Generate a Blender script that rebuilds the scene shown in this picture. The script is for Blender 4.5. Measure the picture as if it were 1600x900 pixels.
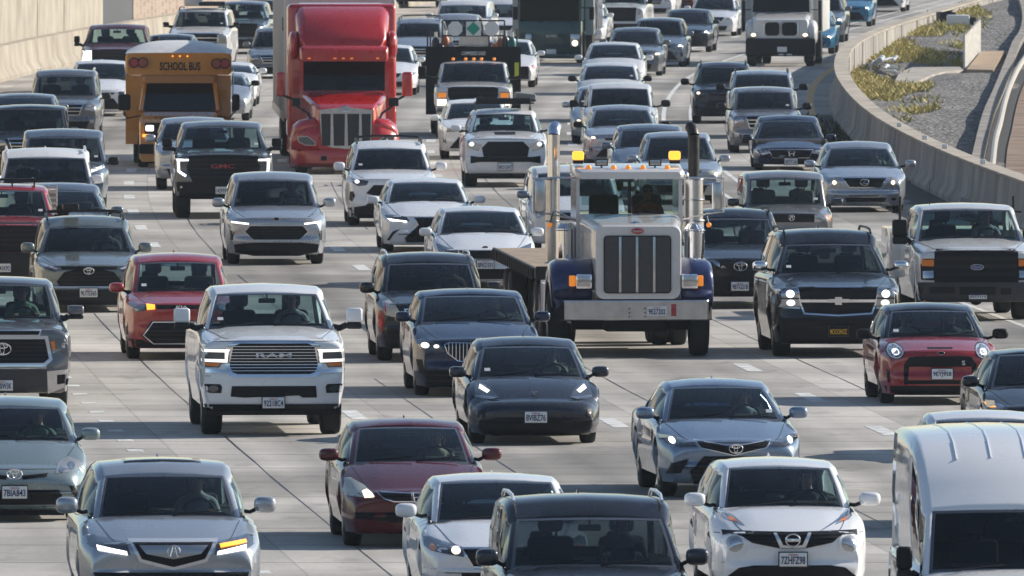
import bpy, bmesh, math, random
from mathutils import Vector, Matrix
from mathutils.bvhtree import BVHTree
R = math.radians
for o in list(bpy.data.objects): bpy.data.objects.remove(o)
scene = bpy.context.scene
COL = scene.collection

# ------------------------------------------------------------------ camera
CAM_H = 9.15; FPX = 26667.0; HOR = -340.0      # 600 mm lens from an overpass; horizon above the frame
cd = bpy.data.cameras.new('camera'); cam = bpy.data.objects.new('camera', cd); COL.objects.link(cam)
cd.sensor_width = 36; cd.lens = 600; cd.clip_start = 5; cd.clip_end = 6000
cam.location = (0, 0, CAM_H)
cam.rotation_euler = (R(90) - math.atan((450 - HOR) / FPX), 0, 0)
cd.dof.use_dof = True; cd.dof.focus_distance = 245; cd.dof.aperture_fstop = 20
scene.camera = cam

# ------------------------------------------------------------------ light
SUN_DIR = Vector((2.6, 1.15, 1.42)).normalized()
el = math.asin(SUN_DIR.z); az = math.atan2(SUN_DIR.x, SUN_DIR.y)
w = bpy.data.worlds.new('World'); scene.world = w; w.use_nodes = True
nt = w.node_tree; bg = nt.nodes['Background']
sky = nt.nodes.new('ShaderNodeTexSky'); sky.sky_type = 'NISHITA'; sky.sun_disc = False
sky.sun_elevation = el; sky.sun_rotation = az; sky.air_density = 1.0; sky.dust_density = 0.5; sky.ozone_density = 1.0
nt.links.new(sky.outputs[0], bg.inputs[0]); bg.inputs[1].default_value = 0.095
sl = bpy.data.lights.new('sun', 'SUN'); sl.energy = 5.0; sl.angle = R(0.5); sl.color = (1, .93, .83)
so = bpy.data.objects.new('sun', sl); COL.objects.link(so)
so.rotation_euler = SUN_DIR.to_track_quat('Z', 'Y').to_euler(); so.location = (0, 300, 60)
scene.view_settings.view_transform = 'Standard'; scene.view_settings.look = 'None'
scene.view_settings.exposure = 0.48; scene.view_settings.gamma = 1.0
scene.view_settings.use_curve_mapping = False
scene.render.engine = 'CYCLES'
scene.cycles.max_bounces = 8; scene.cycles.transparent_max_bounces = 24
scene.cycles.volume_bounces = 0
try: scene.cycles.volume_step_rate = 10
except Exception: pass

# ------------------------------------------------------------------ pixel <-> ground (used to read the photograph)
def dist(gy, z=0.0): return FPX * (CAM_H - z) / (gy - HOR)
def gnd(px, py, z=0.0):
    D = dist(py, z); return ((px - 800) * D / FPX, D)
def zat(py, D): return CAM_H - (py - HOR) * D / FPX

# centre line of the curving freeway: slope knots
KN = [(-400, -.068), (150, -.068), (250, -.060), (300, -.053), (340, -.042), (400, -.016), (435, 0), (470, .010), (515, .027), (547, .05), (583, .068), (640, .072), (800, .082), (1500, .09)]
def slope(D):
    for (a, sa), (b, sb) in zip(KN, KN[1:]):
        if D <= b: return sa + (sb - sa) * (D - a) / (b - a)
    return KN[-1][1]
_tab = {}
def _mk():
    x = 0.0; _tab[435] = 0.0
    for d in range(435, 1400): x += slope(d + .5); _tab[d + 1] = x
    x = 0.0
    for d in range(435, -400, -1): x -= slope(d - .5); _tab[d - 1] = x
_mk()
def cl(D):
    k = math.floor(D); k = max(-399, min(1398, k)); return _tab[k] + (_tab[k + 1] - _tab[k]) * (D - k)

# ------------------------------------------------------------------ tags
def tag(o, label=None, cat=None, group=None, kind=None):
    if label: o['label'] = label
    if cat: o['category'] = cat
    if group: o['group'] = group
    if kind: o['kind'] = kind
    return o
def empty(name, loc=(0, 0, 0), rz=0):
    o = bpy.data.objects.new(name, None); COL.objects.link(o); o.location = loc; o.rotation_euler = (0, 0, rz)
    o.empty_display_size = .3
    return o

# ------------------------------------------------------------------ materials
MATS = {}
def newmat(name):
    m = bpy.data.materials.new(name); m.use_nodes = True
    return m, m.node_tree, m.node_tree.nodes['Principled BSDF']
def simple(name, col, rough=.6, metal=0.0, coat=0.0, spec=.5, noise=0.0, nscale=6.0):
    if name in MATS: return MATS[name]
    m, t, b = newmat(name)
    b.inputs['Base Color'].default_value = (*col, 1); b.inputs['Roughness'].default_value = rough
    b.inputs['Metallic'].default_value = metal; b.inputs['Coat Weight'].default_value = coat
    b.inputs['Coat Roughness'].default_value = .06
    b.inputs['Specular IOR Level'].default_value = spec
    if noise:
        tc = t.nodes.new('ShaderNodeTexCoord'); n = t.nodes.new('ShaderNodeTexNoise'); n.inputs['Scale'].default_value = nscale
        n.inputs['Detail'].default_value = 4
        t.links.new(tc.outputs['Object'], n.inputs['Vector'])
        r = t.nodes.new('ShaderNodeMapRange'); r.inputs[1].default_value = .3; r.inputs[2].default_value = .7
        r.inputs[3].default_value = 1 - noise; r.inputs[4].default_value = 1 + noise * .6
        t.links.new(n.outputs[0], r.inputs[0])
        mx = t.nodes.new('ShaderNodeMix'); mx.data_type = 'RGBA'; mx.blend_type = 'MULTIPLY'; mx.inputs[0].default_value = 1
        mx.inputs[6].default_value = (*col, 1); t.links.new(r.outputs[0], mx.inputs[7]); t.links.new(mx.outputs[2], b.inputs['Base Color'])
    MATS[name] = m; return m
def emis(name, col, e, base=(.8, .8, .8)):
    if name in MATS: return MATS[name]
    m, t, b = newmat(name)
    b.inputs['Base Color'].default_value = (*base, 1); b.inputs['Emission Color'].default_value = (*col, 1)
    b.inputs['Emission Strength'].default_value = e; b.inputs['Roughness'].default_value = .3
    MATS[name] = m; return m
PCOL = {'white': ((.78, .78, .79), 0), 'offwhite': ((.66, .66, .66), 0), 'silver': ((.40, .42, .45), .55), 'grey': ((.13, .135, .145), .45),
        'dgrey': ((.030, .034, .046), .35), 'black': ((.010, .010, .013), 0), 'navy': ((.010, .018, .050), .2), 'bluegrey': ((.14, .17, .21), .45),
        'steel': ((.20, .26, .35), .5), 'red': ((.30, .010, .010), 0), 'brightred': ((.42, .012, .012), 0), 'maroon': ((.085, .006, .008), .05), 'sage': ((.16, .19, .19), .4),
        'mint': ((.24, .295, .30), .4), 'teal': ((.02, .14, .25), .1), 'tan': ((.22, .21, .21), .45), 'yellow': ((.60, .235, .008), 0),
        'green': ((.008, .045, .045), 0), 'violet': ((.02, .03, .10), .2), 'brown': ((.12, .10, .09), .4), 'truckwhite': ((.62, .61, .60), 0)}
def paint(c):
    k = 'paint_' + c
    if k in MATS: return MATS[k]
    col, met = PCOL[c]
    m, t, b = newmat(k)
    lum = sum(col) / 3; b.inputs['Metallic'].default_value = met; b.inputs['Coat Weight'].default_value = .8 if lum < .08 else 1.0; b.inputs['Specular IOR Level'].default_value = .2 if lum < .08 else .5; b.inputs['Coat Roughness'].default_value = .04
    tc = t.nodes.new('ShaderNodeTexCoord'); n = t.nodes.new('ShaderNodeTexNoise'); n.inputs['Scale'].default_value = 3.5; n.inputs['Detail'].default_value = 6
    t.links.new(tc.outputs['Object'], n.inputs['Vector'])
    r = t.nodes.new('ShaderNodeMapRange'); r.inputs[1].default_value = .3; r.inputs[2].default_value = .75; r.inputs[3].default_value = .26; r.inputs[4].default_value = .31
    t.links.new(n.outputs[0], r.inputs[0]); t.links.new(r.outputs[0], b.inputs['Roughness'])
    # road dust collecting low on the body
    sx = t.nodes.new('ShaderNodeSeparateXYZ'); t.links.new(tc.outputs['Object'], sx.inputs[0])
    r2 = t.nodes.new('ShaderNodeMapRange'); r2.inputs[1].default_value = .15; r2.inputs[2].default_value = .7; r2.inputs[3].default_value = .16; r2.inputs[4].default_value = .0
    t.links.new(sx.outputs[2], r2.inputs[0])
    mu = t.nodes.new('ShaderNodeMath'); mu.operation = 'MULTIPLY'; t.links.new(r2.outputs[0], mu.inputs[0]); t.links.new(n.outputs[0], mu.inputs[1])
    mx = t.nodes.new('ShaderNodeMix'); mx.data_type = 'RGBA'; mx.inputs[6].default_value = (*col, 1); mx.inputs[7].default_value = ((.20, .18, .16, 1) if lum > .08 else (.06, .055, .05, 1))
    t.links.new(mu.outputs[0], mx.inputs[0]); t.links.new(mx.outputs[2], b.inputs['Base Color'])
    MATS[k] = m; return m
def glassmat(name='glass', tint=(.56, .69, .70), rough=.015):
    if name in MATS: return MATS[name]
    m = bpy.data.materials.new(name); m.use_nodes = True; t = m.node_tree; t.nodes.clear()
    out = t.nodes.new('ShaderNodeOutputMaterial'); mix = t.nodes.new('ShaderNodeMixShader')
    tr = t.nodes.new('ShaderNodeBsdfTransparent'); tr.inputs[0].default_value = (*tint, 1)
    gl = t.nodes.new('ShaderNodeBsdfGlossy'); gl.inputs['Roughness'].default_value = rough
    tc = t.nodes.new('ShaderNodeTexCoord'); n = t.nodes.new('ShaderNodeTexNoise'); n.inputs['Scale'].default_value = 1.6; n.inputs['Detail'].default_value = 2
    bp = t.nodes.new('ShaderNodeBump'); bp.inputs['Strength'].default_value = .05; bp.inputs['Distance'].default_value = .05
    t.links.new(tc.outputs['Object'], n.inputs['Vector']); t.links.new(n.outputs[0], bp.inputs['Height']); t.links.new(bp.outputs[0], gl.inputs['Normal'])
    fr = t.nodes.new('ShaderNodeFresnel'); fr.inputs[0].default_value = 1.5
    t.links.new(fr.outputs[0], mix.inputs[0]); t.links.new(tr.outputs[0], mix.inputs[1]); t.links.new(gl.outputs[0], mix.inputs[2]); t.links.new(mix.outputs[0], out.inputs[0])
    MATS[name] = m; return m
GL = glassmat(); GLD = glassmat('privacy_glass', (.12, .14, .15)); CABGL = glassmat('cab_glass', (.36, .47, .49), .02)
M = dict(
    black=simple('black_plastic', (.010, .010, .012), .55, spec=.2), trim=simple('black_trim', (.016, .016, .018), .45, spec=.25), bumper_grey=simple('bumper_grey_plastic', (.045, .046, .05), .6, spec=.3, noise=.2), dark=simple('dark_cavity', (.006, .006, .007), .8),
    rubber=simple('tyre_rubber', (.016, .016, .017), .85, noise=.3), rim=simple('alloy_rim', (.35, .35, .36), .3, .9), darkrim=simple('dark_rim', (.04, .04, .045), .4, .6),
    chrome=simple('chrome', (.78, .79, .82), .10, 1.0), dullchrome=simple('dull_chrome', (.55, .55, .56), .28, 1.0, noise=.15), bright=simple('polished_trim', (.75, .76, .78), .25, .6),
    lamp=simple('headlamp_reflector', (.42, .44, .47), .14, .85), smoke=simple('smoked_lamp', (.07, .075, .085), .10, .2, coat=1), clear=simple('clear_lamp', (.46, .45, .43), .14, .55, coat=1),
    haze=simple('hazy_lamp', (.45, .44, .38), .3, .1, coat=.6),
    amber=simple('amber_lens', (.75, .20, .02), .25, coat=.5), redlens=simple('red_lens', (.35, .02, .03), .25, coat=.5),
    led=emis('led_lit', (1, .98, .94), 2.0), low=emis('low_beam_lit', (1, .80, .52), 1.6), dim=emis('dim_beam', (1, .95, .85), .8),
    amberlit=emis('amber_lit', (1, .36, .03), 1.5, (.8, .3, .05)), amberdim=emis('amber_glow', (1, .28, .02), .35, (.75, .25, .03)), redlit=emis('red_lit', (1, .08, .03), 1.2, (.6, .05, .03)),
    interior=simple('interior_trim', (.012, .012, .014), .8), seat=simple('seat_cloth', (.022, .022, .025), .9), tanseat=simple('tan_seat', (.22, .19, .16), .9),
    plate=simple('plate_white', (.72, .73, .72), .4), platetxt=simple('plate_navy_text', (.02, .03, .12), .6), platered=simple('plate_red_script', (.5, .05, .06), .6), yellowtxt=simple('plate_yellow_text', (.75, .42, .02), .5),
    frame=simple('plate_frame', (.02, .02, .02), .4), steelm=simple('galvanised_steel', (.42, .43, .44), .4, .7), whitepl=simple('white_plastic', (.7, .7, .7), .4),
    mirror=simple('mirror_glass', (.8, .8, .82), .03, 1.0), ford=simple('blue_badge', (.01, .04, .18), .3, coat=1), redb=simple('red_badge', (.35, .01, .02), .3, coat=1),
)
def mat(k): return paint('black') if k == 'gloss' else M[k] if k in M else paint(k)

# ------------------------------------------------------------------ mesh builder
class MB:
    def __init__(s): s.v = []; s.f = []; s.m = []
    def add(s, vs, fs, mi=0):
        o = len(s.v); s.v += [tuple(v) for v in vs]
        for f in fs: s.f.append(tuple(i + o for i in f)); s.m.append(mi)
        return s
    def box(s, x0, x1, y0, y1, z0, z1, mi=0, top=None):
        # top: (dx, dy) inset of the upper face; chamfered edges come from rbox
        dx, dy = top if top else (0, 0)
        vs = [(x0, y0, z0), (x1, y0, z0), (x1, y1, z0), (x0, y1, z0), (x0 + dx, y0 + dy, z1), (x1 - dx, y0 + dy, z1), (x1 - dx, y1 - dy, z1), (x0 + dx, y1 - dy, z1)]
        return s.add(vs, [(3, 2, 1, 0), (4, 5, 6, 7), (0, 1, 5, 4), (1, 2, 6, 5), (2, 3, 7, 6), (3, 0, 4, 7)], mi)
    def rbox(s, x0, x1, y0, y1, z0, z1, r=.03, mi=0, seg=2):
        bm = bmesh.new(); bmesh.ops.create_cube(bm, size=1)
        for v in bm.verts: v.co = Vector(((x0 + x1) / 2 + v.co.x * (x1 - x0), (y0 + y1) / 2 + v.co.y * (y1 - y0), (z0 + z1) / 2 + v.co.z * (z1 - z0)))
        r = min(r, .45 * min(abs(x1 - x0), abs(y1 - y0), abs(z1 - z0)))
        bmesh.ops.bevel(bm, geom=list(bm.edges), offset=r, segments=seg, profile=.5, affect='EDGES')
        s.bm(bm, mi); bm.free(); return s
    def bm(s, bm, mi=0):
        bm.verts.index_update(); return s.add([v.co[:] for v in bm.verts], [[v.index for v in f.verts] for f in bm.faces], mi)
    def cyl(s, p0, p1, r0, r1=None, n=16, mi=0, caps=True):
        r1 = r0 if r1 is None else r1
        p0 = Vector(p0); p1 = Vector(p1); d = (p1 - p0).normalized(); a = d.orthogonal().normalized(); b = d.cross(a)
        vs = []
        for p, r in ((p0, r0), (p1, r1)):
            for k in range(n):
                t = 2 * math.pi * k / n; vs.append(p + a * (r * math.cos(t)) + b * (r * math.sin(t)))
        fs = [(k, (k + 1) % n, n + (k + 1) % n, n + k) for k in range(n)]
        if caps: fs += [tuple(range(n - 1, -1, -1)), tuple(range(n, 2 * n))]
        return s.add(vs, fs, mi)
    def tube(s, pts, r, n=8, mi=0, closed=False):
        pts = [Vector(p) for p in pts]; k = len(pts); vs = []; a = None
        for i, p in enumerate(pts):
            if closed: d = pts[(i + 1) % k] - pts[i - 1]
            else: d = pts[min(i + 1, k - 1)] - pts[max(i - 1, 0)]
            d.normalize()
            a = d.orthogonal().normalized() if a is None else (a - d * a.dot(d)).normalized()
            b = d.cross(a); rr = r[i] if isinstance(r, (list, tuple)) else r
            for j in range(n):
                t = 2 * math.pi * j / n; vs.append(p + a * (rr * math.cos(t)) + b * (rr * math.sin(t)))
        fs = []
        for i in range(k if closed else k - 1):
            i2 = (i + 1) % k
            for j in range(n): fs.append((i * n + j, i * n + (j + 1) % n, i2 * n + (j + 1) % n, i2 * n + j))
        if not closed: fs += [tuple(range(n - 1, -1, -1)), tuple(range((k - 1) * n, k * n))]
        return s.add(vs, fs, mi)
    def sup(s, c, r, e=2.0, nu=16, nv=10, mi=0, e2=None):
        # superellipsoid: e=2 sphere, larger = boxier
        e2 = e2 or e
        def p(v, k): return math.copysign(abs(v) ** (2.0 / k), v)
        vs = [(c[0], c[1], c[2] - r[2])]
        for j in range(1, nv):
            ph = -math.pi / 2 + math.pi * j / nv
            for i in range(nu):
                th = 2 * math.pi * i / nu
                vs.append((c[0] + r[0] * p(math.cos(ph), e2) * p(math.cos(th), e), c[1] + r[1] * p(math.cos(ph), e2) * p(math.sin(th), e), c[2] + r[2] * p(math.sin(ph), e2)))
        vs.append((c[0], c[1], c[2] + r[2])); L = len(vs) - 1
        fs = [(0, 1 + (i + 1) % nu, 1 + i) for i in range(nu)]
        for j in range(nv - 2):
            for i in range(nu):
                a = 1 + j * nu; fs.append((a + i, a + (i + 1) % nu, a + nu + (i + 1) % nu, a + nu + i))
        a = 1 + (nv - 2) * nu; fs += [(a + i, a + (i + 1) % nu, L) for i in range(nu)]
        return s.add(vs, fs, mi)
    def prism(s, poly, y0, y1, mi=0):
        n = len(poly); vs = [(x, y0, z) for x, z in poly] + [(x, y1, z) for x, z in poly]
        fs = [tuple(range(n)), tuple(range(2 * n - 1, n - 1, -1))] + [(k, n + k, n + (k + 1) % n, (k + 1) % n) for k in range(n)]
        return s.add(vs, fs, mi)
    def loft(s, rings, mi=0, caps=True, closed=True):
        n = len(rings[0]); vs = [p for r in rings for p in r]; fs = []
        for i in range(len(rings) - 1):
            for j in range(n if closed else n - 1):
                fs.append((i * n + j, i * n + (j + 1) % n, (i + 1) * n + (j + 1) % n, (i + 1) * n + j))
        if caps: fs += [tuple(range(n - 1, -1, -1)), tuple(range((len(rings) - 1) * n, len(rings) * n))]
        return s.add(vs, fs, mi)
    def build(s, name, mats, parent=None, smooth=35, loc=None, weld=0):
        me = bpy.data.meshes.new(name); me.from_pydata(s.v, [], s.f); 
        if not isinstance(mats, (list, tuple)): mats = [mats]
        for m in mats: me.materials.append(mat(m) if isinstance(m, str) else m)
        if len(mats) > 1: me.polygons.foreach_set('material_index', s.m)
        bm = bmesh.new(); bm.from_mesh(me)
        if weld: bmesh.ops.remove_doubles(bm, verts=bm.verts, dist=weld)
        bmesh.ops.recalc_face_normals(bm, faces=bm.faces); bm.to_mesh(me); bm.free()
        if smooth:
            me.polygons.foreach_set('use_smooth', [True] * len(me.polygons)); me.set_sharp_from_angle(angle=R(smooth))
        o = bpy.data.objects.new(name, me); COL.objects.link(o)
        if parent: o.parent = parent
        if loc: o.location = loc
        return o

def text_obj(name, s, x, y, z, h, mt, parent, width=None, bold=0.0, extr=.004, font_sx=1.0, shear=0.0):
    cu = bpy.data.curves.new('t', 'FONT'); cu.body = s; cu.size = 1; cu.align_x = 'CENTER'; cu.align_y = 'CENTER'; cu.offset = bold; cu.shear = shear; cu.resolution_u = 3
    o = bpy.data.objects.new('t', cu); COL.objects.link(o); bpy.context.view_layer.update()
    dg = bpy.context.evaluated_depsgraph_get(); me = bpy.data.meshes.new_from_object(o.evaluated_get(dg))
    bpy.data.objects.remove(o)
    xs = [v.co.x for v in me.vertices]; ys = [v.co.y for v in me.vertices]
    if not xs: return None
    w0 = max(xs) - min(xs); h0 = max(ys) - min(ys); cx = (max(xs) + min(xs)) / 2; cy = (max(ys) + min(ys)) / 2
    fy = h / h0; fx = (width / w0) if width else fy * font_sx
    bm = bmesh.new(); bm.from_mesh(me)
    for v in bm.verts: v.co = Vector(((v.co.x - cx) * fx, 0, (v.co.y - cy) * fy))
    r = bmesh.ops.extrude_face_region(bm, geom=list(bm.faces))
    for g in r['geom']:
        if isinstance(g, bmesh.types.BMVert): g.co.y += extr
    bm.to_mesh(me); bm.free(); me.name = name; me.materials.clear(); me.materials.append(mat(mt) if isinstance(mt, str) else mt)
    ob = bpy.data.objects.new(name, me); COL.objects.link(ob); ob.parent = parent; ob.location = (x, y, z)
    return ob
# ------------------------------------------------------------------ vehicles: one parametric builder, fed with measured proportions
class P: pass
BASE = dict(
    # nose-based y (m): oh = front overhang, wb = wheelbase
    sedan=dict(L=4.85, W=.92, zr=1.45, zt=1.36, zc=.97, zh=.70, zb=.20, oh=.93, wb=2.82, yc=1.22, yt=2.15, yrr=3.3, yrb=4.15, zd=1.03, wt=.60, wbw=.74, er=.10, nr=.12, na=.20, bow=.16, tap=.16, tr=.33, tw=.22),
    hatch=dict(L=4.3, W=.89, zr=1.50, zt=1.42, zc=1.0, zh=.78, zb=.22, oh=.85, wb=2.6, yc=1.05, yt=1.85, yrr=3.7, yrb=4.15, zd=1.05, wt=.60, wbw=.74, er=.10, nr=.12, na=.18, bow=.16, tap=.15, tr=.33, tw=.21),
    suv=dict(L=4.65, W=.93, zr=1.69, zt=1.58, zc=1.12, zh=.93, zb=.26, oh=.92, wb=2.69, yc=1.15, yt=1.95, yrr=4.0, yrb=4.5, zd=1.12, wt=.62, wbw=.76, er=.12, nr=.13, na=.16, bow=.13, tap=.13, tr=.36, tw=.24),
    bigsuv=dict(L=5.3, W=1.01, zr=1.90, zt=1.80, zc=1.30, zh=1.12, zb=.30, oh=.95, wb=3.0, yc=1.3, yt=2.05, yrr=4.8, yrb=5.2, zd=1.25, wt=.68, wbw=.86, er=.09, nr=.09, na=.10, bow=.10, tap=.08, tr=.40, tw=.28),
    pickup=dict(L=5.9, W=1.01, zr=1.95, zt=1.86, zc=1.34, zh=1.20, zb=.36, oh=.95, wb=3.7, yc=1.35, yt=2.1, yrr=3.9, yrb=4.15, zd=1.30, wt=.70, wbw=.87, er=.09, nr=.08, na=.09, bow=.08, tap=.06, tr=.41, tw=.29),
    van=dict(L=5.1, W=.99, zr=1.78, zt=1.68, zc=1.10, zh=.92, zb=.24, oh=.98, wb=3.0, yc=1.05, yt=2.0, yrr=4.7, yrb=5.0, zd=1.1, wt=.70, wbw=.84, er=.12, nr=.13, na=.18, bow=.15, tap=.14, tr=.35, tw=.24),
)
def lerp(a, b, t): return a + (b - a) * t
def sstep(t): t = max(0, min(1, t)); return t * t * (3 - 2 * t)

def ztop(p, y):
    if y < p.na: return p.zh - p.nr + p.nr * math.sqrt(max(0, 1 - (1 - y / p.na) ** 2))
    if y < p.yc:
        t = (y - p.na) / (p.yc - p.na); return lerp(p.zh, p.zc, t + p.bulge * t * (1 - t))
    if y < p.yrb: return lerp(p.zc, p.zd, (y - p.yc) / (p.yrb - p.yc))
    e = .16
    if y < p.L - e: return p.zd - .02 * (y - p.yrb)
    t = 1 - (p.L - y) / e; return p.zd - .02 * (p.L - e - p.yrb) - .16 * (1 - math.sqrt(max(0, 1 - t * t)))
def hw(p, y):
    t = min(y / .75, 1); a = p.W * (1 - p.tap * (1 - t) ** 2.2)
    if y > p.L - .6: a *= 1 - .07 * ((y - (p.L - .6)) / .6) ** 2
    return a
def body(p, mt, root):
    ya, yb, ar = p.oh, p.oh + p.wb, p.tr + .055
    ys = {0, .012, .04, .08, .13, .2, .28, .38, .5, p.na, p.na + .06, p.yc, p.yc - .12, p.yc + .4, p.yrb, p.L - .16, p.L - .1, p.L - .05, p.L - .02, p.L, (p.yc + p.yrb) / 2, (p.na + p.yc) / 2, (p.na * 2 + p.yc) / 3}
    for c in (ya, yb):
        for k in (-1.001, -.99, -.93, -.8, -.6, -.3, 0, .3, .6, .8, .93, .99, 1.001): ys.add(c + k * ar)
    ys = sorted(y for y in ys if 0 <= y <= p.L); out = []
    for y in ys:
        if not out or y - out[-1] > .004: out.append(y)
    ys = out
    if abs(ys[-1] - p.L) > 1e-6: ys[-1] = p.L
    fr = [0, .22, .42, .58, .70, .80, .875, .93, .97, .992, 1.0]
    fr = [-f for f in reversed(fr[1:])] + fr
    NS = 8
    rings = []
    for y in ys:
        zt = ztop(p, y); Wd = hw(p, y)
        zb = p.zb + (.16 * (1 - math.sqrt(max(0, 1 - (1 - y / .12) ** 2))) if y < .12 else 0)
        if y > .5: zb = max(zb, lerp(p.zb, max(p.zb, .24), min(1, (y - .5) / .4)))
        if y > p.L - .2: zb += .15 * ((y - (p.L - .2)) / .2) ** 2
        for c in (ya, yb):
            d = abs(y - c)
            if d < ar: zb = max(zb, p.tr + math.sqrt(ar * ar - d * d))
        er = min(p.er, (zt - zb) * .3)
        bowf = p.bow * max(0, 1 - y / 1.2)
        def pt(x, z, a): return (x, y + bowf * (abs(x) / p.W) ** 2.4, z)
        crown = p.crown * (1 if y < p.yc + .3 else .4)
        ring = []
        def ztp(f):
            a = abs(f); z = zt - crown * a * a - (.020 * sstep((a - .56) / .14) * min(1, max(0, (y - p.na) * 4)) * (1 if y < p.yc + .1 else 0))
            if a > .80: u = (a - .80) / .20; z -= er * (1 - math.sqrt(max(0, 1 - u * u)))
            return z
        top = [pt(f * Wd, ztp(f), 0) for f in fr]
        zs = ztp(1.0)
        side = []
        for k in range(1, NS + 1):
            t = k / (NS + 1); z = lerp(zs, zb + .03, t)
            bul = math.sin(math.pi * min(1, t * 1.15)) * .012 - .05 * max(0, t - .65) / .35
            side.append((Wd * (1 + bul), z))
        bot = [pt(f * Wd * .955, zb + (.02 if abs(f) > .96 else 0), 0) for f in fr]
        rings.append((top, side, bot, Wd, y, bowf))
    mb = MB()
    def P3(r, sx, k): x, z = r[1][k]; x *= sx; return (x, r[4] + r[5] * (abs(x) / p.W) ** 2.4, z)
    full = []
    for r in rings:
        full.append(list(r[0]) + [P3(r, 1, k) for k in range(NS)] + list(reversed(r[2])) + [P3(r, -1, k) for k in reversed(range(NS))])
    mb.loft(full, caps=False)
    n = len(fr)
    for r, rev in ((rings[0], False), (rings[-1], True)):      # end caps as grids
        rows = [r[0]]
        for k in range(NS):
            a = P3(r, -1, k); b = P3(r, 1, k); tt = (k + 1) / (NS + 1); yo = (-.045 * math.sin(math.pi * max(0, min(1, (tt - .38) / .62))) ** .7 + .018 * math.sin(math.pi * min(1, tt / .38))) if not rev else 0
            rows.append([(lerp(a[0], b[0], (f + 1) / 2), r[4] + yo * (1 - abs(f) ** 6) + r[5] * (abs(lerp(a[0], b[0], (f + 1) / 2)) / p.W) ** 2.4, a[2]) for f in fr])
        rows.append(r[2]); mb.loft(rows, caps=False, closed=False)
    bm = bmesh.new(); me = bpy.data.meshes.new('tmp'); me.from_pydata(mb.v, [], mb.f); bm.from_mesh(me); bpy.data.meshes.remove(me)
    bmesh.ops.remove_doubles(bm, verts=bm.verts, dist=.0005); bmesh.ops.recalc_face_normals(bm, faces=bm.faces)
    # faces under the cabin are interior
    for f in bm.faces:
        c = f.calc_center_median()
        f.material_index = 0
        if f.normal.z > .6 and p.yc + .12 < c.y < p.yrb - .08 and c.z > .6 and abs(c.x) < p.W * .86: f.material_index = 1
        if f.normal.z < -.5 and c.z > p.zb + .1: f.material_index = 1
    bvh = BVHTree.FromBMesh(bm)
    me = bpy.data.meshes.new('body'); bm.to_mesh(me); bm.free()
    me.materials.append(mat(mt)); me.materials.append(M['interior'])
    me.polygons.foreach_set('use_smooth', [True] * len(me.polygons)); me.set_sharp_from_angle(angle=R(50))
    o = bpy.data.objects.new('body', me); COL.objects.link(o); o.parent = root; o.location = (0, -p.oh, 0)
    p.bvh = bvh; return o

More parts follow.
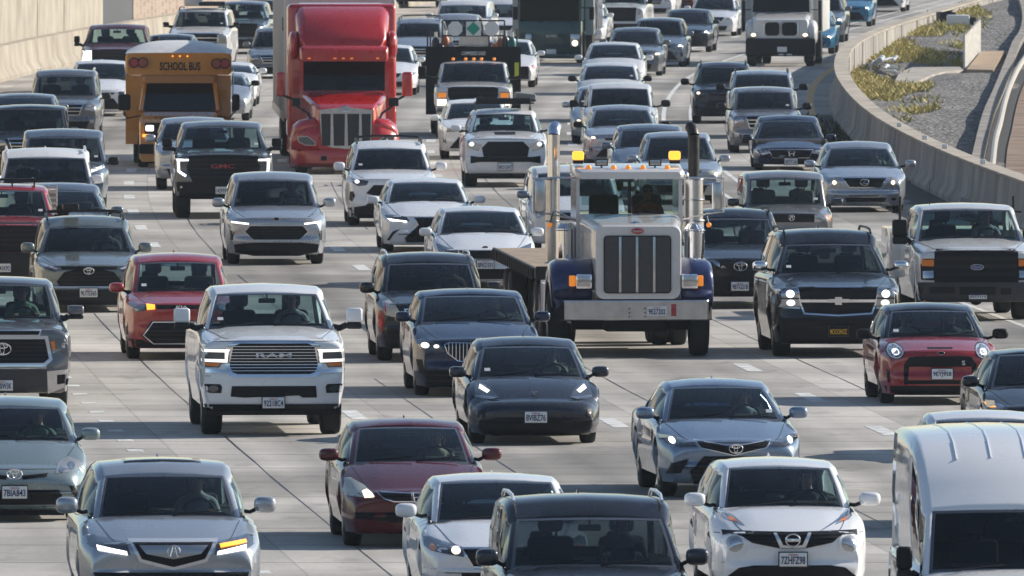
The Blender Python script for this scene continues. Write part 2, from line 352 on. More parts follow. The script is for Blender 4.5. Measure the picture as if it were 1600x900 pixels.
def cabin(p, mt, root, lod):
    pw = p.pillar
    # centre profile (y, z, half width of glass/panel, bow)
    A = [(p.yc, p.zc - .03, p.wbw), (p.yt, p.zt, p.wt)]
    n = 6; prof = []
    for k in range(n + 1):
        t = (0, .06, .28, .5, .72, .945, 1)[k]; prof.append((lerp(A[0][0], A[1][0], t), lerp(A[0][1], A[1][1], t) + .035 * math.sin(math.pi * t), lerp(A[0][2], A[1][2], t ** .9), .16 * (1 - t) + .07 * t, 'W'))
    roof = getattr(p, 'roofprof', None) or [(p.yt + .05, p.zt + .03), (p.yt + .22, lerp(p.zt, p.zr, .75)), (p.yt + .55, p.zr), ((p.yt + p.yrr) / 2 + .25, p.zr), (p.yrr - .1, p.zr - .03), (p.yrr, p.zr - .07)]
    for i, (y, z) in enumerate(roof): prof.append((y, z, p.wt + .015 + .03 * math.sin(math.pi * (i + 1) / (len(roof) + 1)), .06 if i < 2 else .02, 'R'))
    yl, zl = roof[-1]
    for k in range(1, 4):
        t = k / 3; prof.append((lerp(yl, p.yrb, t), lerp(zl, p.zd - .02, t) + .03 * math.sin(math.pi * t), lerp(p.wt, p.wbw * .93, t), -.08 * t, 'B'))
    vs_ = [-1, -.5, 0, .5, 1]; cols = []
    prof_e = []
    G = []      # grid of points incl. outer pillar columns
    for (y, z, w, bow, kd) in prof:
        row = []
        cr = p.roofcrown if kd == 'R' else .02
        xs = [-(w + pw), -w, -.96 * w, -.5 * w, 0, .5 * w, .96 * w, w, w + pw]
        for x in xs:
            f = abs(x) / (w + pw); zz = z - cr * f * f - (.035 if abs(x) > w + 1e-4 else 0)
            row.append((x, y + bow * f * f, zz))
        G.append(row)
    fr = MB(); ws = MB(); bw = MB(); ft = MB()
    nc = 9
    for i in range(len(G) - 1):
        kd = prof[i + 1][4]
        for j in range(nc - 1):
            q = [G[i][j], G[i][j + 1], G[i + 1][j + 1], G[i + 1][j]]
            glass = 0 < j < nc - 2
            if kd == 'W' and i < n and glass: (ft if (i in (0, n - 1) or j in (1, nc - 3)) else ws).add(q, [(0, 1, 2, 3)])
            elif kd == 'B' and glass and not p.noback: bw.add(q, [(0, 1, 2, 3)])
            else: fr.add(q, [(0, 1, 2, 3)])
    # sides
    SW = {}
    for sgn, col in ((-1, 0), (1, nc - 1)):
        prev = None
        # make a refined list along the edge
        edge = []
        for i in range(len(G) - 1):
            a = Vector(G[i][col]); b = Vector(G[i + 1][col]); m_ = 2 if (b - a).length > .5 else 1
            for k in range(m_): edge.append(a.lerp(b, k / m_))
        edge.append(Vector(G[-1][col]))
        y0, y1 = edge[0].y, edge[-1].y
        def bel(y):
            t = max(0, min(1, (y - y0) / .7)); wb_ = lerp(p.wbw + pw, p.W * .93, sstep(t))
            t2 = max(0, min(1, (y1 - y) / .5)); wb_ = lerp(p.wbw * .93 + pw, wb_, sstep(t2))
            return Vector((sgn * wb_, y, ztop(p, y) - .05))
        ts = [0, .10, .5, .93, 1]; pane = 0; was = True
        for i in range(len(edge) - 1):
            a, b = edge[i], edge[i + 1]; A2, B2 = bel(a.y), bel(b.y)
            ym = (a.y + b.y) / 2
            blk = p.solidside(ym) or any(abs(ym - c) < .13 for c in p.bp)
            if blk and not was: pane += 1
            was = blk
            for k in range(4):
                def pp(e, l, t):
                    v = e.lerp(l, t); v.x += sgn * .03 * math.sin(math.pi * t) ; return v
                q = [pp(a, A2, ts[k]), pp(b, B2, ts[k]), pp(b, B2, ts[k + 1]), pp(a, A2, ts[k + 1])]
                solid = k in (0, 3) or p.solidside(ym)
                bpil = any(abs(ym - c) < .13 for c in p.bp)
                (fr if (solid or bpil) else SW.setdefault((sgn, pane), MB())).add(q, [(0, 1, 2, 3)])
    off = (0, -p.oh, 0)
    c = fr.build('cabin_frame', mt, root, 50, off, .0008); m1 = c.modifiers.new('s', 'SOLIDIFY'); m1.thickness = .03; m1.offset = -1
    g = GLD if p.dglass else GL
    ft.build('windshield_border', 'smoke', root, 60, off, .0008)
    if lod < 2:
        sk = random.Random(int(p.zr * 1e5)); k_ = sk.choice((0, 0, 1))
        for q_ in range(k_):
            sx = sk.choice((-1, 1)); t = .13; xx = sx * lerp(p.wbw, p.wt, t) * .82; yy = lerp(p.yc, p.yt, t) + .10 * .6; zz = lerp(p.zc, p.zt, t) + .02
            s2 = MB(); s2.add([(xx - .04, yy - .03, zz), (xx + .04, yy - .03, zz), (xx + .04, yy + .02, zz + .04), (xx - .04, yy + .02, zz + .04)], [(0, 1, 2, 3)]); s2.build('windshield_sticker', 'whitepl' if q_ == 0 else 'steelm', root, 0, off)
    ws.build('windshield', g if p.dglass == 2 else GL, root, 60, off, .0008)
    if bw.v: bw.build('rear_window', g, root, 60, off, .0008)
    for sw in SW.values(): sw.build('side_window', g, root, 60, off, .0008)
    # interior
    d = MB(); zc = p.zc
    d.rbox(-p.wbw * .93, p.wbw * .93, p.yc + .22, p.yc + .62, zc - .22, zc + .015, .06)
    d.build('dashboard', 'interior', root, 40, off)
    hz = min(p.zr - .19, zc + .42); sy = p.yc + (1.25 if p.zr > 1.6 else 1.3)
    smat = 'tanseat' if p.tan else 'seat'
    for sx in (-1, 1):
        sb = MB(); x = sx * p.seatx
        sb.rbox(x - .24, x + .24, sy, sy + .14, zc - .35, hz - .17, .07); sb.rbox(x - .13, x + .13, sy + .01, sy + .12, hz - .13, hz + .07, .05)
        sb.cyl((x - .06, sy + .06, hz - .2), (x - .06, sy + .06, hz - .1), .012, n=6); sb.cyl((x + .06, sy + .06, hz - .2), (x + .06, sy + .06, hz - .1), .012, n=6)
        sb.build('front_seat', smat, root, 40, off)
    if not p.single:
        sb = MB(); ry = min(sy + .95, p.yrb - .45)
        sb.rbox(-.6, .6, ry, ry + .14, zc - .35, min(zc + .10, hz - .2), .05)
        for x in (-.4, .4): sb.rbox(x - .12, x + .12, ry + .01, ry + .11, min(zc + .10, hz - .2), min(zc + .26, hz - .03), .05)
        sb.build('rear_seat', smat, root, 40, off)
    if lod < 2:
        st = MB(); x = p.seatx; cy = p.yc + .62; cz = zc - .02
        st.tube([(x + .18 * math.cos(a), cy + .075 * math.sin(a), cz + .17 * math.sin(a)) for a in [k * math.pi / 10 for k in range(20)]], .016, 6, closed=True)
        st.rbox(x - .16, x + .16, cy - .01, cy + .02, cz - .03, cz + .03, .012); st.build('steering_wheel', 'interior', root, 40, off)
        rm = MB(); rm.rbox(-.12, .12, p.yt - .02, p.yt + .02, p.zt - .14, p.zt - .07, .02); rm.cyl((0, p.yt, p.zt - .1), (0, p.yt, p.zt), .012, n=6)
        rm.build('rearview_mirror', 'trim', root, 40, off)
    if lod == 0:
        for s_ in (-1, 1):
            wi = MB(); a = (s_ * p.wbw * .15 - .25, p.yc + .0, zc + .0); x0 = -.55 if s_ < 0 else .05
            pts = [(x0 * p.wbw / .74 + t * .52, p.yc - .02 + .1 * abs((x0 + t * .5) / .8) ** 2 + .05 * t, zc + .005 + .05 * t) for t in [0, .25, .5, .75, 1]]
            wi.tube(pts, .010, 5); wi.build('wiper', 'trim', root, 40, off)
    return c

def wheel(p, x, y, root, rimm='rim', w=None):
    r, w = p.tr, w or p.tw; s_ = 1 if x > 0 else -1
    prof = [(-.5, .62), (-.5, .80), (-.46, .93), (-.38, .985), (-.2, 1), (.2, 1), (.38, .985), (.46, .93), (.5, .80), (.5, .62)]
    N = 28; mb = MB(); vs = []
    for (a, q) in prof:
        for k in range(N): t = 2 * math.pi * k / N; vs.append((a * w, q * r * math.cos(t), q * r * math.sin(t)))
    fs = []
    for i in range(len(prof) - 1):
        for k in range(N): fs.append((i * N + k, i * N + (k + 1) % N, (i + 1) * N + (k + 1) % N, (i + 1) * N + k))
    mb.add(vs, fs); 
    for gx in (-.22, 0, .22):   # tread grooves as thin dark bands
        mb.tube([(gx * w, (r + .001) * math.cos(t), (r + .001) * math.sin(t)) for t in [2 * math.pi * k / N for k in range(N)]], .004, 4, closed=True)
    wo = mb.build('wheel', 'rubber', root, 40, (x, y, r))
    rb = MB(); rr = r * .64; xo = s_ * w * .36
    rb.cyl((xo - s_ * .01, 0, 0), (xo + s_ * .012, 0, 0), rr, rr * .97, 24, 1)
    for k in range(5):
        a = 2 * math.pi * k / 5; d = Vector((0, math.cos(a), math.sin(a))); t = Vector((0, -math.sin(a), math.cos(a))); c0 = Vector((xo + s_ * .02, 0, 0))
        q = [c0 + d * .03 - t * .045, c0 + d * .03 + t * .045, c0 + d * rr * .93 + t * .03, c0 + d * rr * .93 - t * .03]
        q2 = [v + Vector((s_ * .02, 0, 0)) for v in q]
        rb.add([v[:] for v in q + q2], [(0, 1, 2, 3), (7, 6, 5, 4), (0, 4, 5, 1), (1, 5, 6, 2), (2, 6, 7, 3), (3, 7, 4, 0)], 0)
    rb.tube([(xo + s_ * .02, rr * .97 * math.cos(t), rr * .97 * math.sin(t)) for t in [2 * math.pi * k / 24 for k in range(24)]], .012, 5, closed=True)
    ro = rb.build('rim', [rimm, 'dark'], None, 40); ro.parent = wo
    return wo

def patch(p, poly, off=.006, step=.05, thick=.02, bvh=None, ymax=2.0):
    bm = bmesh.new(); vs = [bm.verts.new((x, 0, z)) for x, z in poly]
    try: bm.faces.new(vs)
    except ValueError: bm.free(); return None
    bmesh.ops.triangulate(bm, faces=list(bm.faces), ngon_method='EAR_CLIP')
    xs = [q[0] for q in poly]; zs = [q[1] for q in poly]
    st0 = step
    for ax, lo, hi in ((0, min(xs), max(xs)), (2, min(zs), max(zs))):
        step = st0 if ax == 0 else min(st0 * .5, .04)
        k = math.ceil((lo + 1e-4) / step)
        while k * step < hi - 1e-4:
            co = [0, 0, 0]; no = [0, 0, 0]; co[ax] = k * step; no[ax] = 1
            bmesh.ops.bisect_plane(bm, geom=list(bm.verts) + list(bm.edges) + list(bm.faces), plane_co=co, plane_no=no, dist=1e-5); k += 1
    bv = bvh or p.bvh
    for v in bm.verts:
        h = bv.ray_cast(Vector((v.co.x, -3, v.co.z)), Vector((0, 1, 0)))
        if h[0] is None or h[0].y > ymax:
            q = bv.find_nearest(Vector((v.co.x, .15, v.co.z))); y = q[0].y; v.co.x = min(max(v.co.x, q[0].x - .02), q[0].x + .02)
        else: y = h[0].y
        v.co.y = y - off
    if thick:
        be = [e for e in bm.edges if e.is_boundary]
        r = bmesh.ops.extrude_edge_only(bm, edges=be)
        for g in r['geom']:
            if isinstance(g, bmesh.types.BMVert): g.co.y += thick + off
    return bm
def clipband(poly, ax, lo, hi):
    for s_, lim in ((1, lo), (-1, hi)):
        out = []
        for i in range(len(poly)):
            a, b = poly[i], poly[(i + 1) % len(poly)]; da = s_ * (a[ax] - lim); db = s_ * (b[ax] - lim)
            if da >= 0: out.append(a)
            if (da >= 0) != (db >= 0): t = da / (da - db); out.append((a[0] + (b[0] - a[0]) * t, a[1] + (b[1] - a[1]) * t))
        poly = out
        if len(poly) < 3: return []
    return poly
def shrink(poly, d):
    n = len(poly); A = sum(poly[i][0] * poly[(i + 1) % n][1] - poly[(i + 1) % n][0] * poly[i][1] for i in range(n)); sg = 1 if A > 0 else -1
    out = []
    for i in range(n):
        a, b, c = Vector(poly[i - 1]), Vector(poly[i]), Vector(poly[(i + 1) % n])
        e1 = (b - a); e2 = (c - b)
        if e1.length < 1e-6 or e2.length < 1e-6: out.append(tuple(b)); continue
        e1.normalize(); e2.normalize(); n1 = Vector((-e1.y, e1.x)) * sg; n2 = Vector((-e2.y, e2.x)) * sg; m_ = n1 + n2
        if m_.length < .3: m_ = n1
        m_.normalize(); k = d / max(.45, m_.dot(n1)); out.append((b.x + m_.x * k, b.y + m_.y * k))
    return out
def ell(cx, cy, rx, ry=None, n=16):
    ry = ry or rx; return [(cx + rx * math.cos(2 * math.pi * k / n), cy + ry * math.sin(2 * math.pi * k / n)) for k in range(n)]
def rect(x0, y0, x1, y1, c=0):
    if not c: return [(x0, y0), (x1, y0), (x1, y1), (x0, y1)]
    return [(x0 + c, y0), (x1 - c, y0), (x1, y0 + c), (x1, y1 - c), (x1 - c, y1), (x0 + c, y1), (x0, y1 - c), (x0, y0 + c)]

def put(p, root, name, mt, poly, off=.006, thick=.02, step=None):
    bm = patch(p, poly, off, step or p.step, thick)
    if not bm: return None
    mb = MB(); mb.bm(bm); bm.free()
    o = mb.build(name, mt, root, 40, None)
    o.location = (0, -p.oh, 0) if root.name.split('.')[0] in p.rootnames else (0, 0, 0)
    return o
# feature tuple: (name, material, polygon, options)  options: m=mirror, fr=(width, material) frame, sl=(n, dir, material, width) slats, sub=[features], off
def feature(p, root, f, conv, base=.010):
    name, mt, poly = f[:3]; op = f[3] if len(f) > 3 else {}
    P0 = [conv(q) for q in poly]
    variants = [P0] + ([[(-x, z) for x, z in reversed(P0)]] if op.get('m', True) else [])
    for k, pl in enumerate(variants):
        if op.get('only') == 'R' and k == 0: continue
        off = base + op.get('off', 0); par = root; o = None
        if 'fr' in op:
            o = put(p, par, name if name != 'grille' else 'grille', op['fr'][1], shrink(pl, -op['fr'][0]), off, .03); off += .005
            o2 = put(p, o, 'mesh' if name == 'grille' else 'lens', mt, pl, off, .01); 
        else: o = put(p, par, name, mt, pl, off, .025)
        if o is None: continue
        if 'sl' in op:
            n, ax, sm, wd = op['sl']; axi = 1 if ax == 'h' else 0
            lo = min(q[axi] for q in pl); hi = max(q[axi] for q in pl); mb = MB()
            for i in range(n):
                c = lerp(lo, hi, (i + 1) / (n + 1)); b = clipband(pl, axi, c - wd / 2, c + wd / 2)
                if len(b) >= 3:
                    bm = patch(p, b, off + .008, p.step, .008)
                    if bm: mb.bm(bm); bm.free()
            if mb.v: mb.build('grille_bars' , sm, o, 40)
        for sf in op.get('sub', []):
            if k == 0: feature(p, o, (sf[0], sf[1], sf[2], {**(sf[3] if len(sf) > 3 else {}), 'm': False}), conv, off + .007)
            else: feature(p, o, (sf[0], sf[1], sf[2], {**(sf[3] if len(sf) > 3 else {}), 'm': False}), lambda q: (-conv(q)[0], conv(q)[1]), off + .007)
def yhit(p, x, z):
    h = p.bvh.ray_cast(Vector((x, -3, z)), Vector((0, 1, 0))); return h[0].y if h[0] else .1
def plate(p, root, x, z, txt, style='ca', sc=1.0):
    w, h = .1525 * sc, .076 * sc; y = min(yhit(p, x + a_ * w, z + b_ * h) for a_ in (-1, 0, 1) for b_ in (-1, -.5, 0, .5, 1)) - p.oh - .034
    mb = MB()
    if style != 'none': mb.rbox(x - w - .012, x + w + .012, y - .004, y + .03, z - h - .012, z + h + .012, .004, 1)
    mb.rbox(x - w, x + w, y - .010, y + .02, z - h, z + h, .006, 0)
    o = mb.build('license_plate', ['black' if style == 'yb' else 'plate', 'frame'], root, 40)
    if txt:
        tm = 'yellowtxt' if style == 'yb' else 'platetxt'
        text_obj('plate_number', txt, x, y - .016, z - .008 * sc, .085 * sc, tm, o, width=.27 * sc, bold=.012)
        if style == 'ca': text_obj('plate_script', 'California', x, y - .016, z + .055 * sc, .022 * sc, 'platered', o, width=.11 * sc)
    return o
def logo(p, root, kind, x, z, s=1.0):
    y = yhit(p, x, z) - p.oh - .028; mb = MB(); mt = 'chrome'
    def ring(rx, rz, r, cx=0, cz=0, n=20): mb.tube([(x + cx + rx * math.cos(t), y, z + cz + rz * math.sin(t)) for t in [2 * math.pi * k / n for k in range(n)]], r, 6, closed=True)
    if kind == 'ovals':
        ring(.075 * s, .05 * s, .008 * s); ring(.045 * s, .016 * s, .006 * s, 0, .022 * s); ring(.018 * s, .042 * s, .006 * s)
    elif kind == 'L':
        ring(.07 * s, .05 * s, .008 * s); mb.tube([(x + .02 * s, y, z + .035 * s), (x - .03 * s, y, z - .02 * s), (x + .05 * s, y, z - .02 * s)], .007 * s, 6)
    elif kind == 'H':
        for sx in (-1, 1): mb.tube([(x + sx * .055 * s, y, z + .045 * s), (x + sx * .035 * s, y, z - .045 * s)], .009 * s, 6)
        mb.tube([(x - .045 * s, y, z), (x + .045 * s, y, z)], .008 * s, 6); mb.tube([(x + q[0] * s, y, z + q[1] * s) for q in [(-.075, .055), (.075, .055), (.055, -.055), (-.055, -.055)]], .006 * s, 6, closed=True)
    elif kind == 'A':
        ring(.06 * s, .06 * s, .007 * s)
        for sx in (-1, 1): mb.tube([(x + sx * .008 * s, y, z + .045 * s), (x + sx * .034 * s, y, z - .045 * s)], .008 * s, 6)
        mb.tube([(x - .014 * s, y, z + .0 * s), (x + .014 * s, y, z + .0 * s)], .006 * s, 6)
    elif kind == 'ringbar':
        ring(.068 * s, .058 * s, .009 * s); mb.rbox(x - .075 * s, x + .075 * s, y - .01, y + .01, z - .016 * s, z + .016 * s, .004)
    elif kind == 'bow':
        mb.prism([(x + a * s, z + b * s) for a, b in [(-.13, -.02), (-.045, -.02), (-.04, -.05), (.05, -.05), (.04, -.02), (.12, -.02), (.14, .025), (.05, .025), (.045, .05), (-.045, .05), (-.04, .025), (-.125, .025)]], y - .012, y + .02)
    elif kind == 'T':
        mb.prism([(x + a * s, z + b * s) for a, b in [(-.045, .04), (0, .032), (.045, .04), (.04, .025), (.012, .02), (0, -.045), (-.012, .02), (-.04, .025)]], y - .005, y + .02)
    elif kind == 'oval':
        mb.sup((x, y + .005, z), (.085 * s, .014, .036 * s), 2); mt = 'ford'
        o = mb.build('badge', mt, root, 40); m2 = MB(); m2.tube([(x + .085 * s * math.cos(t), y, z + .036 * s * math.sin(t)) for t in [2 * math.pi * k / 20 for k in range(20)]], .005 * s, 6, closed=True)
        m2.build('badge_rim', 'chrome', o, 40)
        text_obj('badge_script', 'Ford', x, y - .014, z, .03 * s, 'chrome', o, width=.1 * s, shear=.3); return o
    elif kind == 'blackoval':
        mb.sup((x, y + .005, z), (.065 * s, .014, .032 * s), 2); o = mb.build('badge', 'black', root, 40)
        m2 = MB(); m2.tube([(x + .062 * s * math.cos(t), y, z + .03 * s * math.sin(t)) for t in [2 * math.pi * k / 20 for k in range(20)]], .004 * s, 6, closed=True); m2.build('badge_rim', 'chrome', o, 40); return o
    elif kind == 'roundel':
        mb.sup((x, y + .012, z), (.041, .012, .041), 2); ring(.041, .041, .004)
    elif kind == 'redoval':
        mb.sup((x, y + .005, z), (.10 * s, .02, .042 * s), 2); o = mb.build('badge', 'redb', root, 40)
        m2 = MB(); m2.tube([(x + .1 * s * math.cos(t), y, z + .042 * s * math.sin(t)) for t in [2 * math.pi * k / 20 for k in range(20)]], .006, 6, closed=True); m2.build('badge_rim', 'chrome', o, 40); return o
    elif kind.startswith('txt:'):
        _, t, wd, hh, mm = kind.split(':'); return text_obj('badge', t, x, y, z, float(hh) * s, mm, root, width=float(wd) * s, bold=.02, extr=.015)
    return mb.build('badge', mt, root, 40)
def side_mirror(root, x, y, z, w, h, mt, kind='car', arm=None):
    s_ = 1 if x > 0 else -1; mb = MB()
    if kind == 'tow':
        mb.rbox(x - w / 2, x + w / 2, y - .05, y + .09, z - h * .18, z + h / 2, .04, 0, 3); mb.rbox(x - w / 2 + .004, x + w / 2 - .004, y - .045, y + .085, z - h / 2, z - h * .175, .03, 1, 2)
    else: mb.sup((x, y, z), (w / 2, .10, h / 2), 3.2, 16, 10)
    xa = x - s_ * w * .45; xi = arm if arm is not None else xa - s_ * .12
    mb.tube([(xa, y + .01, z - h * .3), (lerp(xa, xi, .5), y + .03, z - h * .45), (xi, y + .06, z - h * .40)], .022 if kind != 'tow' else .045, 8, 1)
    o = mb.build('side_mirror', [mt, 'trim'], root, 40)
    g = MB(); g.rbox(x - w * .4, x + w * .4, y + .085, y + .105, z - h * .36, z + h * .36, .01); g.build('mirror_glass', 'mirror', o, 40)
    return o

VEH = []
def vehicle(name, kind, color, cx, gy, label, cat, group=None, px=None, feats=(), norm=(), lod=0, plates=(), logos=(), mir=None, mcol=None, roofcol=None,
            rack=None, drv=None, yaw=None, rimm='rim', antenna=True, extras=None, hide_cabin=False, **kw):
    """px: measured pixel rows/columns: hw, roof, wst, wsb, hl, bb, wt, wb (half widths)"""
    D = dist(gy); s = FPX / D
    color = 'gloss' if color == 'black' else color; roofcol = 'gloss' if roofcol == 'black' else roofcol
    group = group or {'car': 'cars in the traffic jam', 'suv': 'suvs in the traffic jam', 'van': 'vans in the traffic jam', 'pickup truck': 'pickup trucks in the traffic jam'}.get(cat)
    p = P(); d = dict(BASE[kind]); 
    p.bulge = .30; p.crown = .045; p.roofcrown = .05; p.pillar = .055; p.noback = False; p.dglass = 1 if kind in ('suv', 'bigsuv', 'van') else 0; p.sunroof = False; p.tan = 0; p.single = False; p.seatx = .37; p.bp = (); p.step = (.06, .10, .2)[lod]
    p.rootnames = (name,)
    p.solidside = lambda y: False
    for k, v in d.items(): setattr(p, k, v)
    px = px or {}
    g = lambda k: px.get(k)
    if g('hw'): p.W = px['hw'] / s
    if g('roof') is not None: p.zr = zat(px['roof'], D - p.oh + p.yt + .8)
    if g('wst') is not None: p.zt = zat(px['wst'], D - p.oh + p.yt)
    elif g('roof') is not None: p.zt = p.zr - .09
    if g('wsb') is not None: p.zc = zat(px['wsb'], D - p.oh + p.yc) - .0
    if g('hl') is not None: p.zh = zat(px['hl'], D - p.oh + .1)
    if g('bb') is not None: p.zb = zat(px['bb'], D - p.oh)
    if g('wt'): p.wt = px['wt'] / s
    if g('wb'): p.wbw = px['wb'] / s - .02
    p.zd = p.zd * p.zc / d['zc']
    for k, v in kw.items(): setattr(p, k, v)
    if p.zt > p.zr - .05: p.zt = p.zr - .05
    p.seatx = min(p.seatx, p.wt * .6)
    if not p.bp: p.bp = ((p.yt + .62), (p.yt + 1.5)) if kind != 'pickup' else (p.yt + .7,)
    yw = -slope(D) if yaw is None else yaw
    # nose centre is at pixel cx
    Df = D - p.oh; Xf = (cx - 800) * Df / FPX
    X = Xf - math.sin(yw) * p.oh
    root = empty(name, (X, D, 0), yw); tag(root, label, cat, group)
    rootn = name
    b = body(p, color, root)
    if not hide_cabin: cabin(p, roofcol or color, root, lod)
    wx = p.W - p.tw / 2 - .035
    for x, y in ((-wx, 0), (wx, 0), (-wx, p.wb), (wx, p.wb)): wheel(p, x, y, root, rimm)
    ub = MB(); ub.rbox(-p.W * .62, p.W * .62, .25 - p.oh, p.L - .35 - p.oh, p.zb + .01, p.zb + .32, .04)
    ub.box(-p.W * .75, p.W * .75, -.03, .05, p.tr - .06, p.tr + .05); ub.box(-p.W * .75, p.W * .75, p.wb - .04, p.wb + .05, p.tr - .06, p.tr + .05)
    ub.build('underbody', 'dark', root, 0)
    # conversions
    def cpx(q): return ((q[0] - cx) / s * (Df / D), zat(q[1], Df + .08))
    def cn(q): return (q[0] * p.W, lerp(p.zb, p.zh, q[1]))
    for f in feats: feature(p, root, f, cpx)
    for f in norm: feature(p, root, f, cn)
    for (x, y, t, *st) in plates:
        q = cpx((x, y)); plate(p, root, q[0], q[1], t, st[0] if st else 'ca', (st[1] if len(st) > 1 else 1.0))
    for (k, x, y, *sc) in logos:
        q = cpx((x, y)); logo(p, root, k, q[0], q[1], sc[0] if sc else 1.0)
    # mirrors
    mc = mcol or color
    if mir != 'none':
        if mir and mir[0] == 'tow':
            mw, mh, mx, mz = mir[1:5]
            for s_ in (-1, 1): side_mirror(root, s_ * (p.W + mx), p.yc + .35 - p.oh, p.zc + mz, mw, mh, mc, 'tow', s_ * p.W * .9)
        else:
            mx, mz = (mir or (.07, .06))[:2]
            for s_ in (-1, 1): side_mirror(root, s_ * (p.W + mx), p.yc + .38 - p.oh, p.zc + mz, .24, .155 if kind != 'suv' else .18, mc, 'car', s_ * p.W * .88)
    ro = rack or ''
    if 'rails' in ro:
        for s_ in (-1, 1):
            r_ = MB(); xx = s_ * (p.wt + .02); pts = [(xx, p.yt + .25, p.zr - .05), (xx, p.yt + .45, p.zr + .01), (xx, p.yt + 1.2, p.zr + .025), (xx, p.yrr - .3, p.zr + .01), (xx, p.yrr - .1, p.zr - .05)]
            r_.tube(pts, .020, 6); r_.build('roof_rail', 'trim' if 'dark' in ro else 'bright', root, 40, (0, -p.oh, 0))
    if 'bars' in ro:
        for yy in (p.yt + .7, p.yrr - .5):
            r_ = MB(); r_.tube([(x, yy, p.zr + .085 - .03 * abs(x / p.wt) ** 4) for x in [-p.wt * .98, -p.wt * .9, -p.wt * .4, 0, p.wt * .4, p.wt * .9, p.wt * .98]], .017, 6)
            r_.build('roof_bar', 'trim', root, 40, (0, -p.oh, 0))
    if antenna and lod < 2 and kind not in ('pickup',):
        a = MB(); y = p.yrr - .35; zz = p.zr - .03
        a.add([(-.02, y - .07, zz), (.02, y - .07, zz), (.02, y + .07, zz), (-.02, y + .07, zz), (-.004, y + .05, zz + .055), (.004, y + .05, zz + .055)], [(0, 1, 5, 4), (1, 2, 5), (2, 3, 4, 5), (3, 0, 4), (3, 2, 1, 0)])
        a.build('antenna_fin', color, root, 40, (0, -p.oh, 0))
    if lod < 2:
        for nm_, za in (('bonnet_gap', p.zh - .045), ('bumper_gap', lerp(p.zb, p.zh, .47))):
            bm = patch(p, [(-p.W * .97, za - .004), (p.W * .97, za - .004), (p.W * .97, za + .004), (-p.W * .97, za + .004)] if nm_ == 'bonnet_gap' else [(-p.W * .99, za - .003), (-p.W * .86, za - .003), (-p.W * .86, za + .003), (-p.W * .99, za + .003)], .0025, p.step, .006)
            if bm: mb_ = MB(); mb_.bm(bm); bm.free(); mb_.build(nm_, 'dark', root, 0, (0, -p.oh, 0))
    if p.sunroof:
        sr = MB(); rg = []
        for k in range(7):
            y = p.yt + .42 + .75 * k / 6; zc_ = lerp(lerp(p.zt, p.zr, .75), p.zr, max(0, min(1, (y - p.yt - .22) / .33)))
            rg.append([(x, y + .06 * (x / (p.wt + p.pillar)) ** 2, zc_ + .010 - p.roofcrown * (x / (p.wt + p.pillar)) ** 2) for x in [-.42 + .84 * j / 8 for j in range(9)]])
        sr.loft(rg, caps=False, closed=False); so2 = sr.build('sunroof', GLD if 0 else 'smoke', root, 40, (0, -p.oh, 0)); so2.modifiers.new('s', 'SOLIDIFY').thickness = .012
    if lod == 0:    # bonnet shut lines
        se = MB()
        for s_ in (-1, 1):
            pts = []
            for k in range(9):
                t = k / 8; x = s_ * lerp(p.W * .62, p.wbw + .03, t ** .8); y = lerp(p.na + .04, p.yc - .02, t)
                h = p.bvh.ray_cast(Vector((x, y, 4)), Vector((0, 0, -1)))
                if h[0]: pts.append((x, y, h[0].z + .0005))
            if len(pts) > 2: se = MB(); se.tube(pts, .0045, 4); se.build('bonnet_seam', 'dark', root, 40, (0, -p.oh, 0))

    if extras: extras(p, root, cpx)
    VEH.append((name, root, p, drv, s)); p.root = root; p.D = D; p.s = s
    if drv: DRIVERS.append((root, p, drv, label))
    return root, p
DRIVERS = []
# ------------------------------------------------------------------ near vehicles, features read from the photograph in pixels
def TZ(ox, oy, k):
    return lambda *pts: [(ox + u / k, oy + v / k) for u, v in pts]
def EL(cx, cy, rx, ry=None, n=14): return ell(cx, cy, rx, ry, n)
RC = rect

q = TZ(0, 675, 4)
vehicle('compact_suv', 'suv', 'silver', 269, 985, 'silver crossover at the lower left corner with its amber turn signal lit and pentagon grille', 'suv', lod=0,
    px=dict(hw=141, roof=717, wst=742, wsb=806, hl=845, bb=935, wt=92, wb=111), drv=('grey', 'tanned driver in sunglasses behind the wheel of the silver crossover at lower left'),
    feats=[('headlight', 'smoke', q((550, 660), (590, 650), (790, 690), (815, 770), (610, 735), (560, 715)), dict(sub=[('running_light', 'led', q((605, 708), (790, 746), (795, 770), (610, 737)))])),
           ('turn_signal', 'amberlit', q((1375, 700), (1548, 678), (1552, 696), (1380, 724)), dict(m=False, off=.02)),
           ('grille', 'black', q((830, 690), (1335, 690), (1280, 795), (1083, 845), (885, 795)), dict(m=False, fr=(.035, 'bright'), sub=[('grille_wing', 'silver', q((868, 708), (1300, 708), (1255, 762), (1083, 795), (912, 762)), {})])),
           ('lower_intake', 'black', q((580, 878), (1560, 878), (1520, 1000), (640, 1000)), dict(m=False))],
    logos=[('A', 271, 862, 1.1)], mir=(.10, .10), L=4.7, sunroof=True, dglass=0)
q = TZ(0, 675, 4)
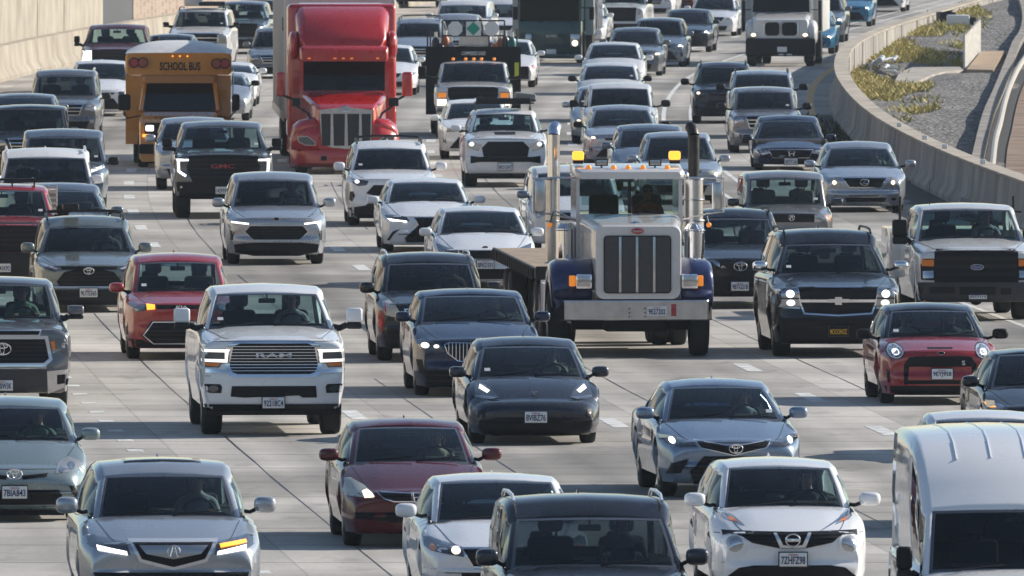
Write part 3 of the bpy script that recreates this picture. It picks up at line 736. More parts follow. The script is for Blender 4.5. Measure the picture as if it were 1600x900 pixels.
vehicle('hatchback', 'hatch', 'mint', 22, 812, 'pale green hybrid hatchback with a rounded roof at the left edge, woman driver inside', 'car', lod=0,
    px=dict(hw=114, roof=619, wst=636, wsb=688, hl=728, bb=798, wt=78, wb=98), drv=('green', 'blonde driver with raised hand in the pale green hatchback'),
    feats=[('headlight', 'clear', q((345, 262), (368, 200), (432, 165), (500, 188), (532, 218), (470, 250)), dict(sub=[('lamp_bowl', 'lamp', EL(97, 734, 5, 5)), ('lamp_bowl', 'lamp', EL(113, 729, 6, 6))])),
           ('upper_grille', 'black', q((135, 273), (300, 258), (288, 280), (140, 298))),
           ('lower_intake', 'black', [(-48, 766), (92, 766), (101, 789), (-57, 789)], dict(m=False)), ('bumper_lip', 'mint', [(-55, 792), (99, 792), (98, 797), (-54, 797)], dict(m=False, off=.004)), ('lower_valance', 'black', [(-60, 798), (104, 798), (100, 806), (-56, 806)], dict(m=False)),
           ('fog_recess', 'black', [(108, 760), (128, 759), (127, 778), (118, 778)])],
    plates=[(22, 769, '7BIA843')], logos=[('ovals', 22, 741, 1.25)], mir=(.09, .06), na=.35, nr=.2, er=.16)
q = TZ(400, 675, 4)
vehicle('sedan', 'sedan', 'maroon', 653, 852, 'dark red sedan with one cloudy headlamp glowing, red door mirrors, behind the white sedan', 'car', lod=0,
    px=dict(hw=115, roof=652, wst=667, wsb=721, hl=765, bb=836, wt=77, wb=94), drv=('tan', 'driver in the dark red sedan with a hand at the mouth'),
    feats=[('headlight', 'haze', q((560, 370), (575, 300), (612, 297), (700, 345), (745, 400), (735, 415), (570, 400)), dict(sub=[('low_beam', 'low', q((668, 372), (700, 360), (725, 378), (740, 405), (680, 412)))])),
           ('grille', 'black', [(591, 769), (653, 772), (715, 769), (705, 779), (690, 783), (616, 783), (601, 778)], dict(m=False, fr=(.014, 'chrome'), sl=(2, 'h', 'trim', .012))),
           ('lower_intake', 'black', [(600, 801), (706, 801), (698, 817), (608, 817)], dict(m=False)), ('fog_recess', 'black', [(554, 801), (586, 801), (583, 812), (557, 812)])],
    logos=[('H', 653, 777, 1.15)], mir=(.10, .07), roofcol='maroon')
q = TZ(400, 675, 4)
vehicle('sedan', 'sedan', 'white', 795, 952, 'white sedan with one glowing headlamp, partly hidden by the near black crossover', 'car', lod=0,
    px=dict(hw=130, roof=738, wst=752, wsb=812, hl=850, bb=925, wt=87, wb=104),
    feats=[('headlight', 'smoke', q((1065, 648), (1180, 690), (1290, 715), (1300, 782), (1100, 747), (1068, 722)), dict(sub=[('low_beam', 'low', EL(713, 860, 7, 6)), ('turn_lens', 'amber', EL(679, 857, 5, 5))])),
           ('grille', 'black', [(724, 858), (866, 858), (850, 885), (740, 885)], dict(m=False, fr=(.02, 'chrome'), sl=(3, 'h', 'trim', .02)))],
    mir=(.12, .09))
vehicle('compact_suv', 'suv', 'black', 942, 1049, 'near black crossover with silver roof rails at the bottom edge, nearest vehicle in the middle', 'suv', lod=0,
    px=dict(hw=150, roof=773, wst=809, wsb=884, wt=114, wb=134), drv=('dark', 'driver in dark glasses behind the wheel of the near black crossover at the bottom edge'), rack='rails', mcol='dgrey', roofcol='black', mir=(.10, .07),
    norm=[('headlight', 'lamp', [(.95, .74), (.93, .92), (.6, .84), (.6, .72)]), ('grille', 'black', [(-.5, .9), (.5, .9), (.4, .6), (-.4, .6)], dict(m=False, fr=(.02, 'chrome')))])
q = TZ(800, 675, 4)
vehicle('sedan', 'sedan', 'steel', 1147, 775, 'steel blue sedan angled into the next lane, alone with open road on its left', 'car', lod=0, yaw=.085,
    px=dict(hw=111, roof=590, wst=604, wsb=654, hl=686, bb=757, wt=70, wb=93), drv=('grey', 'driver behind the wheel of the steel blue sedan'),
    feats=[('headlight', 'smoke', q((930, 22), (1040, 28), (1115, 52), (1160, 90), (1060, 94), (945, 66)), dict(sub=[('low_beam', 'led', EL(1054, 688.5, 4.6, 5)), ('turn_lens', 'redlens', EL(1041, 684, 5, 3))])),
           ('grille', 'black', [(1088, 688), (1135, 696), (1159, 696), (1206, 688), (1198, 699), (1163, 707), (1147, 711), (1131, 707), (1096, 699)], dict(m=False, fr=(.012, 'bright'))),
           ('side_intake', 'black', [(1043, 741), (1050, 724), (1076, 717), (1064, 739)], dict(off=.02)),
           ('lower_intake', 'black', [(1100, 713), (1194, 713), (1216, 737), (1208, 757), (1086, 757), (1078, 737)], dict(m=False, off=.012, sl=(5, 'h', 'trim', .02)))],
    plates=[(1147, 738, '')], logos=[('ovals', 1150, 701, 1.15)], mir=(.08, .06))
q = TZ(1080, 780, 5.714)
vehicle('compact_suv', 'hatch', 'white', 1239, 940, 'white crossover with large round headlamps and high slim position lamps', 'suv', lod=0,
    px=dict(hw=121, roof=715, wst=730, wsb=791, hl=828, bb=925, wt=79, wb=97), drv=('dark', 'driver behind the wheel of the white crossover with round headlamps'),
    feats=[('grille', 'black', q((297, 282), (300, 330), (350, 312), (430, 312), (490, 345), (545, 390), (790, 440), (1022, 440), (1267, 390), (1322, 345), (1382, 312), (1462, 312), (1512, 330), (1515, 282), (906, 292)), dict(m=False, sl=(4, 'h', 'trim', .012))),
           ('grille_blade', 'bright', q((738, 300), (768, 300), (822, 410), (906, 418), (906, 436), (795, 436)), dict(off=.016)),
           ('headlight', 'clear', EL(1148.8, 849.8, 13.5, 13), dict(fr=(.03, 'white'), sub=[('lamp_bowl', 'lamp', EL(1148.8, 849.8, 9.5, 9.5))])),
           ('position_lamp', 'clear', q((245, 122), (320, 110), (430, 170), (505, 245), (360, 202)), dict(sub=[('turn_lens', 'amber', q((368, 178), (410, 178), (455, 215), (390, 208)))])),
           ('lower_intake', 'black', q((330, 690), (430, 612), (560, 590), (1252, 590), (1382, 612), (1482, 690), (1460, 830), (350, 830)), dict(m=False))],
    plates=[(1239, 874, '7ZHFZ98')], logos=[('ringbar', 1239, 844, 1.15)], mir=(.12, .06), er=.17, bulge=.5)

def vanx(p, root, c):
    for x in (-.55, -.2, .15, .5):
        cr = .06 * (x / .96) ** 2; m = MB(); m.tube([(x, y, z - cr) for y, z in [(2.45, 2.298), (2.9, 2.458), (3.4, 2.536), (4.5, 2.558), (5.5, 2.54)]], .009, 6); m.build('roof_rib', 'white', root, 40, (0, -p.oh, 0))
vehicle('cargo_van', 'van', 'white', 1612, 1081, 'white high roofed cargo van filling the lower right corner', 'van', lod=0, hide_cabin=False, yaw=.055,
    px=dict(), W=1.02, L=5.9, wb=3.6, zc=1.22, zh=1.0, zt=1.80, zr=2.55, yc=1.1, yt=1.75, yrr=5.6, yrb=5.85, zd=1.3, wt=.85, wbw=.93, er=.06, nr=.12, pillar=.06,
    roofprof=[(1.84, 1.87), (2.1, 2.08), (2.45, 2.30), (2.9, 2.46), (3.4, 2.54), (4.5, 2.56), (5.6, 2.54)], solidside=lambda y: y > 2.9, bp=(9,), noback=True, single=True, roofcrown=.06, extras=vanx,
    mir=('tow', .16, .34, .14, .05), mcol='black', antenna=False,
    norm=[('headlight', 'lamp', [(.95, .6), (.93, .9), (.75, .85), (.72, .6)]), ('grille', 'black', [(-.6, .85), (.6, .85), (.5, .5), (-.5, .5)], dict(m=False, fr=(.02, 'chrome')))])
vehicle('sedan', 'sedan', 'white', 1568, 833, 'white sedan of which only the roof shows above the cargo van', 'car', lod=1, px=dict(roof=640), antenna=True, wt=.62)
q = TZ(1200, 450, 4)
vehicle('sedan', 'sedan', 'black', 1652, 718, 'black sedan with amber indicator at the right edge, above the cargo van', 'car', lod=0,
    px=dict(hw=107, roof=543, wst=553, wsb=603, hl=632, bb=700, wt=68, wb=92),
    feats=[('headlight', 'lamp', q((1365, 705), (1400, 712), (1480, 735), (1500, 755), (1400, 760), (1370, 740)), dict(sub=[('turn_lens', 'amberlit', q((1375, 720), (1430, 722), (1440, 748), (1400, 750)))]))], mir=(.10, .05))
q = TZ(1200, 450, 4)
vehicle('hatchback', 'hatch', 'red', 1470, 630, 'small red two door hatchback with black roof and black mirrors, round lit headlamps', 'car', lod=0,
    px=dict(hw=92, roof=472, wst=485, wsb=526, hl=545, bb=618, wt=60, wb=76), roofcol='black', mcol='black', rimm='darkrim', L=3.85, wb=2.5, yrr=3.1, yrb=3.6, er=.16, bulge=.6,
    drv=('dark', 'driver behind the wheel of the small red hatchback'),
    feats=[('headlight', 'black', EL(1401, 549, 13.5, 12.5, 20), dict(sub=[('running_ring', 'bright', EL(1401, 549, 12, 11.2, 20)), ('lamp_bowl', 'smoke', EL(1401, 549, 9.8, 9.2)), ('projector', 'led', EL(1401, 550, 5.2, 4.8))])),
           ('grille', 'black', q((850, 600), (852, 480), (885, 432), (940, 426), (1220, 426), (1275, 432), (1308, 480), (1310, 600)), dict(m=False, sub=[('bumper_bar', 'red', q((885, 492), (1275, 492), (1285, 575), (875, 575)), {})])),
           ('lower_valance', 'black', q((735, 612), (1425, 612), (1405, 670), (760, 670)), dict(m=False)), ('bonnet_scoop', 'black', q((1003, 372), (1165, 372), (1160, 382), (1008, 382)), dict(m=False)),
           ('side_vent', 'black', q((748, 510), (765, 515), (765, 592), (752, 588)))],
    plates=[(1472, 584, '9EYJ958')], logos=[('txt:S:.05:.07:bright', 1506, 567, 1.0), ('blackoval', 1471, 551.5, .8)], mir=(.14, .03))
q = TZ(1200, 450, 4)
vehicle('large_suv', 'bigsuv', 'black', 1310, 556, 'large black suv with chrome grille and yellow lettered number plate', 'suv', lod=0,
    px=dict(hw=100, roof=358, wst=381, wsb=426, hl=446, bb=538, wt=66, wb=86), dglass=1, rack='rails dark', mcol='chrome',
    feats=[('headlight', 'lamp', q((50, 4), (190, -6), (202, 130), (62, 122)), dict(sub=[('low_beam', 'led', EL(1235, 459, 6.5, 6)), ('high_beam', 'dim', EL(1236, 473, 7, 5)), ('lamp_divider', 'black', [(1216, 465), (1249, 465), (1249, 467), (1217, 467)])])),
           ('grille', 'black', [(1248, 449), (1372, 449), (1369, 470), (1362, 488), (1310, 491), (1258, 488), (1251, 470)], dict(m=False, fr=(.03, 'chrome'), sl=(1, 'h', 'chrome', .045))),
           ('lower_valance', 'black', [(1217, 496), (1403, 496), (1398, 536), (1224, 536)], dict(m=False))],
    plates=[(1310, 517, 'MOOONOZ', 'yb')], logos=[('bow', 1310, 470, 1.25)], mir=(.11, .10))
q = TZ(1400, 300, 4.5)
def utilx(p, root, c):
    m = MB(); m.rbox(-1.12, 1.12, 4.0, 6.6, .62, 1.45, .03); m.build('utility_bed', 'truckwhite', root, 40, (0, -p.oh, 0))
    for s_ in (-1, 1):
        m = MB(); m.cyl((s_ * .98, 4.2, 1.4), (s_ * .98, 4.2, 2.02), .025, n=8); m.cyl((s_ * .98, 4.2, 1.75), (s_ * 1.12, 4.2, 1.75), .02, n=6); m.build('rack_post', 'trim', root, 40, (0, -p.oh, 0))
    m = MB(); m.cyl((-.62, p.yt + .2, p.zr - .02), (-.62, p.yt + .2, p.zr + .4), .006, n=5); m.build('whip_antenna', 'trim', root, 40, (0, -p.oh, 0))
    m = MB(); m.sup((.02, -.6, .36), (.11, .3, .10), 2); m.build('axle_housing', 'dark', root, 40)
vehicle('pickup_truck', 'pickup', 'truckwhite', 1526, 499, 'white work pickup with black grille, black bumper and big black mirrors at the right edge', 'pickup truck', lod=0,
    px=dict(hw=92, roof=317, wst=327, wsb=372, hl=389, bb=472, wt=68, wb=82), drv=('grey', 'driver of the white work pickup at the right edge'), extras=utilx,
    feats=[('grille', 'black', q((285, 425), (300, 412), (835, 412), (850, 425), (852, 632), (283, 632)), dict(m=False, sl=(3, 'h', 'trim', .06), fr=(.03, 'black'))),
           ('headlight', 'black', q((172, 468), (276, 468), (285, 622), (178, 615)), dict(sub=[('turn_lens', 'amber', q((182, 475), (268, 475), (268, 522), (182, 520))), ('lamp_bowl', 'lamp', q((190, 555), (265, 553), (265, 603), (190, 606)))])),
           ('bumper', 'bumper_grey', q((135, 634), (1000, 634), (990, 775), (150, 775)), dict(m=False, off=.05, sub=[('bumper_slot', 'dark', q((235, 665), (415, 665), (415, 712), (235, 712)), dict()), ('bumper_slot', 'dark', q((445, 665), (700, 665), (700, 722), (445, 722)), {}), ('bumper_slot', 'dark', q((735, 675), (810, 675), (810, 720), (735, 720)), {})]))],
    plates=[(1528, 460, '3599173', 'truck')], logos=[('oval', 1527, 417, 1.3)], mir=('tow', .26, .42, .17, .10), mcol='black')
q = TZ(800, 225, 4)
vehicle('crossover', 'suv', 'black', 1157, 480, 'black crossover just right of the white and blue flatbed tractor, cab hidden by its mirror', 'suv', lod=1,
    px=dict(hw=83, roof=325, wst=341, wsb=383, hl=402, bb=464, wt=56, wb=68), dglass=0, rack='rails dark',
    feats=[('headlight', 'lamp', q((1195, 706), (1250, 712), (1345, 773), (1320, 781), (1260, 745))), ('upper_grille', 'dark', [(1125, 410), (1189, 410), (1189, 423), (1125, 423)], dict(m=False)),
           ('lower_intake', 'dark', [(1112, 432), (1202, 432), (1196, 458), (1118, 458)], dict(m=False, off=.003))],
    plates=[(1156, 447, '9BTG218')], logos=[('ovals', 1157, 416, 1.5)])
q = TZ(1200, 225, 4)
vehicle('boxy_wagon', 'hatch', 'tan', 1234, 404, 'boxy grey beige wagon with a flat upright nose, behind the black suv', 'car', lod=1, tan=1,
    px=dict(hw=70, roof=266, wst=278, wsb=319, hl=331, bb=390, wt=54, wb=59), nr=.06, na=.08, yt=1.55, yrr=3.9, zd=1.0,
    feats=[('upper_grille', 'trim', [(1195, 334), (1273, 334), (1273, 347), (1195, 347)], dict(m=False, sl=(3, 'h', 'dark', .02))), ('headlight', 'clear', [(1273, 335), (1292, 335), (1293, 347), (1273, 347)]), ('turn_lens', 'amber', [(1292, 336), (1299, 336), (1300, 346), (1292, 347)])],
    logos=[('oval' if 0 else 'A', 1237, 340, .9)], mir=(.14, .03), mcol='dgrey')
q = TZ(1200, 225, 4)
vehicle('sedan', 'sedan', 'silver', 1350, 330, 'silver luxury sedan alone beside the concrete barrier', 'car', lod=1,
    px=dict(hw=67, roof=220, wst=231, wsb=259, hl=274, bb=322, wt=44, wb=58), drv=('grey', 'driver of the silver luxury sedan beside the barrier'),
    feats=[('grille', 'black', q((470, 212), (740, 212), (702, 268), (512, 268)), dict(m=False, fr=(.02, 'chrome'), sl=(3, 'h', 'trim', .02))),
           ('headlight', 'clear', q((365, 205), (425, 212), (470, 264), (385, 268)), dict(sub=[('low_beam', 'low', EL(1304, 285, 3.2, 3.4))])),
           ('lower_intake', 'black', q((480, 335), (740, 335), (732, 362), (490, 362)), dict(m=False)), ('fog_lamp', 'black', EL(1303, 311, 4, 2.5)), ('bumper_trim', 'bright', q((370, 288), (870, 288), (870, 294), (370, 294)), dict(m=False))],
    logos=[('L', 1351, 284.5, 1.3)], mir=(.16, .04))
vehicle('sedan', 'sedan', 'navy', 1236, 265, 'dark blue sedan with white number plate, ahead of the tan suv near the yellow line', 'car', lod=1,
    px=dict(hw=58, roof=179, wst=188, wsb=215, hl=229, bb=257, wt=40, wb=52),
    feats=[('upper_grille', 'black', [(1202, 234), (1270, 234), (1264, 246), (1208, 246)], dict(m=False, fr=(.014, 'bright'))), ('headlight', 'clear', [(1266, 238), (1289, 228), (1292, 237), (1280, 242)]),
           ('lower_intake', 'black', [(1212, 247), (1260, 247), (1264, 257), (1208, 257)], dict(m=False))], plates=[(1236, 252, '8RTY126')], logos=[('H', 1237, 240, 1.2)], mir=(.12, .0))
q = TZ(290, 530, 5.922)
vehicle('pickup_truck', 'pickup', 'white', 427.6, 678, 'white heavy duty pickup with big chrome grille and white tow mirrors, left of centre', 'pickup truck', lod=0,
    px=dict(hw=113, roof=443, wst=458, wsb=509, hl=528, bb=640, wt=78, wb=97), drv=('grey', 'driver of the white heavy duty pickup, hand raised to the wheel'),
    feats=[('grille_surround', 'chrome', q((400, 40), (480, 10), (1150, 10), (1230, 40), (1262, 90), (1262, 260), (1232, 300), (1170, 345), (460, 345), (398, 300), (368, 260), (368, 90)), dict(m=False, off=.0)),
           ('grille', 'black', q((440, 65), (500, 38), (1130, 38), (1190, 65), (1225, 240), (1200, 300), (1150, 318), (480, 318), (430, 300), (405, 240)), dict(m=False, off=.012, sl=(9, 'h', 'bright', .011))),
           ('headlight', 'smoke', q((145, 88), (415, 88), (400, 215), (330, 225), (310, 262), (150, 255)), dict(sub=[('running_light', 'dim', q((150, 90), (412, 92), (396, 122), (158, 115))), ('running_light', 'dim', q((150, 180), (392, 186), (384, 216), (152, 206))), ('running_light', 'dim', q((362, 122), (396, 122), (388, 186), (362, 186))), ('turn_lens', 'amber', q((175, 215), (328, 218), (300, 250), (185, 245)))])),
           ('bumper_trim', 'chrome', q((135, 265), (380, 285), (455, 330), (1175, 330), (1250, 285), (1495, 265), (1492, 305), (1260, 312), (1190, 352), (440, 352), (370, 312), (138, 305)), dict(m=False, off=.02)),
           ('lower_intake', 'black', q((425, 432), (1205, 432), (1215, 540), (1080, 540), (1050, 520), (570, 520), (545, 540), (415, 530)), dict(m=False)),
           ('fog_lamp', 'black', q((172, 412), (318, 415), (335, 440), (328, 498), (190, 495)), dict(sub=[('lamp_bowl', 'smoke', EL(333, 607, 8, 5))])),
           ('lower_valance', 'black', q((130, 602), (500, 602), (1130, 602), (1500, 602), (1480, 705), (150, 705)), dict(m=False, off=.012))],
    plates=[(427, 629, '92218C4')], logos=[('txt:RAM:.50:.065:bright', 427.6, 555, 1.0)], mir=('tow', .23, .30, .20, .09), mcol='white')
q = TZ(0, 450, 4)
vehicle('hatchback', 'hatch', 'red', 284, 560, 'red boxy hatchback with its amber turn signal lit, behind the white heavy duty pickup', 'car', lod=0,
    px=dict(hw=87, roof=395, wst=409, wsb=455, hl=472, bb=545, wt=60, wb=70), zd=1.1, yrr=3.9,
    feats=[('headlight', 'smoke', q((812, 93), (905, 98), (970, 103), (972, 130), (910, 136), (860, 152), (830, 142)), dict(sub=[('lamp_bowl', 'lamp', q((835, 108), (905, 108), (905, 130), (850, 142)))])),
           ('turn_signal', 'amberlit', q((915, 98), (968, 103), (968, 132), (918, 136)), dict(m=False, off=.014)),
           ('upper_grille', 'black', q((975, 104), (1296, 104), (1290, 130), (980, 130)), dict(m=False)),
           ('lower_surround', 'black', q((885, 300), (945, 205), (1326, 205), (1386, 300), (1320, 360), (950, 360)), dict(m=False)),
           ('grille', 'black', q((900, 295), (958, 216), (1312, 216), (1370, 295), (1310, 345), (960, 345)), dict(m=False, off=.006, fr=(.018, 'bright'), sl=(4, 'h', 'trim', .02))),
           ('lower_valance', 'trim', q((770, 318), (890, 322), (960, 362), (1310, 362), (1380, 322), (1500, 318), (1488, 378), (782, 378)), dict(m=False)), ('side_vent', 'black', q((785, 208), (800, 212), (805, 295), (795, 298)))],
    logos=[('txt:KIA:.18:.045:bright', 284, 479.5, 1.0)], mir=(.10, .05))
q = TZ(400, 225, 4)
vehicle('compact_suv', 'suv', 'silver', 432, 412, 'silver crossover with wide black grille alone behind the white heavy duty pickup', 'suv', lod=0,
    px=dict(hw=78, roof=268, wst=281, wsb=321, hl=338, bb=398, wt=54, wb=66), drv=('grey', 'driver of the silver crossover behind the white pickup'), er=.16,
    feats=[('headlight', 'clear', q((288, 500), (320, 458), (380, 432), (412, 438), (412, 492), (320, 506)), dict(sub=[('running_light', 'led', q((300, 494), (408, 482), (410, 491), (305, 503)))])),
           ('grille', 'black', [(391, 353), (473, 353), (481, 362), (468, 374), (396, 374), (383, 362)], dict(m=False, fr=(.012, 'bright'), sl=(4, 'h', 'trim', .015))),
           ('lower_intake', 'black', [(365, 382), (395, 379), (469, 379), (499, 382), (496, 394), (468, 400), (396, 400), (368, 394)], dict(m=False)), ('fog_slot', 'black', q((392, 545), (415, 540), (415, 600), (402, 600)))],
    logos=[('blackoval', 432, 342, 1.0)], mir=(.11, .05))
vehicle('sedan', 'sedan', 'dgrey', 838, 692, 'dark grey electric sedan with a smooth grilleless nose, in the centre of the road', 'car', lod=0,
    px=dict(hw=103, roof=525, wst=541, wsb=588, hl=625, bb=680, wt=68, wb=86), drv=('camo', 'driver of the dark grey electric sedan in the centre'), er=.15, bulge=.55, na=.3, nr=.16,
    feats=[('headlight', 'smoke', [(893, 623), (904, 609), (922, 599), (928, 606), (931, 621), (920, 626)], dict(sub=[('low_beam', 'dim', [(906, 612), (920, 603), (923, 609), (911, 616)]), ('running_light', 'lamp', [(895, 622), (930, 619), (930, 622), (905, 625)])])),
           ('lower_intake', 'black', [(748, 657), (928, 657), (924, 672), (905, 681), (772, 681), (752, 672)], dict(m=False)), ('corner_vent', 'black', [(919, 640), (929, 642), (929, 654), (917, 653)])],
    plates=[(837, 651.5, '8VIBZ76')], logos=[('T', 838, 617, 1.0)], mir=(.08, .05))
q = TZ(400, 450, 4)
vehicle('sedan', 'sedan', 'navy', 748, 617, 'dark blue luxury sedan with a twin chrome kidney grille, left of the flatbed tractor', 'car', lod=0,
    px=dict(hw=99, roof=450, wst=462, wsb=502, hl=528, bb=606, wt=72, wb=85), drv=('dark', 'driver of the dark blue luxury sedan'),
    feats=[('headlight', 'smoke', q((1005, 330), (1040, 322), (1150, 345), (1172, 388), (1030, 382)), dict(sub=[('projector', 'led', EL(665, 539.5, 6, 4.2)), ('projector', 'dim', EL(682, 541, 4.5, 3))])),
           ('grille', 'black', q((1182, 355), (1210, 343), (1370, 347), (1387, 365), (1382, 440), (1330, 458), (1265, 453), (1200, 405)), dict(fr=(.014, 'chrome'), sl=(8, 'v', 'bright', .012))),
           ('lower_intake', 'black', [(660, 578), (836, 578), (826, 604), (672, 604)], dict(m=False, sl=(2, 'h', 'trim', .02))), ('corner_vent', 'dark', [(652, 562), (660, 562), (664, 584), (656, 584)])],
    logos=[('roundel', 748, 531, 1)], mir=(.10, .06))
q = TZ(400, 450, 4)
vehicle('compact_suv', 'suv', 'black', 680, 563, 'black crossover with silver roof rails and a red reflector by its cloudy headlamp', 'suv', lod=0,
    px=dict(hw=90, roof=394, wst=411, wsb=454, hl=472, bb=545, wt=63, wb=74), rack='rails', drv=('tan', 'driver of the black crossover with silver roof rails'),
    feats=[('headlight', 'haze', q((800, 92), (840, 76), (875, 110), (908, 165), (900, 182), (850, 180), (805, 165)), dict(sub=[('turn_lens', 'redlens', q((802, 95), (818, 86), (812, 165), (806, 162)))])),
           ('grille', 'black', [(634, 484), (726, 484), (716, 506), (644, 506)], dict(m=False, fr=(.02, 'chrome'), sl=(3, 'h', 'trim', .02))), ('fog_reflector', 'redlens', EL(595, 505, 3.5, 6), dict(m=False)), ('lower_intake', 'black', [(604, 514), (756, 514), (750, 542), (610, 542)], dict(m=False, sl=(2, 'h', 'trim', .02)))], mir=(.09, .04))
q = TZ(0, 225, 4)
def boxr(p, root, c):
    pass
vehicle('compact_suv', 'suv', 'sage', 139, 486, 'sage grey crossover with black roof bars and a black box on its roof', 'suv', lod=0,
    px=dict(hw=83, roof=337, wst=354, wsb=393, hl=412, bb=478, wt=58, wb=74), rack='rails dark bars', drv=('light', 'driver of the sage grey crossover with roof bars'),
    feats=[('headlight', 'smoke', q((228, 722), (262, 735), (372, 772), (345, 802), (255, 768)), dict(sub=[('running_light', 'bright', q((240, 740), (262, 745), (368, 778), (350, 784), (262, 757)))])),
           ('grille', 'black', [(88, 440), (100, 425), (117, 421), (161, 421), (178, 425), (190, 440), (184, 449), (94, 449)], dict(m=False, sl=(4, 'h', 'trim', .02))),
           ('upper_trim', 'black', [(94, 416), (184, 416), (182, 421), (96, 421)], dict(m=False)), ('lower_valance', 'trim', [(62, 452), (216, 452), (212, 476), (68, 476)], dict(m=False)), ('bumper_blade', 'bright', [(80, 447), (198, 447), (196, 450), (82, 450)], dict(m=False, off=.012))],
    plates=[(138, 457, '9UTE365')], logos=[('ovals', 138.5, 423, 1.15)], mir=(.10, .06), mcol='sage')
q = TZ(0, 450, 4)
vehicle('pickup_truck', 'pickup', 'grey', 3, 640, 'dark grey pickup with black mesh grille and chrome bumper corners at the left edge', 'pickup truck', lod=0,
    px=dict(hw=108, roof=432, wst=444, wsb=498, hl=512, bb=615, wt=76, wb=93), drv=('green', 'driver of the dark grey pickup at the left edge'),
    feats=[('grille', 'black', [(-64, 530), (70, 530), (76, 560), (68, 567), (-62, 567), (-70, 560)], dict(m=False, fr=(.05, 'bright'), sl=(5, 'h', 'trim', .02))),
           ('bonnet_intake', 'black', [(-56, 517), (62, 517), (60, 523), (-54, 523)], dict(m=False, fr=(.02, 'bright'))),
           ('headlight', 'lamp', q((308, 332), (400, 316), (428, 324), (432, 368), (330, 408)), dict(sub=[('turn_lens', 'amber', q((315, 335), (340, 332), (345, 385), (330, 392)))])),
           ('bumper_step', 'bumper_grey', [(-66, 578), (73, 578), (73, 613), (-66, 613)], dict(m=False, off=.02)), ('bumper_corner', 'dullchrome', [(73, 580), (110, 577), (110, 602), (75, 616)], dict(off=.02, sub=[('fog_lamp', 'black', [(89, 586), (102, 585), (102, 599), (89, 601)])])),
           ('bumper_trim', 'chrome', [(-66, 570), (72, 570), (72, 576), (-66, 576)], dict(m=False, off=.012))],
    plates=[(3, 602, '8T60W3K')], logos=[('ovals', 3, 545, 1.7)], mir=('tow', .24, .20, .12, .08), mcol='grey')
q = TZ(400, 225, 4)
vehicle('compact_suv', 'suv', 'white', 613, 352, 'white crossover with lit headlamp and thin black roof rack before the red semi truck', 'suv', lod=0,
    px=dict(hw=70, roof=219, wst=232, wsb=264, hl=277, bb=341, wt=49, wb=60), rack='rails dark bars',
    feats=[('headlight', 'smoke', q((598, 213), (705, 230), (692, 256), (640, 264), (605, 242)), dict(sub=[('low_beam', 'led', EL(558, 283.5, 3.4, 2.6))])),
           ('grille', 'black', [(572, 302), (584, 289), (642, 289), (654, 302), (640, 306), (586, 306)], dict(m=False, sl=(3, 'h', 'trim', .015))),
           ('lower_valance', 'black', [(542, 325), (570, 321), (587, 310), (639, 310), (656, 321), (684, 325), (680, 341), (546, 341)], dict(m=False)),
           ('fog_pod', 'black', [(546, 312), (547, 299), (552, 299), (555, 306), (550, 315)])], mir=(.13, .05))
q = TZ(400, 225, 4)
vehicle('sedan', 'sedan', 'white', 671, 393, 'white luxury sedan with black hourglass grille and dark sunroof', 'car', lod=0,
    px=dict(hw=74, roof=277, wst=285, wsb=314, hl=335, bb=383, wt=50, wb=62),
    feats=[('headlight', 'smoke', q((805, 443), (850, 440), (940, 453), (958, 482), (900, 490), (828, 472)), dict(sub=[('running_light', 'led', q((822, 464), (945, 480), (940, 489), (838, 478)))])),
           ('grille', 'black', [(648, 340), (694, 340), (688, 351), (709, 372), (707, 378), (635, 378), (633, 372), (654, 351)], dict(m=False, fr=(.014, 'chrome'), sl=(7, 'v', 'trim', .01))),
           ('side_vent', 'black', q((820, 600), (855, 545), (902, 530), (860, 565), (835, 605)))], mir=(.12, .02))
q = TZ(400, 225, 4)
vehicle('sedan', 'sedan', 'white', 759, 449, 'white sedan with small black oval badge, left of the flatbed tractor', 'car', lod=0,
    px=dict(hw=79, roof=321, wst=330, wsb=363, hl=387, bb=440, wt=54, wb=68),
    feats=[('headlight', 'smoke', [(684, 381), (716, 391), (714, 397), (687, 394)]), ('grille', 'black', [(717, 391), (801, 391), (790, 404), (728, 404)], dict(m=False, fr=(.012, 'bright'), sl=(2, 'h', 'trim', .02))),
           ('lower_intake', 'black', [(712, 420), (806, 420), (798, 436), (720, 436)], dict(m=False))], plates=[(758, 413, '8FKD331')], logos=[('blackoval', 759, 387, .9)], mir=(.10, .0))
q = TZ(740, 200, 2.5)
vehicle('pickup_truck', 'pickup', 'white', 790, 291, 'white midsize pickup with black roof rack carrying a grey case', 'pickup truck', lod=0, W=.95, L=5.4, wb=3.2,
    px=dict(hw=66, roof=169, wst=178, wsb=204, hl=214, bb=272, wt=43, wb=52),
    feats=[('grille', 'black', q((36, 78), (58, 56), (192, 56), (214, 78), (208, 108), (42, 108)), dict(m=False, fr=(.02, 'trim'), sl=(3, 'h', 'trim', .02))),
           ('headlight', 'lamp', q((216, 64), (272, 50), (282, 74), (232, 90)), dict(sub=[('low_beam', 'dim', EL(843, 225, 4, 3.5))])), ('bonnet_scoop', 'black', [(773, 207), (807, 207), (806, 211), (774, 211)], dict(m=False)),
           ('bumper_slot', 'black', q((20, 112), (230, 112), (262, 108), (262, 138), (225, 132), (25, 132), (-12, 138), (-12, 108)), dict(m=False)), ('lower_valance', 'black', q((-10, 176), (260, 176), (255, 198), (-5, 198)), dict(m=False))],
    plates=[(789, 260, '8X51267', 'truck')], mir=(.14, .05), mcol='white', tr=.39)
q = TZ(0, 225, 4)
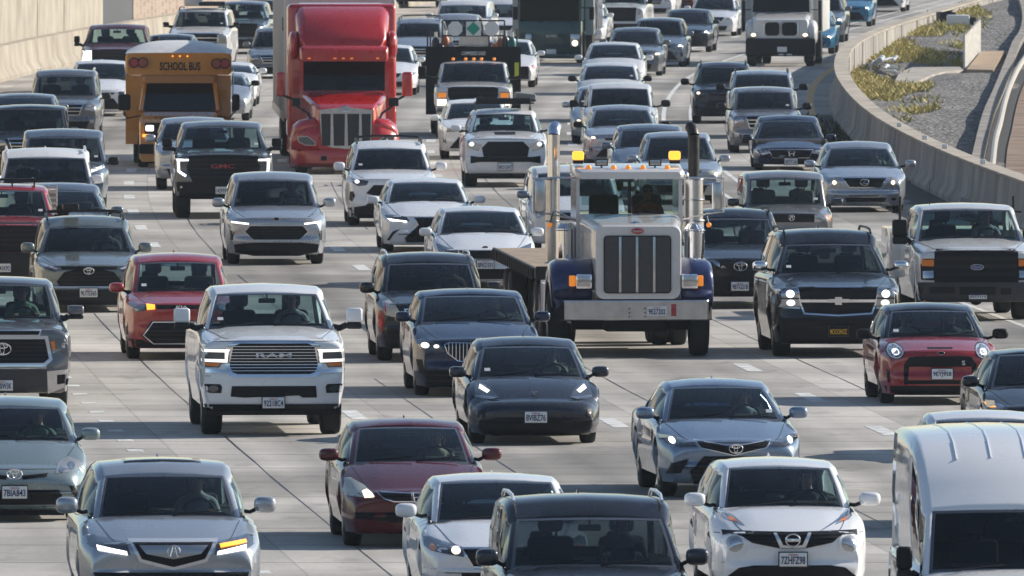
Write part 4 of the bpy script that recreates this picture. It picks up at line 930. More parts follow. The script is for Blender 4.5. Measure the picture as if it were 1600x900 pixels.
vehicle('pickup_truck', 'pickup', 'grey', 349, 340, 'lifted dark grey pickup with black grille, red badge and white C shaped lamps', 'pickup truck', lod=0, tr=.45, tw=.32,
    px=dict(hw=77, roof=188, wst=198, wsb=232, hl=240, bb=308, wt=55, wb=68), rimm='darkrim',
    feats=[('grille', 'black', [(297, 243), (401, 243), (405, 262), (396, 283), (302, 283), (293, 262)], dict(m=False, fr=(.025, 'black'), sl=(5, 'h', 'trim', .03))),
           ('headlight', 'smoke', q((1105, 92), (1180, 95), (1180, 190), (1160, 205), (1112, 175)), dict(sub=[('running_light', 'led', q((1105, 92), (1178, 94), (1178, 105), (1105, 105))), ('running_light', 'led', q((1107, 106), (1122, 106), (1124, 168), (1110, 174))), ('running_light', 'led', q((1112, 175), (1125, 167), (1165, 193), (1158, 205)))])),
           ('bumper', 'black', [(275, 284), (423, 284), (420, 308), (278, 308)], dict(m=False, off=.03)), ('fog_lamp', 'lamp', EL(283, 292, 2, 2), dict(off=.04))],
    plates=[(348, 297, '14297W3', 'truck')], logos=[('txt:GMC:.50:.09:redb', 348, 259.5, 1.0)], mir=('tow', .22, .26, .12, .08), mcol='black')
vehicle('minivan', 'suv', 'white', 74, 367, 'white minivan at the left edge just behind the red pickup', 'van', lod=1,
    px=dict(hw=74, roof=231, wst=246, wsb=285, wt=60, wb=70), rack='rails', norm=[('headlight', 'clear', [(.95, .75), (.93, .95), (.6, .85), (.6, .72)]), ('grille', 'black', [(-.45, .9), (.45, .9), (.4, .65), (-.4, .65)], dict(m=False))])
q = TZ(0, 225, 4)
def lightbar(p, root, c):
    m = MB(); m.rbox(-.62, .62, p.yt + .30, p.yt + .42, p.zr + .07, p.zr + .11, .015)
    for x in (-.6, -.2, .2, .6): m.box(x - .015, x + .015, p.yt + .33, p.yt + .38, p.zr - .05, p.zr + .08)
    m.rbox(-.62, -.58, p.yt + .35, p.yrr - .2, p.zr + .06, p.zr + .1, .01); m.rbox(.58, .62, p.yt + .35, p.yrr - .2, p.zr + .06, p.zr + .1, .01)
    m.build('roof_rack', 'trim', root, 40, (0, -p.oh, 0))
vehicle('pickup_truck', 'pickup', 'red', 6, 452, 'red pickup with black grille and black roof rack at the left edge', 'pickup truck', lod=0, extras=lightbar,
    px=dict(hw=87, roof=287, wst=297, wsb=337, hl=350, bb=440, wt=64, wb=76),
    feats=[('grille', 'black', [(-52, 352), (64, 352), (66, 382), (58, 390), (-46, 390), (-54, 382)], dict(m=False, fr=(.05, 'black'), sl=(4, 'h', 'trim', .03))), ('headlight', 'smoke', [(67, 354), (90, 352), (92, 384), (68, 386)]),
           ('bumper', 'trim', [(-80, 395), (92, 395), (90, 432), (-78, 432)], dict(m=False, off=.03))], plates=[(3, 418, '8G41K92', 'truck')], mir=('tow', .24, .24, .10, .06), mcol='black')
vehicle('sedan', 'sedan', 'bluegrey', 100, 407, 'blue grey sedan with a curved dark windshield beside the red pickup', 'car', lod=1,
    px=dict(hw=76, roof=285, wst=298, wsb=331, hl=350, wt=50, wb=66), norm=[('headlight', 'clear', [(.95, .72), (.93, .9), (.65, .8), (.65, .72)])], mir=(.12, .02))
q = TZ(0, 130, 6.667)
vehicle('compact_suv', 'suv', 'bluegrey', 100, 328, 'dark blue grey crossover with a bright headlamp and black mirror, left of the open lane', 'suv', lod=1,
    px=dict(hw=69, roof=201, wst=214, wsb=252, hl=262, wt=54, wb=64), drv=('dark', 'driver of the dark blue grey crossover'), mcol='black',
    feats=[('headlight', 'lamp', [(135, 268), (163, 258), (167, 262), (162, 276), (140, 278)], dict(sub=[('running_light', 'dim', [(137, 266), (162, 259), (164, 262), (140, 270)])]))],
    norm=[('grille', 'black', [(-.5, .9), (.5, .9), (.45, .55), (-.45, .55)], dict(m=False, fr=(.02, 'chrome')))], mir=(.13, .0))
# ------------------------------------------------------------------ farther vehicles
def NF(st, lit=None, lampm='clear', fr='chrome'):
    m0 = dict(m=False)
    if st == 'A':   # slim grille, swept lamps
        f = [('headlight', lampm, [(.97, .80), (.93, .95), (.62, .86), (.55, .74), (.80, .72), (.96, .72)]), ('grille', 'black', [(-.48, .88), (.48, .88), (.38, .66), (-.38, .66)], dict(m=False, fr=(.014, fr))),
             ('lower_intake', 'black', [(-.62, .36), (.62, .36), (.55, .10), (-.55, .10)], m0)]; lp = (.78, .80)
    elif st == 'B':  # big lower mouth
        f = [('headlight', lampm, [(.97, .84), (.92, .95), (.62, .86), (.58, .76), (.9, .74)]), ('upper_grille', 'black', [(-.5, .82), (.5, .82), (.45, .74), (-.45, .74)], m0),
             ('lower_intake', 'black', [(-.45, .58), (.45, .58), (.72, .12), (-.72, .12)], m0), ('side_intake', 'black', [(.82, .5), (.9, .52), (.88, .3), (.80, .28)])]; lp = (.78, .84)
    elif st == 'D':  # truck face
        f = [('grille', 'black', [(-.62, .94), (.62, .94), (.60, .55), (-.60, .55)], dict(m=False, fr=(.04, fr), sl=(2, 'h', fr, .03))), ('headlight', lampm, [(.66, .95), (.95, .95), (.95, .62), (.66, .62)]),
             ('bumper', 'dullchrome', [(-.98, .36), (.98, .36), (.96, .10), (-.96, .10)], dict(m=False, off=.04)), ('bumper_slot', 'black', [(-.5, .30), (.5, .30), (.5, .14), (-.5, .14)], dict(m=False, off=.055))]; lp = (.80, .80)
    elif st == 'E':  # dark pickup face
        f = [('grille', 'black', [(-.7, .97), (.7, .97), (.66, .45), (-.66, .45)], m0), ('headlight', lampm, [(.72, .92), (.96, .92), (.96, .7), (.74, .7)]), ('bumper', 'trim', [(-.98, .36), (.98, .36), (.96, .05), (-.96, .05)], dict(m=False, off=.04))]; lp = (.84, .8)
    elif st == 'S':
        f = [('headlight', lampm, [(.97, .76), (.93, .95), (.62, .90), (.58, .74), (.8, .70)]), ('grille', 'black', [(-.52, .93), (.52, .93), (.42, .58), (-.42, .58)], dict(m=False, fr=(.02, fr), sl=(2, 'h', fr, .02))),
             ('lower_intake', 'black', [(-.7, .34), (.7, .34), (.62, .08), (-.62, .08)], m0), ('fog_lamp', 'lamp', [(.72, .4), (.84, .4), (.84, .28), (.72, .28)])]; lp = (.8, .82)
    if lit:
        for k, side in enumerate(lit):
            sg = -1 if side == 'L' else 1
            f.append(('low_beam', 'low' if side in 'LR' else 'led', ell(sg * lp[0], lp[1], .055, .045, 10), dict(m=False, off=.02)))
    return f
def far(kind, color, cx, gy, label, cat, st='A', lit=None, lampm='clear', px=None, fr='chrome', lod=2, **kw):
    names = dict(car='sedan', suv='suv', van='minivan')
    nm = kw.pop('nm', None) or {'pickup truck': 'pickup_truck', 'suv': 'suv', 'car': 'sedan' if kind == 'sedan' else 'hatchback', 'van': 'minivan'}[cat]
    return vehicle(nm, kind, color, cx, gy, label, cat, lod=lod, px=px or {}, norm=NF(st, lit, lampm, fr), **kw)

# right of the truck and centre column
far('suv', 'tan', 1196, 238, 'tan grey suv between the dark blue sedan and a paler suv behind it', 'suv', 'S', lod=1, px=dict(hw=57, roof=135, wst=143, wsb=170, hl=178, bb=228, wt=41, wb=46), mir=(.16, .06), mcol='trim', lampm='lamp')
far('suv', 'silver', 1192, 215, 'silver suv with a dark windshield directly behind the tan grey suv', 'suv', 'S', lod=1, px=dict(hw=54, roof=109, wst=116, wsb=139, wt=40, wb=46), mir=(.18, .05), mcol='black', rack='rails dark')
far('suv', 'dgrey', 1131, 192, 'dark compact suv with black roof rails and one bright headlamp on the open stretch', 'suv', 'B', lit='L', lampm='smoke', px=dict(hw=51, roof=96, wst=104, wsb=130, hl=138, bb=182, wt=34, wb=42), mir=(.16, .04), mcol='black', rack='rails dark')
far('sedan', 'silver', 1065, 318, 'silver grey hatchback with wide windshield just behind the flatbed tractor roof beacons', 'car', 'A', lod=1, px=dict(hw=65, roof=205, wst=214, wsb=248, hl=262, wt=43, wb=55), lampm='haze', mir=(.10, .0), nm='hatchback')
far('sedan', 'bluegrey', 1020, 297, 'blue grey sedan half hidden between a white sedan and a silver grey hatchback', 'car', 'A', lod=1, px=dict(hw=62, roof=193, wst=202, wsb=229, wt=43, wb=52), mir=(.10, .02))
far('sedan', 'silver', 974, 261, 'silver white sedan with black mirrors and two visible front headrests', 'car', 'B', lit='L', lampm='lamp', lod=1, px=dict(hw=60, roof=163, wst=171, wsb=196, hl=208, bb=250, wt=40, wb=50), mir=(.13, .02), mcol='black')
far('suv', 'offwhite', 970, 240, 'white minivan with very dark windshield behind the silver white sedan', 'van', 'A', lit='L', lod=1, px=dict(hw=59, roof=129, wst=138, wsb=165, hl=176, wt=43, wb=48), mir=(.20, .05), mcol='black', dglass=2)
far('sedan', 'silver', 948, 224, 'silver sedan peeking out to the left of the white minivan', 'car', 'A', lit='L', lod=1, px=dict(hw=56), mir=(.1, .0))
far('sedan', 'offwhite', 953, 190, 'white sedan with black mirrors and a blank dark windshield behind the white minivan', 'car', 'A', lod=1, px=dict(hw=52, roof=97, wst=103, wsb=123, wt=36, wb=43), mir=(.12, .0), mcol='black', dglass=2)
far('sedan', 'offwhite', 958, 148, 'white sedan with white mirrors, two places behind the white minivan', 'car', 'A', lod=1, px=dict(hw=49, roof=65, wst=70, wsb=90, wt=33, wb=41), mir=(.12, .0))
far('sedan', 'grey', 990, 118, 'dark grey sedan with bright right headlamp, beside the green truck lane', 'car', 'A', lit='R', px=dict(hw=46, roof=42, wst=48, wsb=69, hl=77, bb=112, wt=31, wb=38), lampm='lamp')
far('suv', 'bluegrey', 1027, 104, 'blue grey crossover with a bright lamp strip behind the dark grey sedan', 'suv', 'B', lit='r', px=dict(hw=45, roof=27, wst=32, wsb=55, hl=66, bb=97, wt=30, wb=38), lampm='lamp')
far('sedan', 'dgrey', 1071, 81, 'dark sedan with two bright lamps left of the white sedan by the box truck', 'car', 'B', lit='lr', px=dict(hw=41, roof=13, wst=18, wsb=37, hl=45, bb=73, wt=28, wb=34), lampm='lamp')
far('sedan', 'offwhite', 1112, 56, 'white sedan at the top beside the white box truck', 'car', 'A', px=dict(hw=39, roof=-8, wst=-3, wsb=15, hl=24, bb=50, wt=27, wb=33))
far('sedan', 'maroon', 1052, 20, 'dark red car at the top edge behind the dark sedan with bright lamps', 'car', 'A')
far('pickup', 'offwhite', 965, 62, 'white pickup with a huge black grille at the top, right of the green truck', 'pickup truck', 'E', px=dict(hw=42, roof=-28, wst=-22, wsb=4, hl=10, bb=52), mir=('tow', .2, .3, .1, .1), mcol='black')
far('sedan', 'offwhite', 905, 70, 'white sedan showing its right mirror past the green truck', 'car', 'A', px=dict(hw=41))
far('suv', 'offwhite', 1016, 32, 'white suv at the top edge behind the black grille pickup', 'suv', 'S')
# right side far
far('sedan', 'teal', 1262, 84, 'teal blue car peeking out behind the right side of the white box truck', 'car', 'A', lit='R', px=dict(hw=42), nm='hatchback')
far('suv', 'grey', 1278, 66, 'dark grey suv with bright headlamp behind the teal blue car', 'suv', 'S', lit='r', px=dict(hw=41))
far('hatch', 'teal', 1326, 41, 'bright blue hatchback with white number plate near the concrete barrier, top right', 'car', 'B', lit='r', lampm='smoke', px=dict(hw=36, bb=34, hl=8))
far('sedan', 'offwhite', 1379, 18, 'white sedan with black lower grille farthest up beside the barrier', 'car', 'B', px=dict(hw=36, hl=-12, bb=12))
# middle
far('sedan', 'white', 744, 248, 'white sedan mostly hidden behind the white midsize pickup', 'car', 'B', lampm='smoke', lod=1, px=dict(hw=58, roof=154, wst=161, wsb=184, hl=196, wt=38, wb=47), mir=(.1, .0))
far('van', 'offwhite', 903, 398, 'white minivan seen through and beside the flatbed tractor cab', 'van', 'A', lod=1, px=dict(hw=76, roof=258, wst=270, wsb=306, wt=55, wb=64), mir=(.06, .02), mcol='bluegrey')
far('sedan', 'white', 603, 148, 'white sedan showing only its right side past the red semi truck', 'car', 'A', px=dict(hw=49), lampm='lamp')
far('suv', 'silver', 650, 114, 'silver suv with a black roof rack above the white sedan beside the red semi truck', 'suv', 'S', px=dict(hw=46, roof=28, wst=36, wsb=57, hl=70, bb=106, wt=31, wb=37), rack='rails dark bars', dglass=2)
far('suv', 'silver', 707, 106, 'silver suv of which the roof shows above the gas cylinder truck', 'suv', 'S', px=dict(hw=46, roof=21, wst=32, wsb=54))
far('van', 'offwhite', 718, 86, 'white van with broad dark windshield behind the gas cylinder truck', 'van', 'A', px=dict(hw=48, roof=0, wst=8, wsb=27, wt=35, wb=39))
far('van', 'offwhite', 780, 78, 'second white van to the right behind the gas cylinder truck', 'van', 'A', px=dict(hw=44, roof=-2, wst=7, wsb=27, wt=30, wb=35))
far('suv', 'dgrey', 652, 12, 'dark suv at the very top above the silver suv with a black rack', 'suv', 'S', px=dict(hw=37))
far('sedan', 'offwhite', 790, 136, 'white sedan with a white mirror showing right of the gas cylinder truck', 'car', 'A', px=dict(hw=47, roof=60, wst=65, wsb=84), mir=(.12, .02), lampm='redlens')
# left
far('pickup', 'maroon', 178, 146, 'dark maroon pickup with one white framed headlamp beside the left retaining wall', 'pickup truck', 'D', px=dict(hw=53, roof=37, wst=44, wsb=67, hl=76, bb=130, wt=40, wb=49), mir=('tow', .17, .3, .17, .05), mcol='black', lampm='led', fr='trim', lod=1)
far('bigsuv', 'offwhite', 309, 112, 'white large suv with black mirrors and cargo on its roof, behind the school bus', 'suv', 'D', px=dict(hw=49, roof=12, wst=18, wsb=41, hl=50, wt=35, wb=42), mir=('tow', .2, .16, .12, .05), mcol='black', lod=1, rack='rails dark')
far('sedan', 'grey', 262, 128, 'grey sedan whose roof shows between the maroon pickup and the school bus', 'car', 'A', px=dict(hw=46, roof=52, wst=56, wsb=76, wt=30, wb=38))
far('pickup', 'bluegrey', 370, 84, 'blue grey pickup with a tall black grille right of the white large suv', 'pickup truck', 'E', lit='r', px=dict(hw=46, roof=1, wst=6, wsb=29, hl=35, bb=76), lod=1, lampm='lamp')
far('suv', 'black', 424, 46, 'black suv at the top left of the red semi truck', 'suv', 'S', px=dict(hw=40))
far('suv', 'tan', 431, 122, 'grey beige crossover left of the red semi trailer with a bright curved lamp', 'suv', 'S', lit='l', px=dict(hw=46, roof=42, wst=49, wsb=73, hl=84, bb=116, wt=32, wb=40), lod=1, lampm='lamp')
far('suv', 'dgrey', 306, 46, 'dark vehicle at the top edge behind the roof cargo of the white large suv', 'suv', 'S', px=dict(hw=40, roof=-24))
far('sedan', 'white', 154, 181, 'white sedan with a blue slash shaped trim beside the school bus', 'car', 'B', px=dict(hw=51, roof=93, wst=99, wsb=123, hl=138, bb=175, wt=36, wb=43), lod=1, lampm='smoke')
far('suv', 'grey', 99, 213, 'grey crossover with silver rails in front of the white sedan by the left shoulder', 'suv', 'S', px=dict(hw=57, roof=108, wst=118, wsb=149, hl=160, bb=205, wt=42, wb=48), lod=1, rack='rails', lampm='clear', mir=(.13, -.02), mcol='trim')
far('sedan', 'grey', 35, 240, 'grey sedan of which only the roof and windshield show near the left edge', 'car', 'A', px=dict(hw=58, roof=145, wst=151, wsb=172, wt=42, wb=50), lod=1)
far('suv', 'black', 46, 276, 'black suv with wide dark windshield at the left edge behind the blue grey crossover', 'suv', 'S', px=dict(hw=62, roof=163, wst=169, wsb=205, wt=50, wb=58), lod=1, mir=(.1, .0), mcol='dgrey')
far('suv', 'silver', 303, 296, 'silver suv half hidden behind the lifted dark grey pickup', 'suv', 'S', px=dict(hw=61, roof=182, wst=192), lod=1, mir=(.1, .02))
far('sedan', 'white', 352, 166, 'white sedan behind the right side of the school bus', 'car', 'A', px=dict(hw=49, roof=96), mir=(.12, .03))
far('sedan', 'silver', 340, 188, 'silver sedan tucked between the school bus and the white sedan', 'car', 'A', px=dict(hw=51, roof=112), mir=(.10, .03), mcol='black')
far('sedan', 'offwhite', 397, 60, 'white car touching the left side of the red semi trailer at the top', 'car', 'A', px=dict(hw=20), W=.88)
# ------------------------------------------------------------------ heavy vehicles
class L:
    """local frame of a heavy vehicle: front axle centre at the origin, -y forward"""
    def __init__(s, name, cx, gy, label, cat, yaw=None, oh=.9):
        s.D = dist(gy); s.Df = s.D - oh; s.cx = cx; s.oh = oh
        yw = -slope(s.D) if yaw is None else yaw
        X = (cx - 800) * s.Df / FPX - math.sin(yw) * oh
        s.root = empty(name, (X, s.D, 0), yw); tag(s.root, label, cat); s.yw = yw
    def X(s, px, y=None):
        y = -s.oh if y is None else y
        # account for yaw drift of points behind the nose
        D = s.D + y * math.cos(s.yw)
        wx = (px - 800) * D / FPX - s.root.location.x + math.sin(s.yw) * y
        return wx / math.cos(s.yw)
    def Z(s, py, y=None):
        y = -s.oh if y is None else y
        return zat(py, s.D + y)
def tyre(root, x, y, r=.5, w=.28, rimm='rim', dual=False):
    p = P(); p.tr = r; p.tw = w; return wheel(p, x, y, root, rimm)
def roundrect(x0, z0, x1, z1, r, n=4):
    out = []
    for cx, cz, a in ((x1 - r, z0 + r, -90), (x1 - r, z1 - r, 0), (x0 + r, z1 - r, 90), (x0 + r, z0 + r, 180)):
        for k in range(n + 1): t = R(a + 90 * k / n); out.append((cx + r * math.cos(t), cz + r * math.sin(t)))
    return out
def panel(root, name, mt, poly, y, th=.02, smooth=35):
    return MB().prism(poly, y, y + th).build(name, mt, root, smooth)
def ringy(poly, y): return [(x, y, z) for x, z in poly]
def pglass(root, name, poly, y, lean=0, z0=0, mt=None):
    m = MB(); n = len(poly); vs = [(x, y + (z - z0) * lean, z) for x, z in poly]; m.add(vs, [tuple(range(n))]); return m.build(name, mt or GL, root, 0)

# ---- flatbed tractor (white cab, blue fenders) ----
t = L('semi_truck', 996, 556, 'white flatbed semi truck with blue fenders, polished exhaust stacks and amber roof beacons', 'truck', oh=.85)
r = t.root
def U(u, y=None): return t.X(740 + u / 2.5, y)
def V_(v, y=None): return t.Z(200 + v / 2.5, y)
# bumper
x0, x1 = U(330), U(938); zb0, zb1 = V_(752), V_(672)
rings = [[(x, y, z) for x, y in ((x0, -.45), (x0 + .02, -.72), (x0 + .10, -.86), (x1 - .10, -.86), (x1 - .02, -.72), (x1, -.45))] for z in (zb0, zb0 + .03, zb1 - .03, zb1)]
m = MB(); m.loft(rings, caps=False, closed=False); bo = m.build('bumper', 'dullchrome', r, 30); md = bo.modifiers.new('s', 'SOLIDIFY'); md.thickness = .03
for u in (608, 670):
    for v in (705, 722, 737): MB().cyl((U(u), -.875, V_(v)), (U(u), -.855, V_(v)), .012, n=8).build('bumper_bolt', 'dark', bo, 0)
pm = MB(); xx, zz = U(716), V_(715); pm.rbox(xx - .155, xx + .155, -.89, -.87, zz - .08, zz + .08, .006); po = pm.build('license_plate', 'plate', r, 30)
text_obj('plate_number', '9E27202', xx, -.895, zz - .01, .085, 'platetxt', po, width=.27, bold=.012); text_obj('plate_script', 'California', xx, -.895, zz + .055, .022, 'platered', po, width=.12)
MB().rbox(U(772), U(792), -.876, -.868, V_(735), V_(688), .004).build('bumper_reflector', 'redlens', r, 30)
# fenders
for s_ in (-1, 1):
    xa, xb = ((U(300), U(464)) if s_ < 0 else (U(812), U(942)))
    xi, xo = (xb, xa) if s_ < 0 else (xa, xb)
    m = MB(); rg = []
    for y, zt_, ins in ((-.80, .82, .10), (-.80, 1.12, .04), (-.76, 1.30, .02), (-.62, 1.44, .0), (-.35, 1.53, 0), (0, 1.55, 0), (.35, 1.46, 0), (.6, 1.25, 0), (.72, .95, 0)):
        xs = [xi, lerp(xi, xo, .5), lerp(xi, xo, .82), lerp(xi, xo, .95), xo, xo]
        zs = [zt_ + .03, zt_ + .02, zt_ - .0, zt_ - .05, zt_ - .14, zt_ - .35 if y > -.7 else .80]
        rg.append([(x - s_ * ins * (k / 5), y, z) for k, (x, z) in enumerate(zip(xs, zs))])
    m.loft(rg, caps=False, closed=False)
    m.add([rg[1][0], rg[1][3], rg[1][4], (rg[0][5][0], -.80, zb1), (xi, -.80, zb1)], [(0, 1, 2, 3, 4)])
    o = m.build('fender', 'violet', r, 45); md = o.modifiers.new('s', 'SOLIDIFY'); md.thickness = .02
    # headlamp pod
    u0, u1 = ((398, 462) if s_ < 0 else (812, 877)); h = MB(); h.rbox(U(u0), U(u1), -.95, -.72, V_(628), V_(570), .03); ho = h.build('headlight', 'chrome', r, 30)
    l = MB(); l.rbox(U(u0 + 6), U(u1 - 6), -.965, -.94, V_(618), V_(578), .02); l.build('lens', 'clear', ho, 30)
    v0, v1 = ((373, 397) if s_ < 0 else (877, 897)); a = MB(); a.rbox(U(v0), U(v1), -.90, -.80, V_(618), V_(576), .015); a.build('turn_lens', 'amberdim', ho, 30)
tyre(r, U(335), 0, .53, .30); tyre(r, U(893), 0, .53, .30)
# hood
gx0, gx1 = U(478), U(808); gz0, gz1 = V_(668), V_(385)
bx0, bx1 = U(412, .75), U(812, .75); bz = V_(336, .75)
def hoodring(y, xa, xb, za, zb_, rr): return [(x, y, z) for x, z in roundrect(xa, za, xb, zb_, rr, 5)]
m = MB(); m.loft([hoodring(-.86, gx0, gx1, gz0, gz1, .13), hoodring(-.80, gx0 - .02, gx1 + .02, gz0, gz1 + .02, .14), hoodring(-.3, lerp(gx0, bx0, .3), lerp(gx1, bx1, .3), gz0, lerp(gz1, bz, .35), .15), hoodring(.75, bx0, bx1, gz0, bz, .16)])
m.build('hood', 'truckwhite', r, 40)
# grille
gp = roundrect(U(508), V_(646), U(772), V_(420), .06, 3)
go = panel(r, 'grille', 'trim', gp, -.885, .03)
m = MB(); m.prism(shrink(gp, .02), -.893, -.88); m.build('mesh', simple('grille_mesh', (.06, .06, .065), .55, .3, noise=.3, nscale=60), go, 0)
for u in (572, 638, 705): MB().rbox(U(u - 5), U(u + 5), -.91, -.88, V_(642), V_(424), .008).build('grille_bar', 'dullchrome', go, 30)
bd = MB(); bd.sup((U(640), -.885, V_(402)), (.10, .02, .046), 2); bd = bd.build('badge', 'redb', r, 40); text_obj('badge_script', 'Peterbilt', U(640), -.908, V_(402), .035, 'bright', bd, width=.15, shear=.2)
m = MB(); m.sup((U(637), -.45, V_(378)), (.03, .12, .035), 2); m.add([(U(637) - .1, -.42, V_(374)), (U(637), -.55, V_(384)), (U(637) + .1, -.42, V_(374)), (U(637), -.44, V_(365))], [(0, 1, 2, 3)]); m.build('hood_ornament', 'chrome', r, 40)
# cab
ca, cb = U(400, .9), U(815, .9); cz0, cz1 = .9, V_(198, .9)
m = MB()
wl, wr_, wz0, wz1 = U(414, .85), U(801, .85), V_(334, .85), V_(200, .85)
m.box(ca, wl, .85, 2.3, cz0, wz1 + .02); m.box(wr_, cb, .85, 2.3, cz0, wz1 + .02); m.box(wl + .002, wr_ - .002, .85, 2.3, cz0, wz0 - .003)
m.build('cab', 'truckwhite', r, 30)
rz = V_(152, 1.2)
m = MB(); m.loft([[(x, y, z) for x, z in roundrect(ca - .02 + i, wz1 + .01, cb + .02 - i, zt_, .05, 3)] for y, i, zt_ in ((.62, .06, wz1 + .12), (.70, .0, wz1 + .16), (1.1, 0, rz), (1.6, 0, rz + .05), (2.2, .0, rz + .04), (2.32, .05, rz - .03))]); m.build('roof', 'truckwhite', r, 40)
m = MB(); m.add([(wl, .86, wz0), (wr_, .86, wz0), (wr_, .90, wz1), (wl, .90, wz1)], [(0, 1, 2, 3)]); m.build('windshield', CABGL, r, 0)
MB().box(U(603, .85), U(616, .85), .84, .92, wz0 + .003, wz1 - .003).build('windshield_divider', 'trim', r, 0)
m = MB(); m.add([(wl + .12, 2.31, wz0 + .1), (wr_ - .12, 2.31, wz0 + .1), (wr_ - .12, 2.31, wz1 - .05), (wl + .12, 2.31, wz1 - .05)], [(0, 1, 2, 3)]); m.build('rear_window', GL, r, 0)
for xc in (wl + .45, wr_ - .45):
    MB().rbox(xc - .24, xc + .24, 1.8, 1.95, 1.2, wz0 + .28, .06).build('front_seat', 'seat', r, 40)
m = MB(); m.tube([(wr_ - .45 + .22 * math.cos(a), 1.15 + .1 * math.sin(a), wz0 + .0 + .2 * math.sin(a)) for a in [k * math.pi / 10 for k in range(20)]], .018, 6, closed=True); m.build('steering_wheel', 'interior', r, 40)
for u0, u1 in ((470, 570), (660, 755)):
    m = MB(); m.tube([(U(u0, .8), .82, wz0 + .06), (U(u1, .8), .80, wz0 - .02)], .014, 6); m.build('wiper', 'trim', r, 30)
for u in (450, 547, 604, 662, 757):
    m = MB(); m.sup((U(u, .8), .80, V_(155, .8)), (.045, .06, .045), 2.2); m.cyl((U(u, .8), .8, V_(163, .8) - .02), (U(u, .8), .8, V_(160, .8)), .05, n=12); m.build('marker_light', 'amberdim', r, 40)
for u in (408, 785):
    m = MB(); m.rbox(U(u - 22, 1.4), U(u + 22, 1.4), 1.3, 1.48, V_(124, 1.4), V_(90, 1.4), .03, 0); m.rbox(U(u - 20, 1.4), U(u + 20, 1.4), 1.3, 1.48, V_(139, 1.4), V_(125, 1.4), .01, 1); m.build('roof_beacon', ['amberlit', 'trim'], r, 40)
for u in (500, 709):
    m = MB(); m.rbox(U(u - 25, 1.0), U(u + 25, 1.0), .98, 1.06, V_(148, 1.0), V_(120, 1.0), .01, 1); m.rbox(U(u - 20, 1), U(u + 20, 1), .97, .99, V_(144, 1.0), V_(124, 1.0), .006, 0); m.cyl((U(u, 1), 1.02, V_(158, 1)), (U(u, 1), 1.02, V_(148, 1)), .015, n=6, mi=1); m.build('work_lamp', ['lamp', 'trim'], r, 40)
for u0, u1 in ((480, 526), (675, 722)): MB().rbox(U(u0, .6), U(u1, .6), .66, .70, V_(180, .65), V_(173, .65), .008).build('visor_slot', 'dullchrome', r, 30)
# exhaust stacks and air cleaners
yS = 2.55
m = MB(); m.cyl((U(313, yS), yS, 1.2), (U(313, yS), yS, V_(25, yS)), .10, n=20); m.tube([(U(313, yS), yS, V_(28, yS)), (U(315, yS), yS + .03, V_(8, yS)), (U(322, yS), yS + .16, V_(-5, yS))], [.10, .102, .10], 20); m.build('exhaust_stack', 'chrome', r, 40)
m = MB(); m.cyl((U(860, yS), yS, 1.2), (U(860, yS), yS, V_(28, yS)), .092, n=20); m.tube([(U(860, yS), yS, V_(30, yS)), (U(857, yS), yS + .04, V_(10, yS)), (U(850, yS), yS + .16, V_(-2, yS))], [.092, .095, .092], 20); m.build('exhaust_stack', simple('sooty_stack', (.05, .048, .045), .45, .7, noise=.5), r, 40)
for u0, u1, v0, v1 in ((822, 897, 200, 360), (822, 900, 362, 525), (280, 330, 200, 525)):
    m = MB(); xc = (U(u0, 2.3) + U(u1, 2.3)) / 2; rr = (U(u1, 2.3) - U(u0, 2.3)) / 2; m.cyl((xc, 2.3, V_(v1, 2.3)), (xc, 2.3, V_(v0, 2.3)), rr, n=24)
    for v in (v0, (v0 + v1) / 2, v1): m.tube([(xc + (rr + .006) * math.cos(a), 2.3 + (rr + .006) * math.sin(a), V_(v, 2.3)) for a in [k * math.pi / 12 for k in range(24)]], .012, 6, closed=True)
    m.build('heat_shield', 'dullchrome', r, 40)
for xc, v0, v1 in ((U(362, 1.0), 392, 528), (U(862, 1.0), 395, 520)):
    m = MB(); m.cyl((xc, 1.0, V_(v1, 1)), (xc, 1.0, V_(v0, 1)), .165, n=28); m.cyl((xc, 1.0, V_(v0, 1)), (xc, 1.0, V_(v0 - 22, 1)), .165, .10, n=28)
    for v in (v0 + 6, v1 - 6): m.tube([(xc + .17 * math.cos(a), 1 + .17 * math.sin(a), V_(v, 1)) for a in [k * math.pi / 12 for k in range(24)]], .010, 6, closed=True)
    m.build('air_cleaner', 'chrome', r, 40)
m = MB(); m.sup((U(828, .9), .9, V_(185, .9)), (.06, .12, .07), 2); m.build('horn', 'chrome', r, 40)
